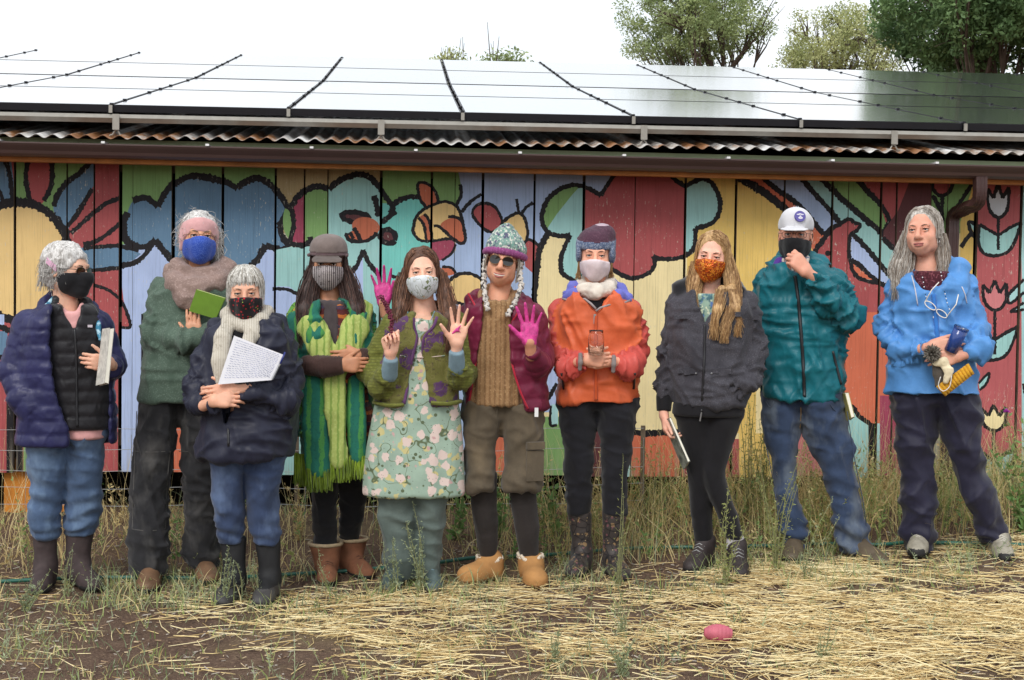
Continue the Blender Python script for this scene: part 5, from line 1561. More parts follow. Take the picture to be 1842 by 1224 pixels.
mask_obj(P, fabric('black_mask_cloth', (26, 26, 30), wrinkle=.15), infl=.007, puff=.0)
glasses(P, plain('brown_lens', (58, 30, 18), .08, spec=.8), M_BLKFRAME, rz=.015)
HG = hairmat('silver_hair', (150, 146, 142), (232, 230, 228)); HG2 = hairmat('silver_hair_dark', (120, 114, 108), (200, 196, 190))  # second silver tone is darker, mixed at random among the locks
curly_hair(P, 'hair', [HG, HG2], n=1200, L=.046, seed=3, droop=.8, rad=(.080, .100, .088), r0=.0013, front=60, fl=.5)
long_hair(P, 'hair_back', [HG, HG2], n=420, length=.19, seed=8, curl=.007, front=92, wave=26, flare=.03, inner=False, r0=.0014)
MB().box(P.H.w(-.085, .02, .022), (.036, .004, .014), [P.H.A[1] * .8 + P.H.A[2] * .5, P.H.A[0], P.H.A[2]]).build('hair_clip', plain('pink_clip', (216, 168, 196), .5), P.root)
def nb_spiral(root, pts, n): pass
flat_item('notebook', plain('sketch_cover', (190, 186, 178), .7, var=.3, scale=40), P, [(184, 592, -.20), (197, 590, -.30), (187, 690, -.34), (172, 694, -.24)], -.2, .022, 'white edged notebook held upright by the person in the navy puffer coat', 'notebook')
# ================================================================ PERSON: green wool sweater, headband
P = P2 = Person('tall person in green wool sweater, pink headband and blue mask with arms crossed', 318, 1046)
hl, hr = P.G(272, 1050), P.G(365, 1036)
build_person(P, ('warm_skin_b', (198, 146, 116)), (358, 431, 0), dict(sl=(298, 520, .02), sr=(420, 520, .02), el=(284, 600, -.04), er=(432, 602, -.04), wl=(385, 590, -.2), wr=(352, 596, -.2), hl=(300, 715), hr=(350, 715), kl=(275, 880), kr=(352, 870), al=(268, 1020, hl[1]), ar=(362, 1015, hr[1])),
             [dict(wrist=P.L(352, 614, -.19), d=(-.12, -.08, 1), n=(.2, 1, 0), thumb=1, curl=(10, 16, 12), spread=1, size=.95, arm=P.L(372, 618, -.17))], eyes='brown', brow='grey', head_kw=dict(yaw=4, pitch=7, roll=2, size=1.1), neck_to=(362, 496, .03))
M_WOOL = pattern('green_wool_knit', (80, 98, 86), [('noise', 150, .5, .75, (112, 130, 116)), ('noise', 14, .52, .7, (70, 88, 76))], bmp=.5)
sweater = jacket(P, 'sweater', [M_WOOL], [(506, 312, 408), (514, 292, 430), (526, 277, 442), (600, 268, 442), (660, 258, 440), (715, 247, 432), (723, 246, 430)], .145, [([(294, 522, .02), (283, 600, -.04), (330, 612, -.17), (392, 592, -.22)], (27, 28, 23, 18)), ([(424, 522, .02), (434, 602, -.04), (395, 612, -.15), (360, 602, -.18)], (27, 27, 21, 17))], amp=.012, fscale=7, seed=4)
S = Sdf(.008); S.chain(P.pts([(312, 492, .02), (318, 510, -.07), (352, 520, -.12), (392, 508, -.09), (410, 488, .0), (392, 474, .08), (345, 470, .09), (312, 492, .02)]), [.046, .050, .052, .050, .046, .04, .04, .046], .02)
S.chain(P.pts([(318, 478, -.02), (345, 498, -.085), (382, 490, -.07), (402, 476, .0)]), [.036, .036, .036, .036], .01); S.chain(P.pts([(322, 512, -.10), (332, 540, -.15), (352, 556, -.165)]), [.045, .04, .02], .02); S.chain(P.pts([(345, 512, -.11), (358, 536, -.16)]), [.04, .03], .02)
M_SCARF = pattern('rose_brown_wool', (140, 118, 110), [('noise', 120, .5, .75, (172, 150, 144)), ('noise', 9, .55, .7, (112, 92, 84))], bmp=.6)
soft('scarf', S, M_SCARF, P.root, disp=lambda v, n, t: folds(v, .014, 11, 2, (1, 1, 1.8)))
M_BLKDEN = fabric('black_work_denim', (40, 40, 43), rough=.85, var=.3, wrinkle=.5, weave=.2, fade=(84, 82, 80), crumple=.25)
wt = trousers(P, 'work_trousers', M_BLKDEN, [[(712, 248, 335, .12), (760, 246, 322, .11), (800, 241, 314, .1), (870, 235, 303, .1), (930, 234, 302, .1), (980, 233, 301, .1), (1036, 236, 300, .1)], [(712, 315, 412, .12), (760, 321, 400, .11), (850, 328, 398, .1), (930, 332, 396, .1), (1022, 334, 396, .1)]], amp=.012, seed=6, bunch=[(.05, .3, .010, 60)], feet=(hl, hr))
for pp_ in ([(244, 812), (275, 814), (308, 811)], [(238, 952), (268, 956), (298, 951)], [(246, 740), (243, 812), (240, 880), (238, 952)], [(306, 812), (300, 880), (298, 951)], [(322, 812), (350, 814), (392, 811)]):
    zipper(P, wt, P.pts([q + (-.1,) for q in pp_]), plain('grey_stitching', (86, 84, 82), .8), .0022, 'seam')
M_BRSHOE = plain('brown_leather_boot', (112, 84, 62), .6, var=.3, scale=12, bmp=.2)
shoe(P, hl, -4, M_BRSHOE, M_SOLE, name='work_boot', length=.29, width=.054); shoe(P, hr, 8, M_BRSHOE, M_SOLE, name='work_boot', length=.29, width=.054)
mask_obj(P, pattern('blue_dotted_mask', (46, 76, 168), [('dots', 200, .2, .45, (96, 122, 196))], map_scale=(1, 1, 1.4)), infl=.006, puff=.01, top=-.014)
H = P.H; S = Sdf(.005); S.ell(H.w(0, .010, .036), np.array((.0845, .106, .094)) * H.k, .01, 0, '+', H.A)
nv_ = H.A[2] * 1.0 + H.A[1] * -.0; S.half(-(H.A[2] + .42 * H.A[1]), -np.dot(H.A[2] + .42 * H.A[1], H.w(0, -.09, .020))); S.half(H.A[2] + .35 * H.A[1], np.dot(H.A[2] + .35 * H.A[1], H.w(0, -.07, .085)))
for q in (-1, 1): S.ell(H.w(q * .074, .0, -.012), np.array((.014, .034, .046)) * H.k, .02, 0, '+', H.A)
soft('headband', S, fabric('dusty_pink_fleece', (198, 150, 150), wrinkle=.3, sheen=.3), P.root, disp=lambda v, n, t: folds(v, .004, 18, 2))
curly_hair(P, 'hair', [HG, HG2], n=1100, L=.066, seed=13, droop=.35, rad=(.077, .096, .090), r0=.0013, front=50, fl=.7)
rs = np.random.RandomState(4); pp = []
for i in range(260):
    t0 = rs.rand(); p0 = H.w(.075 + rs.randn() * .012, .03 + rs.randn() * .02, .05 - .04 * t0); ph = rs.rand() * 6.28; l = rs.uniform(.08, .17)
    pp.append([p0 + np.array([.012 * math.sin(ph + k * 1.5) + .012 * k / 7 * rs.rand(), .008 * math.cos(ph + k * 1.5) - .006 * k, -l * k / 7]) for k in range(8)])
strands('side_curls', [HG, HG2], P.root, pp, .002, .0008, seed=5)
glasses(P, M_GLASSLENS, plain('thin_gold_frame', (150, 120, 80), .3, metal=.7), 'spectacles', r=.0011, lens_on=False, rz=.016)
flat_item('notebook', plain('green_book_cover', (104, 140, 40), .55, var=.1), P, [(353, 521, -.24), (405, 537, -.28), (388, 574, -.25), (340, 560, -.21)], -.24, .016, 'green covered notebook tucked in the crossed arms of the green sweater', 'notebook', matside=plain('cream_paper', (232, 214, 180), .8))

# ================================================================ PERSON: navy rain jacket with notepad
P = P3 = Person('short person in navy rain jacket and cherry print mask hugging a notepad', 445, 1082)
hl, hr = P.G(420, 1076), P.G(484, 1076)
build_person(P, ('fair_skin_c', (210, 158, 132)), (442, 527, 0), dict(sl=(388, 612, .02), sr=(500, 606, .02), el=(350, 690, -.03), er=(525, 690, -.03), wl=(390, 722, -.2), wr=(430, 708, -.2), hl=(415, 800), hr=(475, 800), kl=(412, 915), kr=(472, 915), al=(418, 1045, hl[1]), ar=(486, 1045, hr[1])),
             [dict(wrist=P.L(380, 722, -.215), d=(.75, -.2, .1), n=(.15, .9, -.3), thumb=1, curl=(26, 40, 25), spread=3, size=.98, arm=P.L(366, 730, -.17)),
              dict(wrist=P.L(424, 702, -.205), d=(-.8, -.1, -.1), n=(0, 1, -.2), thumb=-1, curl=(20, 30, 20), spread=3, size=.95, arm=P.L(445, 700, -.19))], eyes='blue', brow='grey', head_kw=dict(yaw=-3, pitch=-4, roll=-2, size=1.04), neck_to=(442, 588, .03))
M_NAVYR = fabric('navy_rain_nylon', (38, 40, 56), rough=.48, var=.2, wrinkle=.6, sheen=.05, crumple=.5, crease_scale=8)
def ex3(S):
    S.chain(P3.pts([(478, 572, .02), (500, 578, .06), (470, 588, .12), (420, 585, .12), (388, 590, .06), (392, 606, -.02)]), [.035, .04, .04, .04, .035, .02], .03); S.ell(P3.L(492, 585, -.03), (.05, .05, .03), .03)
rj = jacket(P, 'rain_jacket', [M_NAVYR], [(578, 415, 476), (592, 385, 508), (612, 370, 524), (660, 362, 532), (740, 360, 536), (800, 355, 533), (824, 356, 530)], .155, [([(384, 616, .02), (353, 688, -.02), (356, 724, -.10), (388, 728, -.21)], (27, 25, 23, 17)), ([(508, 610, .02), (527, 686, -.02), (512, 718, -.14), (432, 704, -.215)], (28, 28, 24, 16))],
            slots=[[(565, 405, 470), (600, 395, 468), (640, 398, 455), (690, 400, 440), (740, 404, 412), (760, 407, 409)]], amp=.016, fscale=8, seed=12, extra=ex3, slot_y=-.06)
zipper(P, rj, P.pts([(409, 745, -.158), (411, 780, -.158), (411, 803, -.155)]), M_ZIP, .006)
soft('undershirt', Sdf(.009).loft(P.rows([(580, 408, 475), (620, 392, 488), (700, 380, 500)], .105), .02), fabric('black_jersey', (26, 26, 30)), P.root)
M_LINEN = pattern('oat_linen', (176, 168, 154), [('bandx', 30, .45, .8, (198, 192, 180)), ('noise', 70, .55, .75, (152, 144, 130))], bmp=.3)
S = Sdf(.007); S.chain(P.pts([(408, 566, .02), (412, 580, -.06), (440, 588, -.10), (470, 578, -.07), (480, 562, .02), (460, 552, .07), (420, 552, .07), (408, 566, .02)]), [.026] * 8, .015)
S.chain(P.pts([(410, 580, -.06), (400, 610, -.13), (396, 650, -.165), (400, 684, -.175)]), [.03, .034, .034, .030], .015, sq=.6); S.chain(P.pts([(470, 576, -.07), (455, 600, -.13), (444, 622, -.16)]), [.028, .033, .03], .015, sq=.6)
soft('linen_scarf', S, M_LINEN, P.root, disp=lambda v, n, t: folds(v, .012, 16, 2, (1.6, 1, .35)))
M_JEAN3 = fabric('indigo_denim', (54, 68, 98), fade=(96, 114, 146), **DEN)
trousers(P, 'jeans', M_JEAN3, [[(795, 368, 448, .115), (830, 374, 441, .1), (880, 381, 438, .085), (930, 384, 440, .08), (980, 392, 441, .066)], [(795, 432, 516, .115), (830, 438, 510, .1), (880, 440, 502, .085), (930, 446, 501, .08), (980, 453, 503, .066)]], bunch=[(.3, .55, .006, 90)], seed=14, feet=(hl, hr), waist=[(770, 380, 508), (820, 372, 512)])
M_BLKNEO = plain('black_neoprene', (24, 24, 27), .75, var=.2, scale=20)
for hx, rr, ang in ((hl, [(965, 396, 443), (1020, 402, 441), (1055, 404, 440)], -16), (hr, [(965, 456, 504), (1020, 466, 504), (1055, 468, 503)], -12)):
    b_ = shoe(P, hx, ang, M_BOOT, M_SOLE, shaft=P.rows([(r[0], r[1], r[2], .05, hx[1]) for r in rr], .05), name='rubber_boot', length=.27)
    me = b_.data; me.materials.append(M_BLKNEO); cz = np.zeros(len(me.polygons) * 3); me.polygons.foreach_get('center', cz); cz = cz[2::3]; mi = np.zeros(len(cz), np.int32); me.polygons.foreach_get('material_index', mi); mi[cz > zof(P, 1040)] = 2; me.polygons.foreach_set('material_index', mi)
mask_obj(P, pattern('cherry_print_mask', (28, 24, 28), [('dots', 62, .26, .32, (176, 30, 40)), ('dots', 38, .10, .13, (150, 170, 70))]), infl=.006, top=-.020, loopmat=plain('red_cord', (190, 34, 40), .6))
HW = hairmat('white_grey_hair', (170, 166, 158), (240, 238, 232)); HW2 = hairmat('ash_hair', (112, 104, 94), (190, 182, 170))
long_hair(P, 'hair', [HW, HW, HW2], part=0, n=1300, length=.20, seed=21, fringe=True, front=52, curl=.002, flare=.012, r0=.0020, length_fn=lambda ph, L: L * (1.0 if abs(ph) < 130 else .9), rad=(.080, .099, .090))
def pad_lines(root, pts, n):
    b = MB(); ink = plain('blue_ink', (152, 157, 184), .8, var=.3)
    u = (pts[1] - pts[0]); v = (pts[3] - pts[0]); rs = np.random.RandomState(2)
    for i in range(17):
        f = .06 + .050 * i; x = .06 + rs.uniform(0, .03); 
        while x < .92:
            w = rs.uniform(.02, .07); w = min(w, .93 - x)
            xm = x + w / 2; c = (pts[0] * (1 - xm) + pts[1] * xm) * (1 - f) + (pts[3] * (1 - xm) + pts[2] * xm) * f - n * .0012
            b.box(c, (np.linalg.norm(u) * w / 2, .0003, rs.uniform(.0006, .0013)), [u / np.linalg.norm(u), n, v / np.linalg.norm(v)]); x += w + rs.uniform(.008, .02)
    b.build('handwriting', ink, root)
    c = MB()
    for i in range(24):
        q = pts[1] + (pts[2] - pts[1]) * (.03 + i * .0405); e = u / np.linalg.norm(u)
        c.tube([q - e * .006 - n * .003, q + e * .003 - n * .004, q + e * .005 + n * .006, q - e * .004 + n * .008], .0011, 4)
    c.build('wire_binding', M_SILVER, root)
flat_item('notepad', plain('white_paper', (226, 226, 232), .8, var=.03), P, [(421, 604, -.235), (511, 639, -.25), (489, 684, -.255), (392, 692, -.245)], -.24, .012, 'white spiral notepad full of handwriting held against the navy rain jacket', 'notepad', extra=pad_lines)
pn = empty('pen', P.g, -P.az); tag(pn, 'blue pen clipped at the wire edge of the handwritten notepad', 'pen')
MB().tube([P.L(513, 634, -.262), P.L(504, 655, -.266)], .0045, 8).build('barrel', plain('blue_plastic', (40, 50, 120), .3), pn, smooth=True); MB().tube([P.L(504, 655, -.266), P.L(502, 660, -.267)], [.0045, .001], 8).build('tip', M_SILVER, pn)

# ================================================================ PERSON: green shawl and flat cap
P = P4 = Person('person in long dark hair, brown peaked cap and fringed green shawl', 612, 1050)
hl, hr = P.G(588, 1040), P.G(628, 1028)
build_person(P, ('tan_skin_d', (178, 126, 96)), (591, 474, 0), dict(sl=(546, 562, .02), sr=(645, 562, .02), el=(545, 650, -.02), er=(655, 650, -.02), wl=(612, 655, -.2), wr=(640, 640, -.17), hl=(585, 770), hr=(630, 770), kl=(584, 900), kr=(632, 900), al=(586, 1010, hl[1]), ar=(628, 1000, hr[1])),
             [dict(wrist=P.L(611, 658, -.225), d=(1, -.1, .05), n=(0, 1, -.1), thumb=1, curl=(24, 34, 22), spread=2, size=.95, arm=P.L(590, 658, -.2)),
              dict(wrist=P.L(648, 640, -.18), d=(-1, -.1, -.1), n=(0, 1, 0), thumb=-1, curl=(18, 22, 18), spread=2, size=.95, arm=P.L(660, 640, -.14))], head_kw=dict(yaw=-4, pitch=-5, roll=0, size=1.05), neck_to=(592, 536, .03))
M_SWTR = fabric('grey_ribbed_top', (78, 70, 72)); M_SHAWL = pattern('teal_green_wool', (34, 106, 90), [('bandx', 5, .62, .8, (72, 136, 70)), ('noise', 90, .55, .75, (28, 84, 78))], bmp=.3); M_LIME = pattern('lime_wool', (164, 178, 98), [('noise', 80, .5, .75, (184, 196, 120)), ('bandx', 9, .7, .9, (128, 154, 74))], bmp=.3)
M_PRINT = pattern('green_gold_border', (98, 150, 60), [('noise', 16, .5, .58, (36, 132, 120)), ('edges', 26, .02, .07, (44, 60, 30)), ('noise', 24, .6, .66, (206, 160, 50))], bmp=.3)
M_FRINGE = fabric('olive_fringe', (96, 122, 28), wrinkle=.3, c2=(140, 166, 50)); M_STRIPE = pattern('maroon_orange_stripe_knit', (84, 34, 36), [('bandz', 6, .70, .78, (180, 104, 48)), ('bandz', 3.3, .86, .9, (60, 50, 70)), ('noise', 120, .55, .7, (110, 52, 48))], bmp=.5)
soft('ribbed_top', Sdf(.009).loft(P.rows([(540, 570, 618), (560, 550, 640), (650, 550, 645), (760, 552, 652)], .115), .02), M_SWTR, P.root, disp=lambda v, n, t: .002 * np.sin(v[:, 0] * 500))
cd = jacket(P, 'striped_cardigan', [M_STRIPE], [(548, 575, 615), (560, 552, 642), (640, 548, 655), (740, 552, 672), (800, 560, 676)], .13, [([(548, 566, .02), (546, 645, -.02), (575, 662, -.15), (598, 658, -.2)], (22, 22, 18, 14)), ([(643, 566, .02), (664, 650, -.02), (658, 650, -.12), (650, 642, -.17)], (22, 22, 18, 14))], slots=[[(540, 585, 605), (640, 580, 612), (800, 575, 618)]], seed=3)
def ex4(S): pass
sh_ = jacket(P, 'shawl', [M_SHAWL, M_PRINT, M_PRINT], [(538, 565, 622), (550, 532, 655), (565, 520, 672), (620, 518, 676), (680, 530, 676), (760, 536, 668), (842, 540, 664)], .15, [([(540, 562, .02), (530, 630, -.04), (548, 700, -.09), (556, 780, -.1)], (24, 24, 20, 22)), ([(655, 562, .02), (662, 630, -.03), (664, 680, -.06)], (22, 22, 14))], slots=[[(530, 578, 612), (560, 575, 625), (640, 580, 640), (672, 556, 662), (720, 590, 660), (850, 600, 652)]], amp=.02, fscale=6, seed=8, slot_y=.0, stretch=(1.4, 1, .3))
S = Sdf(.008)
S.chain(P.pts([(548, 556, -.04), (562, 590, -.12), (578, 625, -.15), (588, 665, -.165)]), [.05, .062, .06, .05], .02, sq=.4); S.chain(P.pts([(650, 556, -.04), (640, 590, -.12), (628, 628, -.15), (612, 665, -.165)]), [.05, .062, .058, .04], .02, sq=.4)
S.chain(P.pts([(602, 675, -.165), (604, 740, -.175), (611, 826, -.175)]), [.046, .046, .046], .02, sq=.4)
lp = soft('shawl_lapels', S, M_LIME, P.root, disp=lambda v, n, t: folds(v, .022, 13, 4, (1.8, 1, .25)))
S = Sdf(.008); S.chain(P.pts([(566, 690, -.13), (566, 760, -.15), (574, 838, -.15)]), [.05, .062, .06], .02, sq=.5); S.chain(P.pts([(640, 690, -.13), (640, 750, -.14), (644, 818, -.14)]), [.036, .042, .04], .02, sq=.5)
pnl = soft('shawl_ends', S, M_SHAWL, P.root, disp=lambda v, n, t: folds(v, .018, 12, 6, (1.8, 1, .25)))
rs = np.random.RandomState(8); pp = []
for (x0, x1, y0, dy, l) in ((530, 556, 818, -.10, 48), (552, 598, 846, -.15, 34), (594, 630, 826, -.165, 36), (626, 664, 822, -.14, 36)):
    for i in range(90):
        t = rs.rand(); x = x0 + (x1 - x0) * t; yy = y0 + (3 * math.sin(t * 3)); d2 = dy + rs.uniform(-.02, .03); ll = l * rs.uniform(.75, 1.15); sw = rs.uniform(-5, 5)
        pp.append([P.L(x, yy - 4, d2), P.L(x + sw * .3, yy + ll * .35, d2 - .005), P.L(x + sw * .7, yy + ll * .7, d2), P.L(x + sw, yy + ll, d2 + .004)])
strands('fringe', M_FRINGE, pnl, pp, .0048, .003, seed=2)
for (pts, rr) in (([(556, 657, -.15), (585, 660, -.205), (616, 657, -.23)], (18, 17, 15)), ([(668, 648, -.10), (655, 644, -.15), (646, 641, -.185)], (16, 15, 13))):
    soft('wrist_warmer', Sdf(.007).chain(P.pts(pts), [P.m(r) for r in rr], .02, capb=True), fabric('brown_knit_cuff', (66, 46, 42), wrinkle=.4, weave=.5, weave_scale=160), P.root, disp=lambda v, n, t, pts=P.pts(pts): .0025 * np.sin(arclen(v, pts) * 420) + folds(v, .006, 16, 1))
S = Sdf(.007).chain(P.pts([(572, 545, .0), (585, 556, -.07), (605, 556, -.08), (622, 545, -.02), (608, 530, .06), (580, 530, .06), (572, 545, .0)]), [.026] * 7, .012)
soft('knit_cowl', S, pattern('tweed_cowl', (122, 112, 104), [('noise', 70, .48, .62, (196, 186, 172)), ('noise', 55, .58, .66, (70, 56, 48))], bmp=.6), P.root, disp=lambda v, n, t: folds(v, .010, 22, 3))
M_BLACKT = fabric('black_stretch_trouser', (24, 24, 28), rough=.8, var=.2, wrinkle=.4)
trousers(P, 'trousers', M_BLACKT, [[(770, 552, 612, .11), (840, 558, 609, .095), (900, 558, 607, .085), (985, 566, 606, .07)], [(770, 600, 668, .11), (860, 608, 662, .095), (920, 611, 658, .085), (975, 608, 646, .07)]], feet=(hl, hr), seed=3, bunch=[(.15, .3, .006, 80)])
M_SUEDE = plain('russet_suede', (124, 80, 56), .85, var=.28, scale=16, bmp=.25); M_SHEAR = plain('shearling_lining', (176, 156, 126), .95, var=.2, scale=60, bmp=.6)
for hx, rr, ang in ((hl, [(978, 556, 615, .075, hl[1]), (1000, 562, 611, .066, hl[1]), (1022, 568, 606, .056, hl[1])], 2), (hr, [(970, 608, 661, .07, hr[1]), (992, 610, 655, .062, hr[1]), (1012, 608, 648, .054, hr[1])], 30)):
    b_ = shoe(P, hx, ang, M_SUEDE, M_SOLE, shaft=P.rows(rr, .06), name='lace_boot', length=.27, lacemat=plain('brown_lace', (86, 56, 42), .8))
    r0 = P.rows(rr[:1], .07)[0]
    MB().tube([(r0[1] + r0[3] * math.cos(a), r0[2] + r0[4] * math.sin(a), r0[0]) for a in np.linspace(0, 2 * math.pi, 20)], .010, 6).build('shearling_rim', M_SHEAR, b_, smooth=True)
mask_obj(P, pattern('grey_wave_mask', (86, 76, 78), [('bandx', 34, .45, .6, (186, 178, 178)), ('noise', 60, .6, .7, (70, 60, 62))]), infl=.006, puff=.01)
HD = hairmat('dark_brown_hair', (30, 20, 18), (74, 50, 44)); HD2 = hairmat('brown_hair_light', (52, 34, 30), (104, 74, 64))
long_hair(P, 'hair', [HD, HD, HD2], n=520, length=.22, seed=31, front=64, curl=.004, flare=.02, r0=.0022, wave=9, mass=[([(566, 478, -.01), (556, 520, -.03), (550, 560, -.08), (548, 598, -.12)], (11, 17, 19, 9), .7), ([(618, 478, -.01), (628, 520, -.03), (638, 560, -.08), (640, 596, -.12)], (11, 17, 18, 8), .7), ([(575, 540, .08), (590, 580, .10), (600, 640, .12)], (30, 32, 10), .5)])
H = P.H; S = Sdf(.005); S.ell(H.w(0, .012, .072), np.array((.088, .106, .066)) * H.k, .015, 0, '+', H.A); S.ell(H.w(0, .010, .046), np.array((.089, .104, .032)) * H.k, .02, 1, '+', H.A)
S.ell(H.w(0, -.106, .022), np.array((.070, .050, .010)) * H.k, .010, 2, '+', rotm(-4, -28, 0)); S.half(-H.A[2], -np.dot(H.A[2], H.w(0, 0, .012)))
capm = [fabric('taupe_cap_wool', (110, 98, 94), wrinkle=.4), fabric('plum_brown_band', (88, 70, 72), wrinkle=.5), fabric('taupe_brim', (100, 90, 86))]
cp = soft('peaked_cap', S, capm, P.root, disp=lambda v, n, t: np.where(t == 1, .004 * np.sin(P4.H.loc(v)[:, 2] * 330), folds(v, .004, 14, 2)))
for q in (-1, 1): MB().sphere(H.w(q * .088, -.045, .040), .009, 10, 8).build('button', capm[1], cp, smooth=True)

# ================================================================ PERSON: floral dress, cardigan
P = P5 = Person('person in mint floral dress and purple patterned cardigan with one stained palm raised', 748, 1058)
hl, hr = P.G(712, 1050), P.G(772, 1050)
build_person(P, ('fair_skin_e', (222, 172, 148)), (759, 492, 0), dict(sl=(702, 582, .02), sr=(822, 580, .02), el=(668, 668, .0), er=(838, 668, .0), ml=(688, 690, -.12), mr=(832, 680, -.14), wl=(702, 645, -.22), wr=(822, 630, -.24), hl=(725, 740), hr=(780, 740), kl=(714, 900), kr=(776, 900), al=(716, 1035, hl[1]), ar=(770, 1030, hr[1])),
             [dict(wrist=P.L(703, 638, -.235), d=(-.12, -.1, 1), n=(.35, -1, 0), thumb=1, curls=((62, 70, 40), (66, 72, 42), (70, 74, 44), (72, 74, 44)), spread=1, size=.97, arm=P.L(702, 655, -.21), thumb_out=.35, thumb_curl=30),
              dict(wrist=P.L(821, 622, -.25), d=(.16, -.05, 1), n=(.1, -1, .1), thumb=-1, curl=(4, 8, 6), spread=13, size=1.02, arm=P.L(820, 640, -.22), thumb_out=.95)], head_kw=dict(yaw=2, pitch=0, roll=-2, size=1.03), neck_to=(762, 562, .03), brow='dark')
M_DRESS = pattern('mint_floral_print', (152, 174, 158), [('petals', 17, .56, .59, (198, 188, 134)), ('lines', 10, .494, .506, (96, 108, 80)), ('dots', 26, .2, .23, (92, 104, 78)), ('petals', 15, .63, .66, (216, 196, 188)), ('petals', 15.5, .40, .45, (196, 160, 158)), ('dots', 60, .08, .14, (96, 84, 80))], bmp=.15, map_scale=(1, .35, 1))
S = Sdf(.009); S.loft(P.rows([(575, 715, 808), (600, 705, 818), (650, 702, 816), (690, 694, 812), (725, 676, 826), (800, 662, 832), (860, 656, 834), (889, 653, 835)], .14), .02, rnd=.004)
ds = soft('floral_dress', S, M_DRESS, P.root, disp=lambda v, n, t: folds(v, .014, 8, 5, (1.8, 1, .2)))
MB().tube(catmull(P.pts([(720, 640, -.142), (740, 643, -.147), (768, 643, -.148), (800, 640, -.142)]), .02), .006, 6, flat=.5).build('waist_seam', M_DRESS, ds)
M_CARD = pattern('olive_purple_jacquard', (104, 102, 52), [('petals', 9, .70, .73, (88, 58, 98)), ('lines', 30, .48, .51, (118, 112, 66)), ('noise', 70, .58, .66, (84, 74, 52))], bmp=.5); M_OLIVE = pattern('olive_cable_knit', (102, 106, 46), [('noise', 60, .5, .7, (126, 128, 64)), ('bandz', 22, .7, 1.0, (88, 92, 40))], bmp=.6); M_PURP = fabric('purple_knit_trim', (92, 58, 98))
card = jacket(P, 'cardigan', [M_CARD, M_OLIVE, M_OLIVE], [(560, 742, 786), (570, 712, 812), (585, 696, 828), (640, 690, 830), (690, 680, 828), (729, 671, 830)], .158, [([(704, 584, .02), (666, 668, .0), (688, 692, -.12), (698, 672, -.2)], (25, 24, 24, 19)), ([(820, 582, .02), (838, 668, .0), (832, 680, -.14), (822, 656, -.225)], (25, 22, 23, 19))], slots=[[(550, 745, 785), (590, 744, 778), (605, 752, 760), (640, 742, 760), (690, 735, 768), (735, 727, 774)]], amp=.008, fscale=9, seed=22, slot_y=-.03)
for pp_ in ([(744, 572, -.09), (744, 592, -.13), (752, 604, -.155), (741, 645, -.165), (734, 690, -.168), (727, 727, -.168)], [(786, 570, -.09), (780, 592, -.13), (762, 604, -.155), (761, 645, -.165), (768, 690, -.168), (775, 724, -.168)]):
    MB().tube(relaxline(proj(P, card, catmull(P.pts(pp_), .02), .002)), .0075, 6).build('cardigan_edging', M_PURP, card, smooth=True)
MB().tube(catmull(P.pts([(672, 724, -.08), (700, 730, -.15), (727, 728, -.165)]), .03), .011, 6).build('hem_edging', M_OLIVE, card, smooth=True); MB().tube(catmull(P.pts([(775, 725, -.165), (805, 727, -.15), (829, 722, -.08)]), .03), .011, 6).build('hem_edging', M_OLIVE, card, smooth=True)
for y in (600, 628): MB().sphere(proj(P, card, P.L(752, y, -.172))[0], .006, 8, 6).build('button', M_CLIP, card, smooth=True)
M_CUFF = fabric('pale_blue_cuff', (116, 140, 152), wrinkle=.3)
for (a, b, r) in (((700, 674, -.19), (703, 645, -.235), 15), ((822, 662, -.21), (821, 632, -.25), 15)):
    soft('shirt_cuff', Sdf(.006).cone(P.L(*a), P.L(*b), P.m(r), P.m(r - 2), .01, 0, '+', False, True), M_CUFF, P.root)
MB().tube(catmull(P.pts([(733, 548, -.02), (735, 575, -.10), (745, 588, -.135), (760, 588, -.14), (772, 582, -.12), (782, 560, -.06)]), .02), .0026, 5).build('bead_necklace', plain('turquoise_beads', (120, 170, 180), .4), P.root, smooth=True)
trousers(P, 'trousers', fabric('grey_green_trouser', (92, 104, 100), wrinkle=.3), [[(870, 676, 748, .1), (950, 682, 752, .1), (1000, 690, 756, .1), (1042, 696, 752, .1)], [(870, 740, 810, .1), (950, 748, 801, .1), (1040, 748, 792, .1)]], feet=(hl, hr), amp=.012, seed=9, fscale=6)
M_TEALSH = plain('teal_trainer', (78, 92, 92), .6, var=.3, scale=20)
shoe(P, hl, -8, M_TEALSH, plain('grey_sole', (120, 118, 108), .7), name='trainer', length=.26); shoe(P, hr, 6, M_TEALSH, plain('grey_sole', (120, 118, 108), .7), name='trainer', length=.26, lacemat=M_CUFF)
mask_obj(P, pattern('white_leaf_mask', (214, 220, 224), [('petals', 30, .46, .50, (122, 130, 92)), ('lines', 26, .49, .505, (110, 122, 96)), ('petals', 34, .44, .47, (206, 186, 160))], bmp=.1), infl=.006, puff=.015, top=-.021)
HB = hairmat('chestnut_hair', (58, 36, 26), (110, 74, 54)); HB2 = hairmat('chestnut_hair_light', (80, 52, 38), (146, 104, 78))
long_hair(P, 'hair', [HB, HB, HB2], part=-.012, n=620, length=.21, seed=41, front=58, curl=.004, flare=.012, r0=.0020, wave=10, mass=[([(729, 490, .0), (724, 525, -.02), (722, 552, -.05), (716, 572, -.09)], (9, 15, 16, 8), .7), ([(793, 490, .0), (800, 530, -.02), (808, 570, -.08), (806, 606, -.14)], (9, 14, 15, 7), .7), ([(755, 540, .08), (762, 580, .09)], (32, 28), .5)])
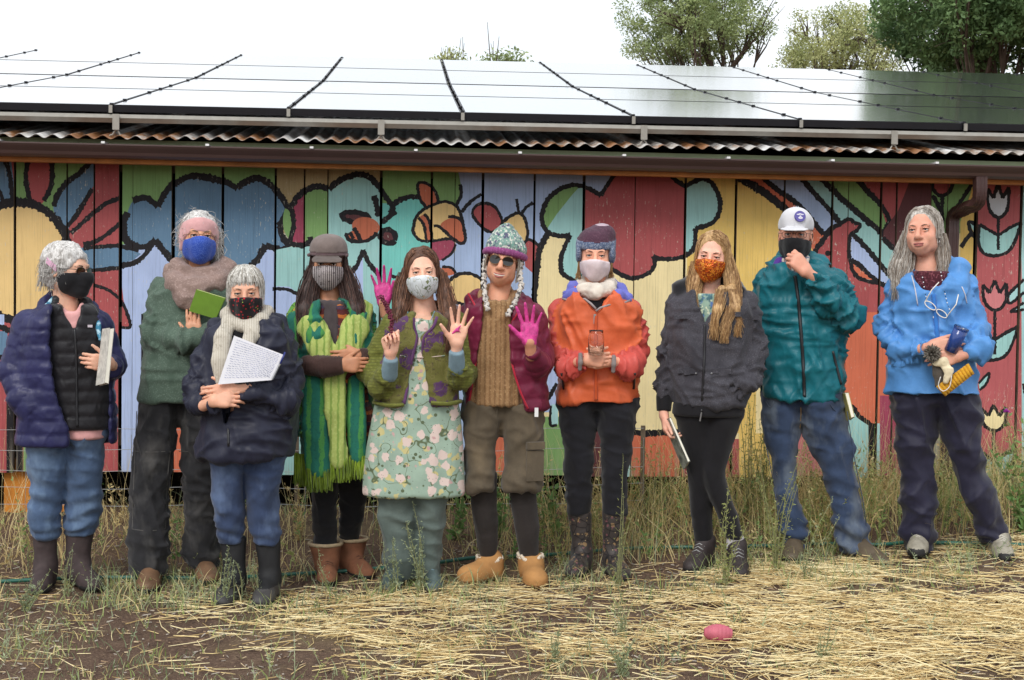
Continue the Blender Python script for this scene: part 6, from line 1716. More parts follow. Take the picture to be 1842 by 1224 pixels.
# pink smear on the raised palm
S = Sdf(.0025); S.chain([P.L(814, 600, -.272), P.L(822, 594, -.275), P.L(829, 586, -.277)], [.004, .007, .003], .005, sq=.6); S.cone(P.L(822, 594, -.275), P.L(828, 598, -.274), .005, .002, .004, sq=.6); soft('dye_stain', S, M_PINK, P.root, disp=lambda v, n, t: folds(v, .003, 60, 1))
# sprig of red seeds
sp = empty('seed_sprig', P.g, -P.az); tag(sp, 'dark red amaranth seed sprig held up between the fingers of the cardigan wearer', 'sprig')
stem = catmull(P.pts([(701, 628, -.285), (704, 600, -.285), (703, 575, -.28), (694, 548, -.28), (683, 532, -.28)]), .01)
MB().tube(stem, .0028, 5).build('stem', plain('reddish_stem', (120, 60, 60), .6), sp, smooth=True)
rs = np.random.RandomState(3); b = MB()
for i in range(230):
    t = rs.rand() ** .8; c = stem[int((.25 + .75 * t) * (len(stem) - 1))]; b.sphere(c + rs.randn(3) * .006, rs.uniform(.003, .0055), 5, 4)
b.build('seeds', plain('maroon_seeds', (110, 36, 62), .6, var=.35, scale=80), sp, smooth=True)
# ================================================================ PERSON: maroon puffer, knit earflap hat
P = P6 = Person('person in maroon puffer jacket, cargo shorts and earflap hat showing a pink palm', 908, 1050)
hl, hr = P.G(884, 1040), P.G(955, 1042)
build_person(P, ('fair_skin_f', (204, 148, 120)), (906, 471, 0), dict(sl=(842, 562, .04), sr=(962, 566, .02), el=(775, 610, .16), er=(978, 652, .0), ml=(730, 592, .14), mr=(970, 664, -.12), wl=(690, 552, .08), wr=(953, 622, -.22), hl=(875, 740), hr=(930, 740), kl=(868, 900), kr=(942, 900), al=(878, 1020, hl[1]), ar=(953, 1020, hr[1])),
             [dict(wrist=P.L(953, 620, -.26), d=(-.02, -.1, 1), n=(-.05, -1, .05), thumb=-1, curl=(3, 6, 5), spread=13, size=1.06, arm=P.L(956, 640, -.22), thumb_out=.9, tag=7, paint=0),
              dict(wrist=P.L(690, 548, .06), d=(-.08, -.05, 1), n=(.0, -1, 0), thumb=1, curls=((6, 10, 8), (5, 10, 8), (6, 10, 8), (4, 8, 6)), spread=10, size=1.04, arm=P.L(694, 566, .08), thumb_out=.55, thumb_curl=20, tag=7, paint=0)],
             mouth='smile', head_kw=dict(yaw=-6, pitch=1, roll=9, size=1.06), neck_to=(895, 548, .02), brow='grey')
M_MAR = fabric('maroon_down_nylon', (106, 30, 56), rough=.40, var=.25, wrinkle=.5, sheen=.05, crease_scale=16, crumple=.35); M_REDT = fabric('red_piping', (170, 30, 52), rough=.6)
def ex6(S):
    S.chain(P6.pts([(850, 562, -.04), (846, 540, .0), (860, 528, .06)]), [.026, .026, .022], .02, 0); S.chain(P6.pts([(935, 570, -.05), (946, 545, .0), (930, 530, .06)]), [.026, .026, .022], .02, 0)
pj = jacket(P, 'puffer_jacket', [M_MAR], [(535, 870, 930), (548, 846, 960), (565, 836, 974), (620, 834, 980), (690, 832, 984), (735, 836, 988)], .155, [([(846, 566, .04), (778, 612, .15), (735, 594, .14), (700, 564, .09)], (25, 20, 17, 13)), ([(958, 568, .02), (976, 648, .0), (968, 656, -.14), (957, 632, -.235)], (27, 22, 20, 14))],
            slots=[[(525, 872, 930), (560, 868, 922), (600, 866, 916), (650, 856, 920), (700, 848, 934), (745, 842, 950)]], disp=puff(.078, .010)(P), extra=ex6, slot_y=.0)
for pp_ in ([(842, 528, -.03), (858, 556, -.11), (868, 578, -.145), (864, 610, -.16), (856, 650, -.165), (848, 700, -.165), (842, 734, -.16)], [(934, 560, -.10), (920, 580, -.14), (914, 605, -.16), (920, 650, -.168), (934, 700, -.168), (950, 736, -.16)]):
    MB().tube(relaxline(proj(P, pj, catmull(P.pts(pp_), .02), .002)), .0055, 6).build('zip_edging', M_REDT, pj, smooth=True)
MB().box(P.L(965, 742, -.14), (.009, .003, .022)).build('white_tag', M_CLIP, pj)
M_TAN = pattern('tan_cable_sweater', (150, 116, 80), [('bandx', 13, .55, .8, (128, 96, 64)), ('noise', 110, .52, .7, (170, 138, 100))], bmp=.5)
S = Sdf(.008); S.loft(P.rows([(540, 862, 935), (570, 852, 940), (620, 848, 946), (690, 842, 948), (727, 838, 950)], .135), .02); S.chain(P.pts([(868, 535, .02), (874, 552, -.06), (895, 562, -.10), (918, 552, -.07), (928, 535, .02), (910, 524, .07), (882, 524, .07), (868, 535, .02)]), [.03] * 8, .015); S.cone(P.L(878, 552, -.06), P.L(902, 570, -.12), .03, .028, .02)
soft('turtleneck_sweater', S, M_TAN, P.root, disp=lambda v, n, t: .0035 * np.sin(v[:, 0] * 170) + folds(v, .008, 10, 2))
M_KHAKI = fabric('khaki_canvas', (88, 78, 64), wrinkle=.45, var=.2, fade=(112, 98, 78), weave=.15)
so = trousers(P, 'cargo_shorts', M_KHAKI, [[(722, 836, 912, .13), (760, 834, 905, .125), (800, 832, 896, .12), (850, 833, 893, .11), (883, 836, 890, .11)], [(722, 900, 976, .13), (760, 898, 978, .125), (800, 903, 979, .12), (850, 904, 977, .11), (879, 902, 974, .11)]], feet=None, seed=17, amp=.013, waist=[(720, 838, 976), (750, 836, 976)], fscale=7)
MB().box(P.L(962, 838, -.10), (.045, .008, .075), [(.93, .36, 0), (-.36, .93, 0), (0, 0, 1)]).build('cargo_pocket', M_KHAKI, so); MB().box(P.L(963, 802, -.105), (.047, .012, .018), [(.93, .36, 0), (-.36, .93, 0), (0, 0, 1)]).build('pocket_flap', M_KHAKI, so)
zipper(P, so, P.pts([(893, 724, -.137), (894, 750, -.135), (895, 776, -.12)]), M_KHAKI, .004, 'fly_seam')
trousers(P, 'leggings', fabric('charcoal_legging', (48, 43, 42), wrinkle=.2), [[(850, 846, 894, .075), (900, 848, 894, .07), (940, 852, 896, .066), (1006, 864, 895, .05)], [(850, 912, 966, .075), (900, 918, 967, .07), (940, 924, 971, .066), (1004, 936, 970, .05)]], feet=(hl, hr), amp=.003, seed=2)
M_TANB = plain('tan_sheepskin_boot', (176, 128, 76), .85, var=.15, scale=12, bmp=.15); M_FLUFF = plain('cream_fleece', (214, 200, 180), .95, var=.15, scale=80, bmp=.7)
for hx, rr, ang in ((hl, [(1004, 858, 903, .062, hl[1]), (1030, 858, 902, .06, hl[1])], -42), (hr, [(1000, 932, 976, .062, hr[1]), (1030, 936, 978, .06, hr[1])], 8)):
    b_ = shoe(P, hx, ang, M_TANB, plain('tan_sole', (150, 110, 70), .8), shaft=P.rows(rr, .06), name='sheepskin_boot', length=.28, width=.058, toe_h=.05)
    r0 = P.rows(rr[:1], .06)[0]; rs = np.random.RandomState(5); b = MB()
    for a in np.linspace(0, 2 * math.pi, 46): b.sphere((r0[1] + r0[3] * math.cos(a), r0[2] + r0[4] * math.sin(a), r0[0] + rs.uniform(-.006, .010) - .03 * max(0, -math.sin(a)) ** 6), rs.uniform(.007, .011), 6, 5)
    b.build('fleece_trim', M_FLUFF, b_, smooth=True)
glasses(P, M_GLASSLENS, plain('gold_rim', (120, 86, 50), .3, metal=.5), rx=.0255, rz=.021, sq=2.2)
H = P.H; S = Sdf(.005); S.ell(H.w(0, .012, .060), np.array((.092, .108, .066)) * H.k, .02, 0, '+', H.A); S.ell(H.w(-.01, .012, .105), np.array((.058, .070, .050)) * H.k, .05, 0, '+', H.A); S.ell(H.w(-.012, .012, .145), np.array((.024, .028, .030)) * H.k, .04, 0, '+', H.A)
S.half(-(H.A[2] - .05 * H.A[1]), -np.dot(H.A[2] - .05 * H.A[1], H.w(0, -.05, .038)))
M_HATK = pattern('teal_white_flecked_knit', (120, 150, 142), [('noise', 70, .5, .6, (206, 206, 196)), ('noise', 50, .56, .62, (86, 84, 110)), ('noise', 44, .6, .66, (70, 150, 130))], bmp=.6); M_HATB = pattern('mauve_knit_band', (140, 70, 122), [('noise', 90, .5, .7, (164, 96, 146))], bmp=.6); M_BRAID = pattern('black_white_braid', (202, 196, 188), [('noise', 60, .5, .58, (66, 60, 60))], bmp=.6)
hat = soft('earflap_hat', S, M_HATK, P.root, disp=lambda v, n, t: .003 * np.sin(np.arctan2(H.loc(v)[:, 0], -H.loc(v)[:, 1] + .012) * 34) + folds(v, .006, 18, 5))
ring = [H.w(.088 * math.sin(a), .012 - .104 * math.cos(a), .044 - .012 * (1 - abs(math.cos(a))) ) for a in np.linspace(0, 2 * math.pi, 26)]
soft('hat_band', Sdf(.006).chain(ring, [.017 * H.k] * 26, .004), M_HATB, hat, disp=lambda v, n, t: .002 * np.sin(np.arctan2(H.loc(v)[:, 0], -H.loc(v)[:, 1] + .012) * 50))
for q, e in ((-1, [(869, 482, -.02), (870, 510, -.05), (873, 535, -.10), (877, 556, -.15)]), (1, [(941, 490, -.02), (938, 515, -.06), (926, 545, -.13), (913, 567, -.165)])):
    S = Sdf(.006); S.ell(H.w(q * .082, .0, .0), np.array((.014, .036, .052)) * H.k, .02, 0, '+', H.A); S.chain([H.w(q * .080, -.018, -.03)] + P.pts(e[1:]), [.016, .013, .012, .014], .012)
    soft('ear_flap', S, M_BRAID, hat, disp=lambda v, n, t: .003 * np.sin(v[:, 2] * 260 + v[:, 0] * 150))
rs = np.random.RandomState(4)
for q in (-1, 1): strands('hair', [HW2], P.root, [[H.w(q * (.066 + .01 * rs.rand()), -.055 + .02 * rs.rand(), .03), H.w(q * (.074 + .01 * rs.rand()), -.05 + .03 * rs.rand(), -.01), H.w(q * (.072 + .012 * rs.rand()), -.03, -.06 - .03 * rs.rand())] for i in range(60)], .002, .001)

# ================================================================ PERSON: orange shell jacket with jar
P = P7 = Person('person in orange rain shell and knit beanie clasping an empty glass jar', 1074, 1034)
hl, hr = P.G(1046, 1030), P.G(1102, 1032)
build_person(P, ('fair_skin_g', (214, 156, 130)), (1071, 461, 0), dict(sl=(1018, 560, .02), sr=(1128, 560, .02), el=(1010, 640, .0), er=(1150, 640, .0), ml=(1022, 660, -.10), mr=(1130, 660, -.10), wl=(1056, 650, -.2), wr=(1096, 652, -.2), hl=(1048, 730), hr=(1102, 730), kl=(1042, 870), kr=(1104, 870), al=(1046, 1015, hl[1]), ar=(1101, 1015, hr[1])),
             [dict(wrist=P.L(1053, 648, -.225), d=(.9, -.3, .05), n=(.2, 1, 0), thumb=1, curls=((50, 60, 40), (50, 60, 40), (52, 60, 40), (54, 60, 40)), spread=1, size=.98, arm=P.L(1040, 652, -.19), thumb_out=.5),
              dict(wrist=P.L(1097, 650, -.21), d=(-.9, -.3, .0), n=(-.2, 1, 0), thumb=-1, curls=((40, 60, 40), (42, 60, 40), (44, 60, 40), (46, 60, 40)), spread=1, size=1.0, arm=P.L(1110, 652, -.18), thumb_out=.5)], eyes='blue', brow='dark', head_kw=dict(yaw=0, pitch=-2, roll=1, size=1.03), neck_to=(1071, 530, .03))
M_ORG = fabric('orange_shell', (206, 98, 60), rough=.45, var=.12, wrinkle=.45, sheen=.05, crumple=.45, crease_scale=8); M_CORAL = fabric('coral_shell', (196, 82, 74), rough=.45, var=.12, wrinkle=.45, sheen=.05, crumple=.5, crease_scale=9); M_PERI = fabric('periwinkle_lining', (104, 108, 190), rough=.6, var=.12)
def ex7(S):
    S.chain(P7.pts([(1020, 536, -.02), (1030, 524, .02), (1050, 514, .05)]), [.03, .032, .028], .02, 3); S.chain(P7.pts([(1126, 536, -.02), (1116, 522, .02), (1098, 512, .05)]), [.03, .032, .028], .02, 3); S.ell(P7.L(1072, 522, .09), (.09, .035, .05), .03, 3)
oj = jacket(P, 'rain_shell', [M_ORG, M_CORAL, M_CORAL, M_PERI], [(522, 1040, 1104), (536, 1010, 1136), (556, 996, 1150), (620, 1002, 1150), (680, 1004, 1146), (722, 999, 1150)], .15, [([(1012, 562, .02), (1006, 632, .0), (1026, 658, -.14), (1052, 650, -.22)], (27, 25, 22, 15)), ([(1132, 562, .02), (1148, 630, .0), (1130, 658, -.14), (1098, 652, -.205)], (27, 25, 22, 15))],
            slots=[[(508, 1048, 1098), (530, 1046, 1100), (548, 1062, 1086), (558, 1070, 1077)]], amp=.015, seed=33, extra=ex7, slot_y=-.01)
for pp_ in ([(1012, 538, -.06), (1030, 541, -.10), (1052, 538, -.125), (1072, 556, -.152)], [(1134, 540, -.06), (1120, 546, -.11), (1098, 548, -.13), (1080, 554, -.15), (1072, 560, -.155)]):
    MB().tube(catmull(P.pts(pp_), .03), .006, 6).build('collar_seam', plain('grey_tape', (150, 140, 140), .6), oj, smooth=True)
for cp_ in ([(1048, 522, -.03), (1034, 530, -.08), (1016, 534, -.06)], [(1100, 522, -.03), (1112, 532, -.09), (1132, 540, -.06)]): soft('open_collar', Sdf(.007).chain(P.pts(cp_), [.022, .031, .016], .02, sq=.5), M_PERI, oj)
zipper(P, oj, P.pts([(1072, 558, -.158), (1072, 600, -.162), (1072, 660, -.16), (1072, 720, -.15)]), fabric('orange_placket', (196, 84, 44)), .010); MB().box(proj(P, oj, P.L(1070, 574, -.172), .004)[0], (.006, .004, .024)).build('zip_pull', M_ZIPS, oj)
for (a, b) in (((1044, 652, -.215), (1047, 642, -.22)), ((1104, 656, -.20), (1103, 640, -.205))):
    c = P.L(*a); soft('cuff_strap', Sdf(.005).chain([P.L(a[0], a[1] - 14, a[2] - .03), P.L(a[0], a[1], a[2] - .042), P.L(a[0] - 1, a[1] + 12, a[2] - .03)], [.012, .012, .012], .01, sq=.5), plain('grey_velcro', (128, 118, 116), .8), oj)
for x in (1010, 1142): zipper(P, oj, P.pts([(x, 672, -.10), (x + (4 if x < 1072 else -2), 700, -.105)]), M_ZIP, .006, 'pocket_zip')
S = Sdf(.007).chain(P.pts([(1046, 515, .02), (1052, 522, -.07), (1072, 526, -.105), (1094, 520, -.07), (1098, 510, .02), (1084, 500, .06), (1060, 500, .06), (1046, 515, .02)]), [.030, .034, .038, .034, .028, .026, .026, .030], .014)
nk = soft('neck_gaiter', S, fabric('cream_gaiter', (216, 206, 194), wrinkle=.4), P.root, disp=lambda v, n, t: folds(v, .014, 24, 4, (.7, 1, 1.4)))
MB().sphere(P.L(1050, 513, -.065), (.006, .003, .006), 8, 6).build('button', plain('violet_button', (70, 60, 150), .4), nk)
soft('black_fleece', Sdf(.009).loft(P.rows([(538, 1048, 1098), (556, 1032, 1114), (620, 1010, 1140)], .115), .02), fabric('black_fleece_cloth', (22, 22, 26)), P.root)
trousers(P, 'trousers', fabric('black_trouser_cloth', (26, 26, 32), wrinkle=.35), [[(712, 1002, 1078, .12), (760, 1005, 1074, .11), (800, 1011, 1070, .1), (860, 1018, 1066, .085), (925, 1021, 1064, .07)], [(712, 1068, 1146, .12), (760, 1074, 1143, .11), (800, 1079, 1138, .1), (860, 1082, 1129, .085), (925, 1083, 1128, .07)]], feet=(hl, hr), waist=[(700, 1004, 1144), (735, 1003, 1145)], seed=4)
M_CAMO = pattern('leaf_camo_rubber', (58, 52, 50), [('petals', 24, .50, .56, (128, 104, 74)), ('edges', 22, .02, .05, (26, 24, 26)), ('petals', 30, .44, .50, (110, 72, 76)), ('dots', 40, .1, .14, (150, 132, 100))], rough=.45, bmp=.1)
for hx, rr, ang in ((hl, [(918, 1020, 1064, .058), (970, 1029, 1064, .05), (1010, 1032, 1063, .048)], -12), (hr, [(918, 1083, 1128, .058), (970, 1085, 1120, .05), (1010, 1085, 1116, .048)], 16)):
    shoe(P, hx, ang, M_CAMO, M_SOLE, shaft=P.rows([r + (hx[1],) for r in rr], .05), name='rubber_boot', length=.27)
mask_obj(P, fabric('pale_pink_mask', (222, 206, 210), wrinkle=.5), infl=.006, puff=.015, top=-.026)
H = P.H; S = Sdf(.005); S.ell(H.w(0, .014, .062), np.array((.090, .108, .080)) * H.k, .02, 0, '+', H.A); S.ell(H.w(.034, .03, .108), np.array((.060, .064, .050)) * H.k, .03, 0, '+', H.A)
S.half(-(H.A[2] - .18 * H.A[1]), -np.dot(H.A[2] - .18 * H.A[1], H.w(0, -.09, .030)))
for q in (-1, 1): S.ell(H.w(q * .079, .012, .018), np.array((.013, .060, .048)) * H.k, .02, 0, '+', H.A)
M_BEAN = pattern('plum_beanie', (74, 46, 62), [('noise', 120, .5, .7, (96, 64, 80))], bmp=.5); M_BEANB = pattern('heather_blue_band', (92, 108, 138), [('noise', 130, .48, .62, (150, 160, 178)), ('noise', 90, .58, .66, (60, 70, 100))], bmp=.5); M_BEANL = fabric('pale_stripe', (170, 150, 160))
def mf7(c, t):
    l = P7.H.loc(c); z = l[:, 2] + .18 * 0 - .0 * l[:, 1]; w = l[:, 2] - .18 * l[:, 1]
    r = np.where(w < .082, 1, 0); r[(w > .150) & (w < .158)] = 2; return r
soft('beanie', S, [M_BEAN, M_BEANB, M_BEANL], P.root, matfn=mf7, disp=lambda v, n, t: folds(v, .007, 14, 4) + np.where(P7.H.loc(v)[:, 2] - .18 * P7.H.loc(v)[:, 1] < .084, .004, 0))
rs = np.random.RandomState(4); HBL = hairmat('blonde_hair', (138, 100, 60), (208, 172, 122)); HBL2 = hairmat('dark_blonde_hair', (100, 70, 42), (168, 126, 82))
for q in (-1, 1): strands('hair', [HBL, HBL2], P.root, [[H.w(q * .070, -.02 + .03 * rs.rand(), .03), H.w(q * (.076 + .008 * rs.rand()), -.02 + .04 * rs.rand(), -.02), H.w(q * (.070 + .016 * rs.rand()), -.02 + .04 * rs.rand(), -.07), H.w(q * (.066 + .03 * rs.rand()), -.01 + .03 * rs.rand(), -.09 - .03 * rs.rand())] for i in range(110)], .002, .001)
jar = empty('glass_jar', P.g, -P.az); tag(jar, 'small empty glass jar held in both hands of the orange jacket wearer', 'jar')
def glass(name='clear_glass'):
    if name in MATS: return MATS[name]
    m, t, b = _new(name); b.inputs['Base Color'].default_value = (.95, .97, .96, 1); b.inputs['Roughness'].default_value = .03; b.inputs['Transmission Weight'].default_value = 1.0; b.inputs['IOR'].default_value = 1.35
    MATS[name] = m; return m
def lathe(name, prof, c, mat, parent, n=20, axis=(0, 0, 1)):
    ax = np.asarray(axis, float); ax /= np.linalg.norm(ax); e1 = np.cross(ax, [0, 1, 0]); e1 = e1 / np.linalg.norm(e1) if np.linalg.norm(e1) > .1 else np.array([1., 0, 0]); e2 = np.cross(ax, e1)
    vs = [np.asarray(c) + ax * z + r * (math.cos(2 * math.pi * j / n) * e1 + math.sin(2 * math.pi * j / n) * e2) for r, z in prof for j in range(n)]
    q = [(i * n + j, i * n + (j + 1) % n, (i + 1) * n + (j + 1) % n, (i + 1) * n + j) for i in range(len(prof) - 1) for j in range(n)]
    return MB().raw(vs, q).build(name, mat, parent, smooth=True)
c0 = P.L(1072, 640, -.27)
lathe('glass_body', [(.001, 0), (.036, .002), (.039, .010), (.039, .090), (.034, .104), (.034, .124), (.0315, .124), (.0315, .104), (.0365, .090), (.0365, .012), (.001, .008)], c0, glass(), jar)
for z in (.109, .118): lathe('screw_thread', [(.034, z - .002), (.0358, z), (.034, z + .002)], c0, glass(), jar)

# ================================================================ PERSON: dark grey jacket, blonde hair
P = P8 = Person('blonde person in charcoal jacket and orange sequin mask with one hand in pocket', 1290, 1026)
hl, hr = P.G(1268, 1020), P.G(1325, 1026)
build_person(P, ('fair_skin_h', (220, 168, 146)), (1281, 462, 0), dict(sl=(1228, 545, .02), sr=(1338, 540, .02), el=(1206, 645, .02), er=(1362, 640, .02), ml=(1197, 700, .0), mr=(1356, 675, -.05), wl=(1194, 745, -.02), wr=(1330, 695, -.11), hl=(1252, 740), hr=(1302, 740), kl=(1262, 870), kr=(1288, 870), al=(1267, 1000, hl[1]), ar=(1325, 995, hr[1])),
             [dict(wrist=P.L(1194, 744, -.03), d=(.12, -.15, -1), n=(1, .1, .1), thumb=1, curls=((30, 45, 30), (36, 50, 30), (40, 52, 30), (42, 52, 30)), spread=2, size=.98, arm=P.L(1193, 728, -.02), thumb_out=.4)], head_kw=dict(yaw=-6, pitch=-4, roll=6, size=1.03), neck_to=(1275, 530, .03))
M_CHAR = pattern('charcoal_herringbone', (62, 61, 68), [('noise', 220, .5, .7, (92, 90, 98)), ('noise', 10, .5, .7, (54, 53, 60))], bmp=.35); M_RIB = fabric('black_rib_knit', (24, 23, 27), wrinkle=.2); M_FLC = fabric('black_plush_collar', (26, 26, 32), sheen=.5)
def ex8(S):
    S.chain(P8.pts([(1236, 545, -.05), (1224, 524, .0), (1246, 508, .06)]), [.03, .036, .034], .02, 3); S.chain(P8.pts([(1318, 540, -.06), (1326, 520, .0), (1306, 506, .06)]), [.026, .034, .034], .02, 3); S.ell(P8.L(1276, 514, .09), (.10, .04, .05), .03, 3)
gj = jacket(P, 'zip_jacket', [M_CHAR, M_CHAR, M_CHAR, M_FLC], [(522, 1240, 1316), (534, 1214, 1345), (552, 1204, 1358), (620, 1206, 1352), (700, 1208, 1342), (728, 1210, 1340)], .15, [([(1224, 548, .02), (1206, 640, .02), (1196, 700, .0), (1194, 722, -.01)], (27, 23, 18, 15)), ([(1342, 544, .02), (1362, 635, .02), (1352, 680, -.06), (1326, 706, -.13)], (26, 23, 20, 15))],
            slots=[[(508, 1250, 1306), (540, 1252, 1296), (570, 1262, 1276), (582, 1266, 1270)]], amp=.013, seed=41, extra=ex8, slot_y=-.01)
soft('rib_hem', Sdf(.008).loft(P.rows([(722, 1211, 1340), (746, 1208, 1338)], .142), .01), M_RIB, gj); soft('rib_cuff', Sdf(.007).cone(P.L(1195, 714, -.01), P.L(1194, 740, -.025), P.m(15), P.m(13), .01, 0, '+', False, True), M_RIB, gj)
zipper(P, gj, P.pts([(1268, 584, -.152), (1267, 640, -.16), (1264, 700, -.16), (1262, 740, -.15)]), M_ZIP, .0065); MB().tube([P.L(1262, 742, -.155), P.L(1259, 758, -.15)], .004, 6).build('zip_pull', M_ZIPS, gj)
for (x, y, w, h_) in ((1232, 570, .052, .010), (1314, 566, .05, .012)): MB().box(proj(P, gj, P.L(x, y, -.150))[0], (w, .006, h_), [(1, 0, .03), (0, 1, 0), (0, 0, 1)]).build('chest_flap', M_CHAR, gj)
for x, w in ((1236, .06), (1298, .062)):
    for k, (dx, hh) in enumerate(((-.5, .012), (0, .018), (.5, .012))): MB().box(proj(P, gj, P.L(x, 668, -.152) + [dx * w, 0, 0])[0], (w * .27, .006, hh)).build('pocket_flap', M_CHAR, gj)
    MB().sphere(proj(P, gj, P.L(x + (16 if x < 1260 else -18), 672, -.165), .006)[0], .005, 8, 6).build('snap', M_ZIPS, gj)
MB().box(P.L(1358, 572, -.05), (.012, .03, .010), [(.5, .85, 0), (-.85, .5, 0), (0, 0, 1)]).build('sleeve_pocket', M_CHAR, gj)
soft('print_tee', Sdf(.008).loft(P.rows([(528, 1246, 1300), (550, 1240, 1308), (640, 1236, 1312)], .112), .02), pattern('aqua_print_tee', (150, 176, 160), [('noise', 34, .5, .58, (74, 110, 120)), ('noise', 26, .56, .62, (96, 128, 186)), ('noise', 50, .6, .66, (214, 220, 190))]), P.root)
trousers(P, 'leggings', fabric('black_legging', (22, 21, 25), wrinkle=.25), [[(735, 1213, 1284, .115), (770, 1220, 1290, .105), (810, 1230, 1290, .095), (860, 1237, 1286, .075), (920, 1240, 1281, .068), (984, 1254, 1282, .05)], [(735, 1268, 1337, .115), (770, 1268, 1330, .105), (810, 1263, 1316, .095), (850, 1259, 1304, .085), (885, 1270, 1313, .078), (925, 1288, 1329, .07), (970, 1306, 1338, .052)]], feet=(hl, hr), seed=5, amp=.004, waist=[(722, 1214, 1336), (750, 1214, 1336)])
M_HIKE = plain('dark_brown_hiker', (54, 46, 46), .65, var=.3, scale=20, bmp=.2)
soft('sock', Sdf(.007).cone(P.L(1322, 985, hr[1]), P.L(1323, 963, hr[1]), .044, .044, .01, 0, '+', False, True), fabric('grey_sock', (190, 186, 190)), P.root)
shoe(P, hl, -22, M_HIKE, M_SOLE, name='hiking_boot', length=.27, height=.13, lacemat=plain('grey_lace', (150, 150, 150), .8)); shoe(P, hr, 4, M_HIKE, M_SOLE, name='hiking_boot', length=.27, height=.13, lacemat=plain('grey_lace', (150, 150, 150), .8))
def sequin():
    m, t, b = _new('orange_sequins')
    n = N(t, 'ShaderNodeTexVoronoi', Scale=150); t.links.new(coords(t), n.inputs['Vector'])
    c = ramp(t, n.outputs['Color'], [(0.2, lin((140, 46, 6))), (0.55, lin((214, 92, 10))), (0.85, lin((250, 170, 60)))])
    t.links.new(c, b.inputs['Base Color']); b.inputs['Roughness'].default_value = .3; b.inputs['Metallic'].default_value = .35
    bump(t, b, n.outputs['Distance'], .8, .006); return m
mask_obj(P, sequin(), infl=.007, puff=.02, top=-.018)
long_hair(P, 'hair', [HBL, HBL, HBL2], part=-.03, n=760, length=.25, seed=61, front=56, curl=.0040, flare=.015, r0=.0013, wave=9, mass_n=330, mass=[([(1254, 470, -.01), (1250, 505, -.03), (1248, 545, -.10)], (9, 13, 6), .7), ([(1306, 455, -.02), (1316, 500, -.05), (1318, 545, -.11), (1304, 586, -.165)], (9, 13, 14, 4), .6), ([(1312, 520, -.10), (1322, 556, -.13), (1328, 575, -.13)], (10, 9, 3), .6), ([(1298, 520, -.12), (1292, 556, -.16), (1285, 580, -.17)], (9, 8, 3), .6)])
flat_item('magazine', plain('photo_print_cover', (132, 136, 128), .3, var=.7, scale=26), P, [(1192, 758, -.02), (1203, 752, -.10), (1238, 832, -.12), (1229, 846, -.04)], -.05, .012, 'folded magazine hanging from the lowered hand beside black leggings', 'magazine')

# ================================================================ PERSON: teal windbreaker and cap
P = P9 = Person('person in teal windbreaker, white cap and black mask with fist at chin', 1480, 1004)
hl, hr = P.G(1430, 1000), P.G(1538, 1004)
build_person(P, ('ruddy_skin_i', (202, 148, 126)), (1431, 424, 0), dict(sl=(1388, 505, .02), sr=(1500, 498, .02), el=(1362, 600, .04), er=(1522, 572, -.04), ml=(1364, 650, .04), mr=(1490, 540, -.16), wl=(1372, 690, .04), wr=(1455, 492, -.2), hl=(1412, 725), hr=(1470, 725), kl=(1412, 850), kr=(1502, 850), al=(1430, 985, hl[1]), ar=(1535, 985, hr[1])),
             [dict(wrist=P.L(1452, 492, -.225), d=(-.65, -.12, .75), n=(-.5, .85, -.1), thumb=-1, curls=((55, 70, 45), (58, 72, 45), (60, 74, 45), (62, 74, 45)), spread=1, size=1.1, arm=P.L(1468, 502, -.20), thumb_out=.4, thumb_curl=35)], eyes='blue', brow='dark', head_kw=dict(yaw=-2, pitch=-1, roll=1, size=1.1), neck_to=(1432, 490, .03))
M_TEAL = fabric('teal_windbreaker', (20, 98, 110), rough=.42, var=.2, wrinkle=.8, sheen=.05, crease_scale=10, crumple=.7)
def ex9(S):
    S.chain(P9.pts([(1396, 495, -.03), (1398, 478, .02), (1420, 470, .07)]), [.032, .034, .03], .02, 0); S.chain(P9.pts([(1468, 488, -.03), (1472, 472, .02), (1448, 466, .07)]), [.034, .036, .03], .02, 0); S.ell(P9.L(1436, 474, .10), (.11, .045, .06), .03, 0)
tj = jacket(P, 'windbreaker', [M_TEAL], [(478, 1398, 1470), (490, 1372, 1508), (510, 1358, 1524), (570, 1360, 1518), (640, 1366, 1514), (700, 1369, 1515), (716, 1370, 1515)], .155, [([(1382, 508, .02), (1362, 600, .04), (1364, 650, .04), (1376, 690, .04)], (27, 24, 20, 16)), ([(1502, 506, .02), (1520, 566, -.05), (1494, 540, -.17), (1462, 500, -.215)], (29, 30, 26, 17))], slots=[[(462, 1412, 1448), (480, 1412, 1446), (494, 1426, 1434)]], amp=.018, fscale=10, seed=52, extra=ex9, slot_y=-.01)
zipper(P, tj, P.pts([(1430, 496, -.13), (1436, 540, -.162), (1441, 600, -.166), (1445, 660, -.166), (1447, 714, -.158)]), M_ZIP, .009); zipper(P, tj, P.pts([(1498, 632, -.13), (1508, 672, -.115), (1513, 692, -.105)]), M_ZIP, .007, 'pocket_zip'); zipper(P, tj, P.pts([(1376, 650, -.10), (1370, 690, -.09), (1369, 712, -.09)]), M_ZIP, .005, 'side_piping')
soft('purple_lining', Sdf(.007).chain(P.pts([(1394, 484, -.04), (1402, 472, -.02), (1414, 466, .02)]), [.022, .024, .018], .015), fabric('purple_fleece', (84, 52, 140)), tj)
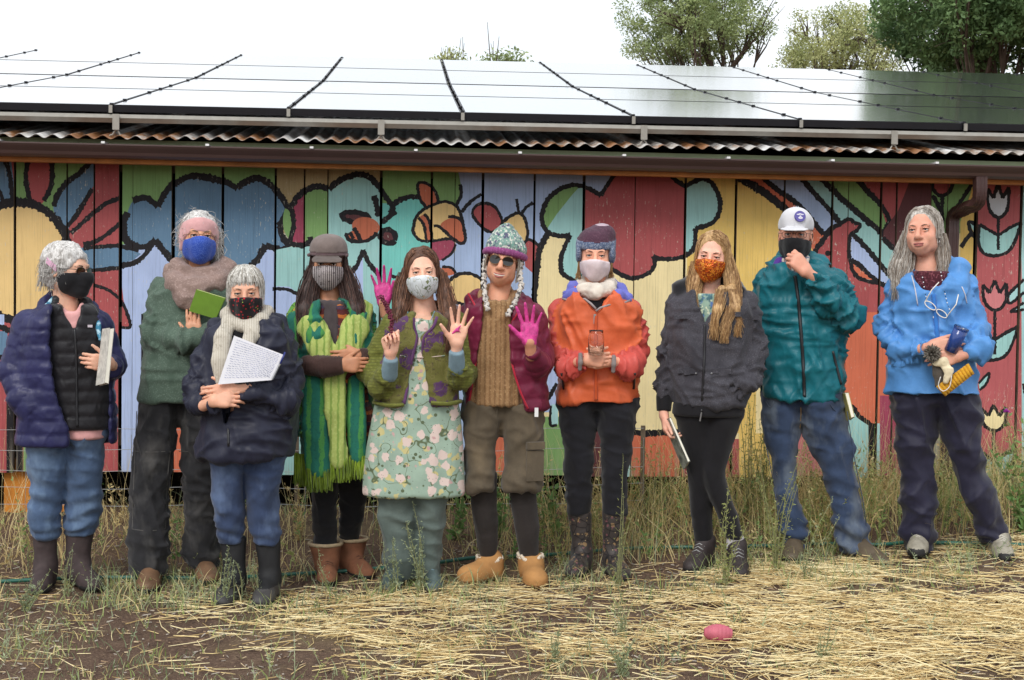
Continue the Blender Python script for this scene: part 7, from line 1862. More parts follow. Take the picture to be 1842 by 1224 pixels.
soft('plaid_shirt', Sdf(.007).loft(P.rows([(474, 1408, 1452), (500, 1400, 1465), (600, 1392, 1480)], .112), .02).chain(P.pts([(1410, 468, -.03), (1416, 482, -.09), (1430, 497, -.125)]), [.014, .017, .012], .01).chain(P.pts([(1452, 464, -.03), (1448, 480, -.09), (1434, 497, -.125)]), [.014, .017, .012], .01), pattern('pale_plaid', (198, 188, 178), [('bandx', 12, .75, .85, (140, 110, 110)), ('bandz', 12, .75, .85, (120, 124, 140))]), P.root)
M_JEAN9 = fabric('dark_blue_denim', (50, 64, 90), fade=(108, 118, 130), **DEN)
jn = trousers(P, 'jeans', M_JEAN9, [[(704, 1368, 1448, .125), (740, 1371, 1444, .12), (790, 1376, 1437, .11), (850, 1387, 1436, .1), (900, 1392, 1440, .095), (940, 1396, 1450, .095), (982, 1410, 1449, .085)], [(704, 1432, 1517, .125), (740, 1438, 1520, .12), (790, 1448, 1532, .11), (850, 1474, 1541, .1), (900, 1494, 1552, .095), (945, 1504, 1562, .095), (990, 1514, 1560, .085)]], feet=(hl, hr), seed=19, amp=.013, waist=[(700, 1371, 1514), (725, 1371, 1516)], bunch=[(.06, .34, .014, 60)], fscale=7)
for pp_ in ([(1440, 722), (1441, 745), (1439, 772)], [(1378, 722), (1386, 738), (1392, 722)], [(1490, 722), (1500, 740), (1512, 745)], [(1374, 740), (1378, 800), (1392, 870), (1402, 950)], [(1524, 740), (1536, 820), (1552, 900), (1560, 960)]):
    zipper(P, jn, P.pts([q + (-.1,) for q in pp_]), M_STITCH if pp_[0][0] == 1440 else MATS['dark_blue_denim'], .0022, 'seam')
M_OLVB = plain('worn_olive_leather', (92, 80, 64), .6, var=.3, scale=14, bmp=.2)
shoe(P, hl, -4, M_OLVB, M_SOLE, name='leather_boot', length=.29, width=.054); shoe(P, hr, 38, M_OLVB, M_SOLE, name='leather_boot', length=.30, width=.054)
mask_obj(P, MATS['black_mask_cloth'], infl=.008, puff=.02, top=-.026)
glasses(P, M_GLASSLENS, plain('gunmetal_frame', (60, 52, 50), .3, metal=.6), 'spectacles', r=.0013, lens_on=False, rz=.017, rx=.025)
H = P.H; S = Sdf(.0045); S.ell(H.w(0, .012, .048), np.array((.0835, .100, .080)) * H.k, .015, 0, '+', H.A); S.ell(H.w(0, -.040, .078), np.array((.068, .050, .054)) * H.k, .02, 0, '+', H.A); S.half(-H.A[2], -np.dot(H.A[2], H.w(0, 0, .026))); S.ell(H.w(0, -.112, .026), np.array((.066, .050, .007)) * H.k, .008, 0, '+', rotm(-2, -10, 1))
M_CAPW = fabric('white_cap_cotton', (206, 206, 210), wrinkle=.15, var=.06); M_CAPP = fabric('purple_mesh', (60, 48, 86))
cap9 = soft('baseball_cap', S, [M_CAPW, M_CAPP], P.root, matfn=lambda c, t: np.where(P9.H.loc(c)[:, 1] > .008, 1, 0))
# round badge with a white cloud-and-mushroom like mark
ce = H.w(.022, -.089, .086); nn = ce - H.w(0, -.035, .066); nn /= np.linalg.norm(nn); e1 = np.cross(nn, H.A[2]); e1 /= np.linalg.norm(e1); e1 = -e1 if e1[0] < 0 else e1; e2 = np.cross(e1, nn); e2 = -e2 if e2[2] < 0 else e2
def disc(c, r, a=1.0, b=1.0): return np.array([c + r * (a * math.cos(t) * e1 + b * math.sin(t) * e2) for t in np.linspace(0, 2 * math.pi, 24, endpoint=False)])
MB().prism(disc(ce + nn * .007, .0285), -nn * .012).build('round_badge', plain('violet_badge', (86, 80, 150), .6, var=.05), cap9)
for xs_ in (0, -.045, .045): MB().tube(relaxline(proj(P, cap9, [H.w(xs_ * (1 - .8 * t), -.14 + .10 * t, .036 + .10 * t) for t in np.linspace(0, 1, 9)], .0006)), .0014, 4).build('panel_seam', M_CAPW, cap9)
MB().sphere(H.w(0, -.002, .132), .006, 8, 6).build('top_button', M_CAPP, cap9)
bw = MB()
for (x, y, a, b_) in ((0, -.010, .012, .006), (0, -.005, .005, .008), (-.010, .008, .009, .0028), (.010, .008, .009, .0028), (0, .011, .008, .003)): bw.prism(disc(ce + nn * .0085 + e1 * x + e2 * y, 1, a, b_), -nn * .003)
bw.build('badge_mark', plain('badge_white_thread', (216, 214, 226), .7, var=.03), cap9)
rs = np.random.RandomState(9)
for q in (-1, 1): strands('hair', [HD2], P.root, [[H.w(q * .074, .0 + .05 * rs.rand(), .03), H.w(q * .079, .005 + .05 * rs.rand(), .0), H.w(q * .076, .01 + .05 * rs.rand(), -.03)] for i in range(110)], .002, .001)
flat_item('notebook', plain('straw_yellow_cover', (168, 160, 96), .6, var=.1), P, [(1513, 708, -.02), (1520, 708, -.10), (1531, 752, -.10), (1523, 758, -.02)], 0, .02, 'thin yellow notebook sticking out behind the blue jeans below the teal windbreaker', 'notebook')

# ================================================================ PERSON: bright blue jacket
P = P10 = Person('person with long grey hair in bright blue jacket, unmasked, at right end of row', 1722, 998)
hl, hr = P.G(1655, 996), P.G(1795, 992)
build_person(P, ('fair_skin_j', (206, 152, 130)), (1661, 419, 0), dict(sl=(1622, 518, .02), sr=(1730, 512, .02), el=(1606, 600, .0), er=(1752, 600, .0), ml=(1630, 632, -.10), mr=(1750, 628, -.12), wl=(1675, 628, -.2), wr=(1728, 640, -.2), hl=(1650, 720), hr=(1712, 720), kl=(1650, 850), kr=(1738, 850), al=(1656, 980, hl[1]), ar=(1790, 976, hr[1])),
             [dict(wrist=P.L(1727, 640, -.235), d=(-1, -.12, -.25), n=(-.1, 1, -.1), thumb=-1, curl=(22, 30, 20), spread=3, size=1.02, arm=P.L(1742, 636, -.2), thumb_out=.55),
              dict(wrist=P.L(1672, 624, -.225), d=(1, -.1, .05), n=(.1, 1, -.1), thumb=1, curl=(16, 24, 18), spread=3, size=1.0, arm=P.L(1658, 628, -.2), thumb_out=.5)], eyes='blue', brow='grey', head_kw=dict(yaw=-12, pitch=5, roll=-3, size=1.1), neck_to=(1666, 488, .03))
M_BLUE = fabric('azure_rain_cloth', (84, 140, 202), rough=.45, var=.1, wrinkle=.55, sheen=.05, crease_scale=7, crumple=.55)
def ex10(S):
    S.chain(P10.pts([(1640, 512, -.09), (1632, 492, -.04), (1636, 478, .03)]), [.022, .028, .028], .015, 0); S.chain(P10.pts([(1696, 528, -.12), (1728, 510, -.06), (1722, 486, .02), (1696, 476, .08)]), [.02, .04, .042, .036], .02, 0); S.ell(P10.L(1680, 490, .10), (.12, .05, .07), .03, 0)
bj = jacket(P, 'rain_jacket', [M_BLUE], [(492, 1636, 1702), (504, 1612, 1738), (522, 1600, 1754), (590, 1604, 1752), (650, 1600, 1756), (700, 1589, 1765), (706, 1588, 1766)], .16, [([(1618, 520, .02), (1604, 592, .0), (1624, 630, -.14), (1668, 628, -.225)], (28, 27, 24, 17)), ([(1734, 516, .02), (1756, 590, .0), (1754, 628, -.14), (1731, 640, -.22)], (28, 25, 24, 17))],
            slots=[[(478, 1644, 1712), (500, 1644, 1704), (520, 1664, 1694), (530, 1674, 1682)]], amp=.019, fscale=7, seed=63, extra=ex10, slot_y=-.02)
zipper(P, bj, P.pts([(1679, 530, -.155), (1684, 580, -.17), (1688, 640, -.17)]), fabric('blue_placket', (52, 112, 186)), .012, 'placket')
for (x, y) in ((1681, 537), (1680, 571)): MB().sphere(proj(P, bj, P.L(x, y, -.178))[0], .006, 8, 6).build('snap', M_CLIP, bj, smooth=True)
for pp_ in ([(1640, 496, -.13), (1646, 520, -.158), (1651, 550, -.168)], [(1730, 516, -.13), (1736, 530, -.14), (1739, 546, -.135)]): MB().tube(proj(P, bj, catmull(P.pts(pp_), .02), .003), .003, 5).build('drawcord', plain('pale_cord', (196, 196, 206), .7), bj, smooth=True)
soft('knit_top', Sdf(.008).loft(P.rows([(488, 1640, 1710), (520, 1630, 1725), (620, 1625, 1730)], .118), .02), pattern('maroon_chenille', (72, 26, 36), [('noise', 90, .52, .62, (128, 70, 80)), ('noise', 60, .6, .68, (30, 14, 20))], bmp=.6), P.root)
trousers(P, 'trousers', fabric('midnight_trekking_cloth', (34, 33, 52), rough=.6, wrinkle=.5, crumple=.4, crease_scale=8), [[(695, 1604, 1694, .10), (740, 1603, 1688, .12), (780, 1609, 1681, .11), (850, 1618, 1679, .1), (930, 1625, 1683, .1), (988, 1630, 1682, .095)], [(695, 1672, 1752, .10), (740, 1684, 1763, .12), (780, 1694, 1762, .11), (850, 1716, 1776, .1), (905, 1738, 1796, .1), (975, 1765, 1816, .095)]], feet=(hl, hr), seed=23, amp=.016, waist=[(690, 1598, 1762), (720, 1598, 1764)], fscale=6, bunch=[(.05, .2, .010, 70)])
M_GREYSH = plain('grey_trail_shoe', (150, 144, 130), .7, var=.25, scale=30, bmp=.15)
for hx, a in ((hl, -4), (hr, 10)): shoe(P, hx, a, M_GREYSH, M_SOLE, name='trail_shoe', length=.27, toecap=True, lacemat=plain('pale_lace', (190, 186, 176), .8))
HGL = hairmat('long_grey_hair', (128, 120, 112), (212, 206, 198)); HGL2 = hairmat('long_brown_grey_hair', (96, 82, 72), (166, 150, 134))
long_hair(P, 'hair', [HGL, HGL, HGL2], part=-.008, n=820, length=.21, seed=71, front=58, curl=.0035, flare=.02, r0=.0013, wave=9, mass_n=300, mass=[([(1633, 415, .0), (1628, 450, -.01), (1620, 485, -.04), (1616, 512, -.09)], (8, 15, 20, 8), .7), ([(1692, 420, .0), (1696, 450, .0), (1698, 480, -.02)], (8, 11, 8), .7), ([(1650, 460, .06), (1640, 490, .05)], (26, 22), .6)])
H = P.H
for q in (-1, 1): MB().tube([H.w(q * .078 + .0, -.004 + .016 * math.sin(a), -.052 + .016 * math.cos(a)) for a in np.linspace(0, 2 * math.pi, 18)], .0018, 5).build('hoop_earring', M_SILVER, P.root, smooth=True)
ch = catmull(P.pts([(1658, 490, -.10), (1663, 520, -.15), (1667, 540, -.185)]), .012); ch2 = catmull(P.pts([(1692, 488, -.10), (1698, 520, -.165), (1704, 545, -.185), (1709, 560, -.19)]), .012)
b = MB(); 
for i, c in enumerate(list(ch) + list(ch2)): b.sphere(c, .0035 if i % 2 else .0026, 6, 5, i % 2)
b.build('bead_chain', [M_ZIP, M_CLIP], P.root, smooth=True)
rg = empty('reading_glasses', P.g, -P.az); tag(rg, 'white framed reading glasses hanging on a bead chain over the blue jacket', 'glasses')
M_WFR = plain('white_frame', (226, 222, 214), .35, var=.03)
MB().tube(P.pts([(1689, 508, -.19), (1676, 522, -.195), (1664, 543, -.195)]), .003, 5).build('temple', M_WFR, rg, smooth=True); MB().tube(P.pts([(1724, 530, -.18), (1720, 548, -.19), (1703, 570, -.195)]), .003, 5).build('temple', M_WFR, rg, smooth=True)
fr = MB()
for (a, c) in (((1664, 543), (1683, 557)), ((1685, 558), (1703, 571))):
    a3, c3 = P.L(a[0], a[1], -.198), P.L(c[0], c[1], -.198); u = (c3 - a3) / 2; m_ = (a3 + c3) / 2; wv_ = np.cross(u, [0, 1, 0]); wv_ = wv_ / np.linalg.norm(wv_) * .014
    fr.tube([m_ + u * math.cos(t) + wv_ * math.sin(t) for t in np.linspace(0, 2 * math.pi, 18)], .0028, 5)
fr.build('frame', M_WFR, rg, smooth=True)
# things in the hands
tm = empty('tumbler', P.g, -P.az); tag(tm, 'translucent blue tumbler tucked under the forearm of the blue jacket', 'tumbler')
M_TUMB = plain('blue_tumbler', (58, 92, 176), .15, var=.08, spec=.7); M_TUMB.node_tree.nodes['Principled BSDF'].inputs['Transmission Weight'].default_value = .45
a3, b3 = P.L(1710, 632, -.25), P.L(1729, 592, -.27); lathe('cup', [(.001, 0), (.032, 0), (.036, .13), (.034, .13), (.030, .006), (.001, .006)], a3, M_TUMB, tm, axis=b3 - a3); lathe('lid', [(.037, .118), (.038, .128), (.036, .132), (.001, .131)], a3, glass('lid_plastic'), tm, axis=b3 - a3)
pm = empty('pompom_hat', P.g, -P.az); tag(pm, 'grey pompom of a knit hat held in front of the blue jacket', 'hat')
rs = np.random.RandomState(12); c0 = P.L(1677, 636, -.285); pp = []
for i in range(560):
    u = rs.randn(3); u /= np.linalg.norm(u); pp.append([c0, c0 + u * .026, c0 + u * rs.uniform(.036, .046) + rs.randn(3) * .003])
strands('pompom', [plain('grey_yarn', (150, 144, 134), .9, var=.4, scale=90), plain('dark_yarn', (96, 90, 82), .9)], pm, pp, .0017, .0014)
soft('hat_body', Sdf(.006).chain(P.pts([(1684, 648, -.25), (1692, 668, -.24), (1690, 690, -.23)]), [.028, .036, .026], .02, sq=.6), fabric('grey_hat_knit', (96, 90, 84), wrinkle=.5, weave=.5), pm, disp=lambda v, n, t: .002 * np.sin(v[:, 0] * 500))
cm = empty('cloth_mask', P.g, -P.az); tag(cm, 'cream cloth face mask dangling from the fingers below the pompom', 'mask')
soft('mask_cloth', Sdf(.005).chain(P.pts([(1682, 655, -.275), (1698, 652, -.285), (1706, 668, -.285), (1702, 686, -.285)]), [.012, .02, .02, .012], .015, sq=.5), fabric('cream_mask_cotton', (222, 208, 176), wrinkle=.5), cm, disp=lambda v, n, t: folds(v, .010, 26, 3))
MB().tube(catmull(P.pts([(1692, 678, -.29), (1688, 694, -.29), (1696, 704, -.29), (1708, 696, -.29), (1712, 676, -.29)]), .01), .0022, 5).build('ear_loop', M_CLIP, cm, smooth=True)
yk = empty('knit_pouch', P.g, -P.az); tag(yk, 'folded mustard yellow ribbed knit held below the hands of the blue jacket', 'knitwear')
q4 = [P.L(1684, 696, -.27), P.L(1700, 713, -.27), P.L(1752, 672, -.24), P.L(1742, 654, -.24)]; u = q4[2] - q4[1]; w_ = q4[1] - q4[0]
b = MB()
for i in range(11):
    f = (i + .5) / 11; b.tube([q4[0] + (q4[3] - q4[0]) * f, (q4[0] + (q4[3] - q4[0]) * f) * .5 + (q4[1] + (q4[2] - q4[1]) * f) * .5 - [0, .006, 0], q4[1] + (q4[2] - q4[1]) * f], np.linalg.norm(u) / 11 * .60, 7)
b.build('knit_rib', pattern('mustard_knit', (204, 150, 34), [('noise', 120, .5, .7, (226, 176, 64))], bmp=.6), yk, smooth=True)
# ================================================================ STRAW, GRASS, WEEDS
grng = np.random.RandomState(77)
def ground_pt(x, y): return np.c_[x, y, gz(x, y) + (vnoise(np.c_[x, y], 9, 2) - .5) * .022 * (y > 4) * (y < 9.4)]
STRAWM = [plain('straw_gold', (224, 200, 144), .6, var=.2, scale=40), plain('straw_pale', (242, 224, 176), .55, var=.15, scale=40), plain('straw_dull', (186, 158, 106), .75, var=.25, scale=40)]
def sticks(name, pos, yaw, length, rad, lift, mats, seed, bend=.045, tilt=.05):
    """thin three-sided stalks lying on the ground, two segments each"""
    r = np.random.RandomState(seed); n = len(pos)
    d = np.c_[np.cos(yaw), np.sin(yaw), r.randn(n) * tilt]; sd = np.c_[-np.sin(yaw), np.cos(yaw), np.zeros(n)]; up = np.array([0, 0, 1.0])
    L = length[:, None]; bd = (r.randn(n) * bend)[:, None] * L
    c = [pos - d * L / 2, pos + sd * bd, pos + d * L / 2]
    ring = []
    for k, p in enumerate(c):
        p = p + up * lift[:, None]
        w = (rad * (1, 1.05, .8)[k])[:, None]
        for a in (90, 210, 330): ring.append(p + w * (math.cos(R(a)) * sd + math.sin(R(a)) * up))
    V = np.stack(ring, 1)                                  # n, 9, 3
    # keep the ends from sinking into the soil
    g = ground_pt(V[:, :, 0].ravel(), V[:, :, 1].ravel())[:, 2].reshape(n, 9)
    V[:, :, 2] = np.maximum(V[:, :, 2], g + .001)
    q = []
    for k in (0, 3):
        for j in range(3): q.append((k + j, k + (j + 1) % 3, k + 3 + (j + 1) % 3, k + 3 + j))
    q = np.array(q); Q = (q[None] + (np.arange(n) * 9)[:, None, None]).reshape(-1, 4)
    mi = np.repeat(r.randint(0, len(mats), n), 6)
    o = link(name, mesh_np(name, V.reshape(-1, 3), Q, mi_q=mi, smooth=True), None, mats)
    return o
# loose straw
n = 62000
x = grng.uniform(-2.6, 5.2, n); y = 4.2 + 3.2 * grng.rand(n) ** .9
pt = vnoise(np.c_[x, y], 2.4, 61) * .6 + vnoise(np.c_[x, y], 6.5, 62) * .4
keep = grng.rand(n) < straw_density(x, y) ** 1.6 * np.clip((pt - .32) * 3.2, .08, 1) * (.66 + .4 * np.clip((x - .6) / 2, 0, 1)) + .020 * (y < 7)
x, y = x[keep], y[keep]; n = len(x); dn = straw_density(x, y)
p = ground_pt(x, y)
o = sticks('straw', p, grng.normal(.12, .95, n) + math.pi * (grng.rand(n) < .5), grng.uniform(.05, .26, n) , grng.uniform(.0011, .0025, n), .003 + grng.rand(n) * .035 * dn, STRAWM, 1)
tag(o, 'loose golden straw strewn over the ground in front of the row', 'straw', kind='stuff')
# wood chips and dry bits on the bare soil
n = 10000
x = grng.uniform(-2.8, 4.4, n); y = grng.uniform(4.3, 7.6, n); p = ground_pt(x, y)
o = sticks('wood_chips', p, grng.rand(n) * 6.28, grng.uniform(.006, .040, n), grng.uniform(.0010, .0032, n), grng.uniform(.003, .009, n), [plain('chip_brown', (150, 124, 98), .9, var=.3), plain('chip_dark', (86, 70, 60), .95, var=.3), plain('chip_pale', (206, 184, 148), .85, var=.2), plain('chip_grey', (176, 166, 154), .9)], 2, tilt=.2)
tag(o, 'brown wood chips and dry litter on the bare soil', 'mulch', kind='stuff')

GRM = [leafmat('dry_grass', (206, 186, 128), (236, 222, 172)), leafmat('green_grass', (126, 146, 82), (176, 188, 118)), leafmat('straw_grass', (182, 158, 102), (220, 200, 146)), leafmat('sage_grass', (112, 126, 92), (160, 168, 130))]
def blades(name, x, y, h, w, lean, mi, seed, droop=.35):
    r = np.random.RandomState(seed); n = len(x); p = ground_pt(x, y)
    az = r.rand(n) * 6.28; dx = np.c_[np.cos(az), np.sin(az), np.zeros(n)]; fz = r.rand(n) * 6.28; side = np.c_[np.cos(fz), np.sin(fz) * .4, np.zeros(n)]
    V = []
    for k, t in enumerate((0, .35, .7, 1.0)):
        c = p + np.array([0, 0, 1.0]) * (h * t * (1 - droop * lean * t))[:, None] + dx * (h * lean * t ** 1.7)[:, None]
        ww = (w * (1, .9, .6, .1)[k])[:, None]
        V += [c - side * ww, c + side * ww]
    V = np.stack(V, 1)
    q = np.array([(0, 1, 3, 2), (2, 3, 5, 4), (4, 5, 7, 6)]); Q = (q[None] + (np.arange(n) * 8)[:, None, None]).reshape(-1, 4)
    return link(name, mesh_np(name, V.reshape(-1, 3), Q, mi_q=np.repeat(mi, 3), smooth=False), None, GRM)
# tall grass along the foot of the wall, thicker towards the right
n = 13500
x = grng.uniform(-2.4, 4.8, n); y = 6.75 + 1.5 * grng.rand(n)
den = .12 + .55 * np.clip((x - .2) / 1.6, 0, 1) + .16 * (x < -.2); den *= .35 + 1.2 * vnoise(np.c_[x, y], 2.2, 9); den *= np.clip((y - 6.7) / .35, .15, 1)
k = grng.rand(n) < den; x, y = x[k], y[k]; n = len(x)
h = (.13 + .25 * grng.rand(n) ** 1.5) * (.6 + .5 * np.clip((x + .5) / 2.5, 0, 1)) * (.6 + .9 * vnoise(np.c_[x, y], 1.6, 12)); wet = vnoise(np.c_[x, y], 1.4, 10) + .25 * np.clip((x - .8) / 1.5, -.4, 1)
mi = np.where(grng.rand(n) < np.clip(wet - .30, .08, .5), 1, np.where(grng.rand(n) < .5, 0, 2)); mi[grng.rand(n) < .12] = 3
tag(blades('tall_grass', x, y, h, grng.uniform(.0012, .0034, n), grng.uniform(.1, 1.5, n), mi, 3), 'tall dry and green grass along the foot of the painted wall', 'grass', kind='stuff')
# thin seed stalks
n = 1300
x = grng.uniform(-2.4, 4.6, n); y = grng.uniform(6.9, 8.05, n); k = grng.rand(n) < (.25 + .6 * np.clip(x / 2, 0, 1)); x, y = x[k], y[k]; n = len(x)
tag(blades('grass_stalks', x, y, grng.uniform(.4, .8, n), grng.uniform(.0009, .0016, n), grng.uniform(.05, .5, n), np.where(grng.rand(n) < .75, 0, 2), 5), 'thin tall dry stalks standing against the painted planks', 'grass', kind='stuff')
# low weeds and short grass among the shoes and in the foreground
n = 26000
x = grng.uniform(-2.6, 4.4, n); y = grng.uniform(4.3, 6.9, n)
cl = vnoise(np.c_[x, y], 3.1, 21) * .6 + vnoise(np.c_[x, y], 9, 22) * .4
den = np.clip((cl - .43) * 4.5, 0, 1) * (.62 + .6 * np.clip((y - 5.7) / .8, 0, 1)); k = grng.rand(n) < den
x, y = x[k], y[k]; n = len(x)
mi = np.where(grng.rand(n) < .5, 3, np.where(grng.rand(n) < .5, 1, 0))
tag(blades('short_weeds', x, y, grng.uniform(.02, .10, n) * (.8 + .5 * (y > 6)), grng.uniform(.0012, .0032, n), grng.uniform(.2, 1.1, n), mi, 7), 'short grey-green weeds sprouting through soil and straw', 'grass', kind='stuff')

# ---------------------------------------------------------------- single weeds one can tell apart
WM = [leafmat('sage_weed', (132, 148, 114), (180, 190, 152)), leafmat('olive_weed', (134, 144, 82), (182, 186, 118)), leafmat('broad_leaf', (94, 132, 72), (140, 172, 104))]
M_STEMG = plain('weed_stem', (132, 134, 92), .8, var=.25); M_STEMD = plain('dry_stem', (178, 150, 104), .8, var=.2)
def weed(name, label, px, py, top_py, nstem, spread_px, leaf, lm, seed, stem=M_STEMG, dens=26, lw=.3, leanpx=0, Y=None, cat='plant', flower=None):
    r = np.random.RandomState(seed)
    g = at_ground(px, py) if Y is None else at_y(px, py, Y)
    if Y is not None: g[2] = float(gz(g[0], g[1]))
    sc = FPX / math.hypot(g[0], g[1]); H_ = (py - top_py) / sc if Y is None else at_y(px, top_py, Y)[2] - g[2]
    root = empty(name, g); tag(root, label, cat, 'weeds growing in front of the wall')
    sb = MB(); LV = []; LQ = []; nl = 0
    tips = []
    for i in range(nstem):
        az = r.rand() * 6.28; hh = H_ * (1.0 if i == 0 else r.uniform(.45, .95)); sx = (r.uniform(-1, 1) * spread_px + leanpx) / sc
        e = np.array([sx, r.uniform(-.5, .5) * spread_px / sc, hh]); b0 = np.array([r.uniform(-.012, .012), r.uniform(-.012, .012), -.01])
        m_ = b0 + (e - b0) * .5 + np.array([-.15 * e[0] + r.randn() * .012, r.randn() * .012, .06 * hh])
        c = catmull([b0, m_, e], .025); sb.tube(c, np.linspace(.0028, .0009, len(c)), 4, cap=False); tips.append(c[-1])
        for t in np.linspace(.12, 1, int(dens * hh / H_) + 2):
            q = c[min(len(c) - 1, int(t * (len(c) - 1)))]; dirv = r.randn(3); dirv[2] = abs(dirv[2]) * .8 + .4; dirv /= np.linalg.norm(dirv)
            br = q + dirv * r.uniform(.01, .05) * (1.25 - t) * min(1, H_ / .3)
            if r.rand() < .4: sb.tube(np.array([q, br]), [.0012, .0007], 3, cap=False)
            for kk in range(3):
                dd = dirv + r.randn(3) * .7; dd /= np.linalg.norm(dd); sd = np.cross(dd, r.randn(3)); sd /= np.linalg.norm(sd)
                l = leaf * r.uniform(.6, 1.3) * (1.15 - .5 * t); o = br if kk else q
                LV += [o, o + dd * l * .5 + sd * l * lw * .5, o + dd * l, o + dd * l * .5 - sd * l * lw * .5]; LQ.append((nl, nl + 1, nl + 2, nl + 3)); nl += 4
    sb.build('stem', stem, root, smooth=True)
    link('leaves', mesh_np('leaves', np.array(LV), np.array(LQ), smooth=False), root, [lm])
    if flower is not None:
        fb = MB(); c = tips[0]
        for i in range(60):
            u = r.randn(3); u[2] = abs(u[2]); u /= np.linalg.norm(u); fb.tube(np.array([c, c + u * r.uniform(.012, .022)]), [.002, .0012], 4)
        fb.build('flower', flower, root)
    return root
W_ = [(760, 1066, 905, 7, 42, .020, 0, 'bushy grey-green weed in front of the grey trousers of the floral dress wearer', 0), (712, 1068, 965, 4, 18, .018, 0, 'small upright weed left of the bushy one below the floral dress', -8),
      (400, 1092, 985, 4, 16, .018, 0, 'slender pale weed beside the left boot of the notepad holder', 6), (430, 1086, 1010, 3, 10, .014, 0, 'thin weed between the boots of the notepad holder', 0), (470, 1088, 995, 3, 14, .014, 0, 'thin weed before the right boot of the notepad holder', -8),
      (1305, 1062, 880, 5, 26, .022, 1, 'tall seedy weed crossing the shins of the black leggings', 12), (1395, 1035, 800, 9, 46, .018, 1, 'tall branching weed covering the left leg of the blue jeans', 6), (1445, 1046, 900, 4, 30, .016, 0, 'leaning weed between the boots of the teal windbreaker wearer', 36),
      (1112, 1060, 820, 4, 22, .014, 1, 'tall wispy weed beside the right patterned boot of the jar holder', 26), (120, 1075, 985, 4, 22, .014, 0, 'dry wispy weed in front of the leftmost pair of boots', 10), (48, 1100, 1040, 6, 30, .018, 0, 'low grey weed at the left edge in front of the boots', 0),
      (590, 1064, 985, 3, 16, .014, 0, 'small weed before the russet laced boots', -8), (1000, 1195, 1130, 5, 26, .016, 0, 'low grey weed in the straw left of the pink toy', 0), (1120, 1150, 1060, 6, 34, .014, 0, 'wispy low weed in the straw near the middle', 0), (1120, 1215, 1150, 6, 40, .016, 0, 'low spreading weed at the bottom edge left of the pink toy', 0), (1480, 1190, 1110, 5, 30, .014, 0, 'wispy grey weed in the straw right of the pink toy', 0)]
for i, (px, py, tp, ns, spx, lf, wm, lab, ln) in enumerate(W_):
    weed('weed_plant', lab, px, py, tp, ns, spx, lf, WM[wm], 100 + i, leanpx=ln, dens=30 if lf > .015 else 20)
for i, (px, tp, Y, ns, spx, lab) in enumerate([(1345, 690, 7.55, 10, 46, 'tall green weed clump between the charcoal jacket and the teal windbreaker'), (1372, 730, 7.4, 9, 34, 'shorter weed clump touching the left side of the blue jeans'), (1180, 800, 7.6, 7, 52, 'loose weed clump right of the black trousers by the orange paint'), (1620, 830, 7.6, 6, 60, 'dry weed clump left of the midnight trousers'), (1560, 840, 7.7, 6, 40, 'dry weed clump behind the spread legs of the jeans'), (250, 850, 7.5, 4, 40, 'thin dry weed clump left of the black work trousers'), (540, 860, 7.5, 5, 40, 'dry weed clump right of the navy rain jacket')]):
    weed('weed_clump', lab, px, 950, tp, ns, spx, .022, WM[1] if i not in (3, 4, 5, 6) else GRM[0], 200 + i, stem=M_STEMD if i > 2 else M_STEMG, dens=30, Y=Y)
weed('broadleaf_weed', 'broad green leaves showing between the two pairs of legs in shorts and dress', 893, 950, 868, 7, 22, .055, WM[2], 300, Y=7.5, dens=7, lw=.6)
weed('broadleaf_weed', 'broad green leaves right of the cargo shorts near the wall', 990, 950, 862, 7, 24, .055, WM[2], 301, Y=7.6, dens=7, lw=.6)
weed('broadleaf_weed', 'broad green leaves peeping left of the cargo shorts under the floral hem', 822, 950, 880, 5, 14, .05, WM[2], 302, Y=7.5, dens=7, lw=.6)
weed('thistle', 'leafy thistle with one purple flower at the right edge', 1838, 960, 742, 6, 40, .06, WM[2], 303, Y=7.0, dens=12, lw=.35, leanpx=-14, flower=plain('thistle_purple', (176, 60, 170), .7))
weed('broadleaf_weed', 'leafy green weed low at the right edge beneath the thistle', 1850, 985, 860, 9, 60, .06, WM[2], 304, Y=6.9, dens=9, lw=.4)

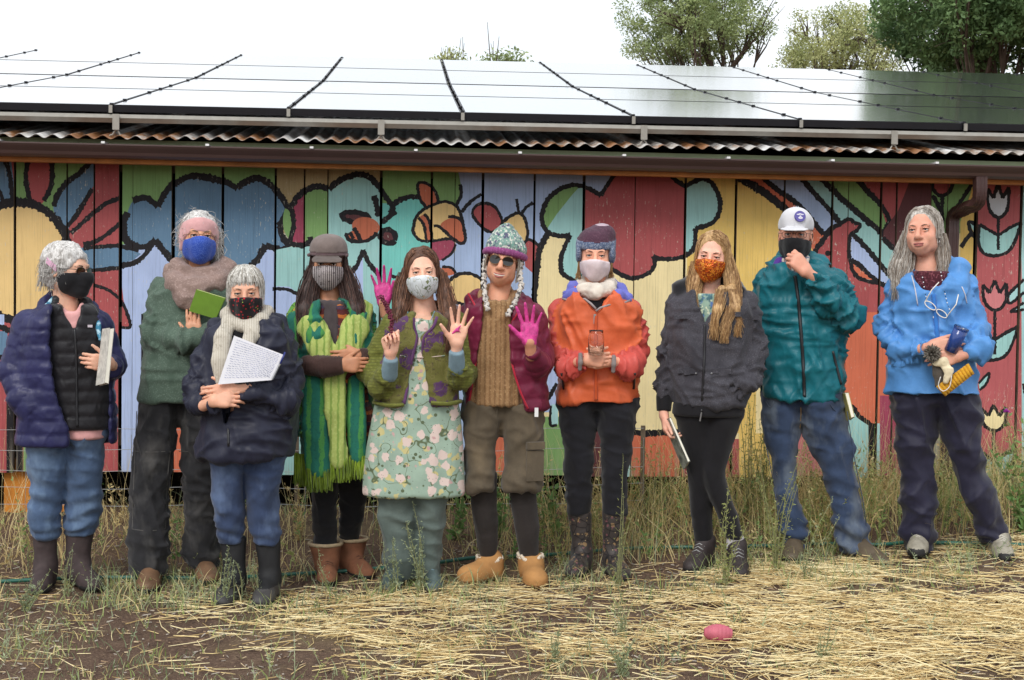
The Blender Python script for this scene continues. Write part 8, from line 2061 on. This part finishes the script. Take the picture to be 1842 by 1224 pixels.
# ---------------------------------------------------------------- leafy undergrowth and low sage weeds, too many to count
def undergrowth(name, label, x, y, h, nleaf, leaf, mats, seed, lw=.35, spread=.35):
    r = np.random.RandomState(seed); n = len(x); p = ground_pt(x, y)
    lean = r.randn(n, 2) * spread
    t = np.sort(r.rand(n, nleaf), 1) * .92 + .08
    st = p[:, None, :] + np.stack([lean[:, :1] * h[:, None] * t ** 1.5, lean[:, 1:] * h[:, None] * t ** 1.5, h[:, None] * t], 2)
    d = r.randn(n, nleaf, 3); d[:, :, 2] = np.abs(d[:, :, 2]) * .7 + .15; d /= np.linalg.norm(d, axis=2, keepdims=True)
    sd = np.cross(d, r.randn(n, nleaf, 3)); sd /= np.linalg.norm(sd, axis=2, keepdims=True)
    l = (leaf * r.uniform(.5, 1.4, (n, nleaf)) * (1.2 - .6 * t))[:, :, None]
    V = np.stack([st, st + d * l * .5 + sd * l * lw * .5, st + d * l, st + d * l * .5 - sd * l * lw * .5], 2).reshape(-1, 3)
    Q = np.arange(n * nleaf * 4).reshape(-1, 4); mi = np.repeat(r.randint(0, len(mats), n), nleaf)
    # stems
    k = len(V); w = .0012
    b0 = p - [w, 0, .005]; b1 = p + [w, 0, -.005]; e = p + np.c_[lean * h[:, None], h * 1.02]
    m_ = p + np.c_[lean * h[:, None] * .35, h * .5]
    SV = np.stack([b0, b1, m_ + [w, 0, 0], m_ - [w, 0, 0], e + [w * .4, 0, 0], e - [w * .4, 0, 0]], 1).reshape(-1, 3)
    SQ = (np.array([(0, 1, 2, 3), (3, 2, 4, 5)])[None] + (np.arange(n) * 6 + k)[:, None, None]).reshape(-1, 4)
    o = link(name, mesh_np(name, np.r_[V, SV], np.r_[Q, SQ], mi_q=np.r_[mi, np.repeat(r.randint(0, len(mats), n), 2)], smooth=False), None, mats)
    return tag(o, label, 'weeds', kind='stuff')
n = 1150; x = grng.uniform(-2.4, 4.8, n); y = grng.uniform(6.85, 8.05, n); k = grng.rand(n) < (.16 + .75 * np.clip((x - .3) / 1.2, 0, 1)) * (.3 + 1.1 * vnoise(np.c_[x, y], 2, 44)); x, y = x[k], y[k]
undergrowth('undergrowth', 'leafy green undergrowth mixed into the grass along the wall', x, y, grng.uniform(.14, .48, len(x)), 26, .032, [WM[2], WM[1], WM[1], GRM[0], GRM[2]], 45)
n = 1100; x = grng.uniform(-2.4, 4.4, n); y = grng.uniform(4.3, 6.9, n); c_ = vnoise(np.c_[x, y], 2.6, 51); k = grng.rand(n) < np.clip((c_ - .42) * 4, 0, .9) * (.5 + .5 * (y > 6.1)); x, y = x[k], y[k]
undergrowth('low_weeds', 'low grey-green sage weeds scattered through the straw and soil', x, y, grng.uniform(.05, .15, len(x)), 22, .016, [WM[0], WM[0], WM[1]], 52, lw=.3, spread=.6)

# ---------------------------------------------------------------- hose, wire fence, toy
hose_px = [(-60, 1056), (60, 1050), (160, 1046), (290, 1046), (400, 1046), (520, 1040), (640, 1032), (760, 1022), (850, 1010), (960, 1006), (1060, 998), (1150, 992), (1260, 990), (1380, 988), (1480, 984), (1580, 986), (1640, 982), (1760, 984), (1900, 990), (2050, 1000)]
hp = np.array([at_ground(a, b_) for a, b_ in hose_px]); hp = catmull(hp, .04); hp[:, 2] = gz(hp[:, 0], hp[:, 1]) + .018
hs = empty('garden_hose', hp[0]); tag(hs, 'green garden hose lying along the ground behind the shoes', 'hose')
MB().tube(hp - hp[0], .010, 8).build('hose_tube', plain('green_hose_rubber', (36, 96, 82), .4, var=.15), hs, smooth=True)
fn = empty('wire_fence', (0, 7.85, 0)); tag(fn, 'thin wire mesh fence low along the dark gap beneath the planks', 'fence')
M_WIRE = plain('galvanised_wire', (170, 172, 172), .4, metal=.5)
for i, z in enumerate((.16, .26, .36, .48, .60)):
    MB().tube([(x_, .0, float(gz(x_, 7.85)) * .5 + z + .006 * math.sin(x_ * 5 + i)) for x_ in np.linspace(-2.6, 1.4, 30)], .0016, 4).build('wire', M_WIRE, fn)
for x_ in np.arange(-2.6, 1.41, .2):
    MB().tube([(x_, 0, .08), (x_ + .004, .002, .35), (x_, 0, .61)], .0014, 4).build('wire', M_WIRE, fn)
for x_ in (-2.6, -.65, 1.4): MB().box((x_, .02, .3), (.012, .012, .38)).build('stake', M_RAWWOOD, fn)
g = at_ground(1291, 1160); ty = empty('dog_toy', g); tag(ty, 'pink ridged hollow rubber toy lying on the straw', 'toy')
prof = []
for i in range(41):
    t = i / 40; rr_ = .037 * (max(0, math.sin(math.pi * (.04 + t * .86)))) ** .5; prof.append((max(.004, rr_ * (1 + .022 * math.cos(t * 2 * math.pi * 7))), -.056 + .112 * t))
prof += [(.012, .056), (.012, .03)]
lathe('rubber_body', prof, (0, 0, .046), plain('pink_rubber', (184, 92, 108), .6, var=.15, scale=30), ty, n=24, axis=(1, -.12, -.06))
lathe('hole_shade', [(.013, .0565), (.001, .055)], (0, 0, .046), M_DARK, ty, axis=(1, -.12, -.06))  # dark disc over the open end, coloured as the shade in the hollow
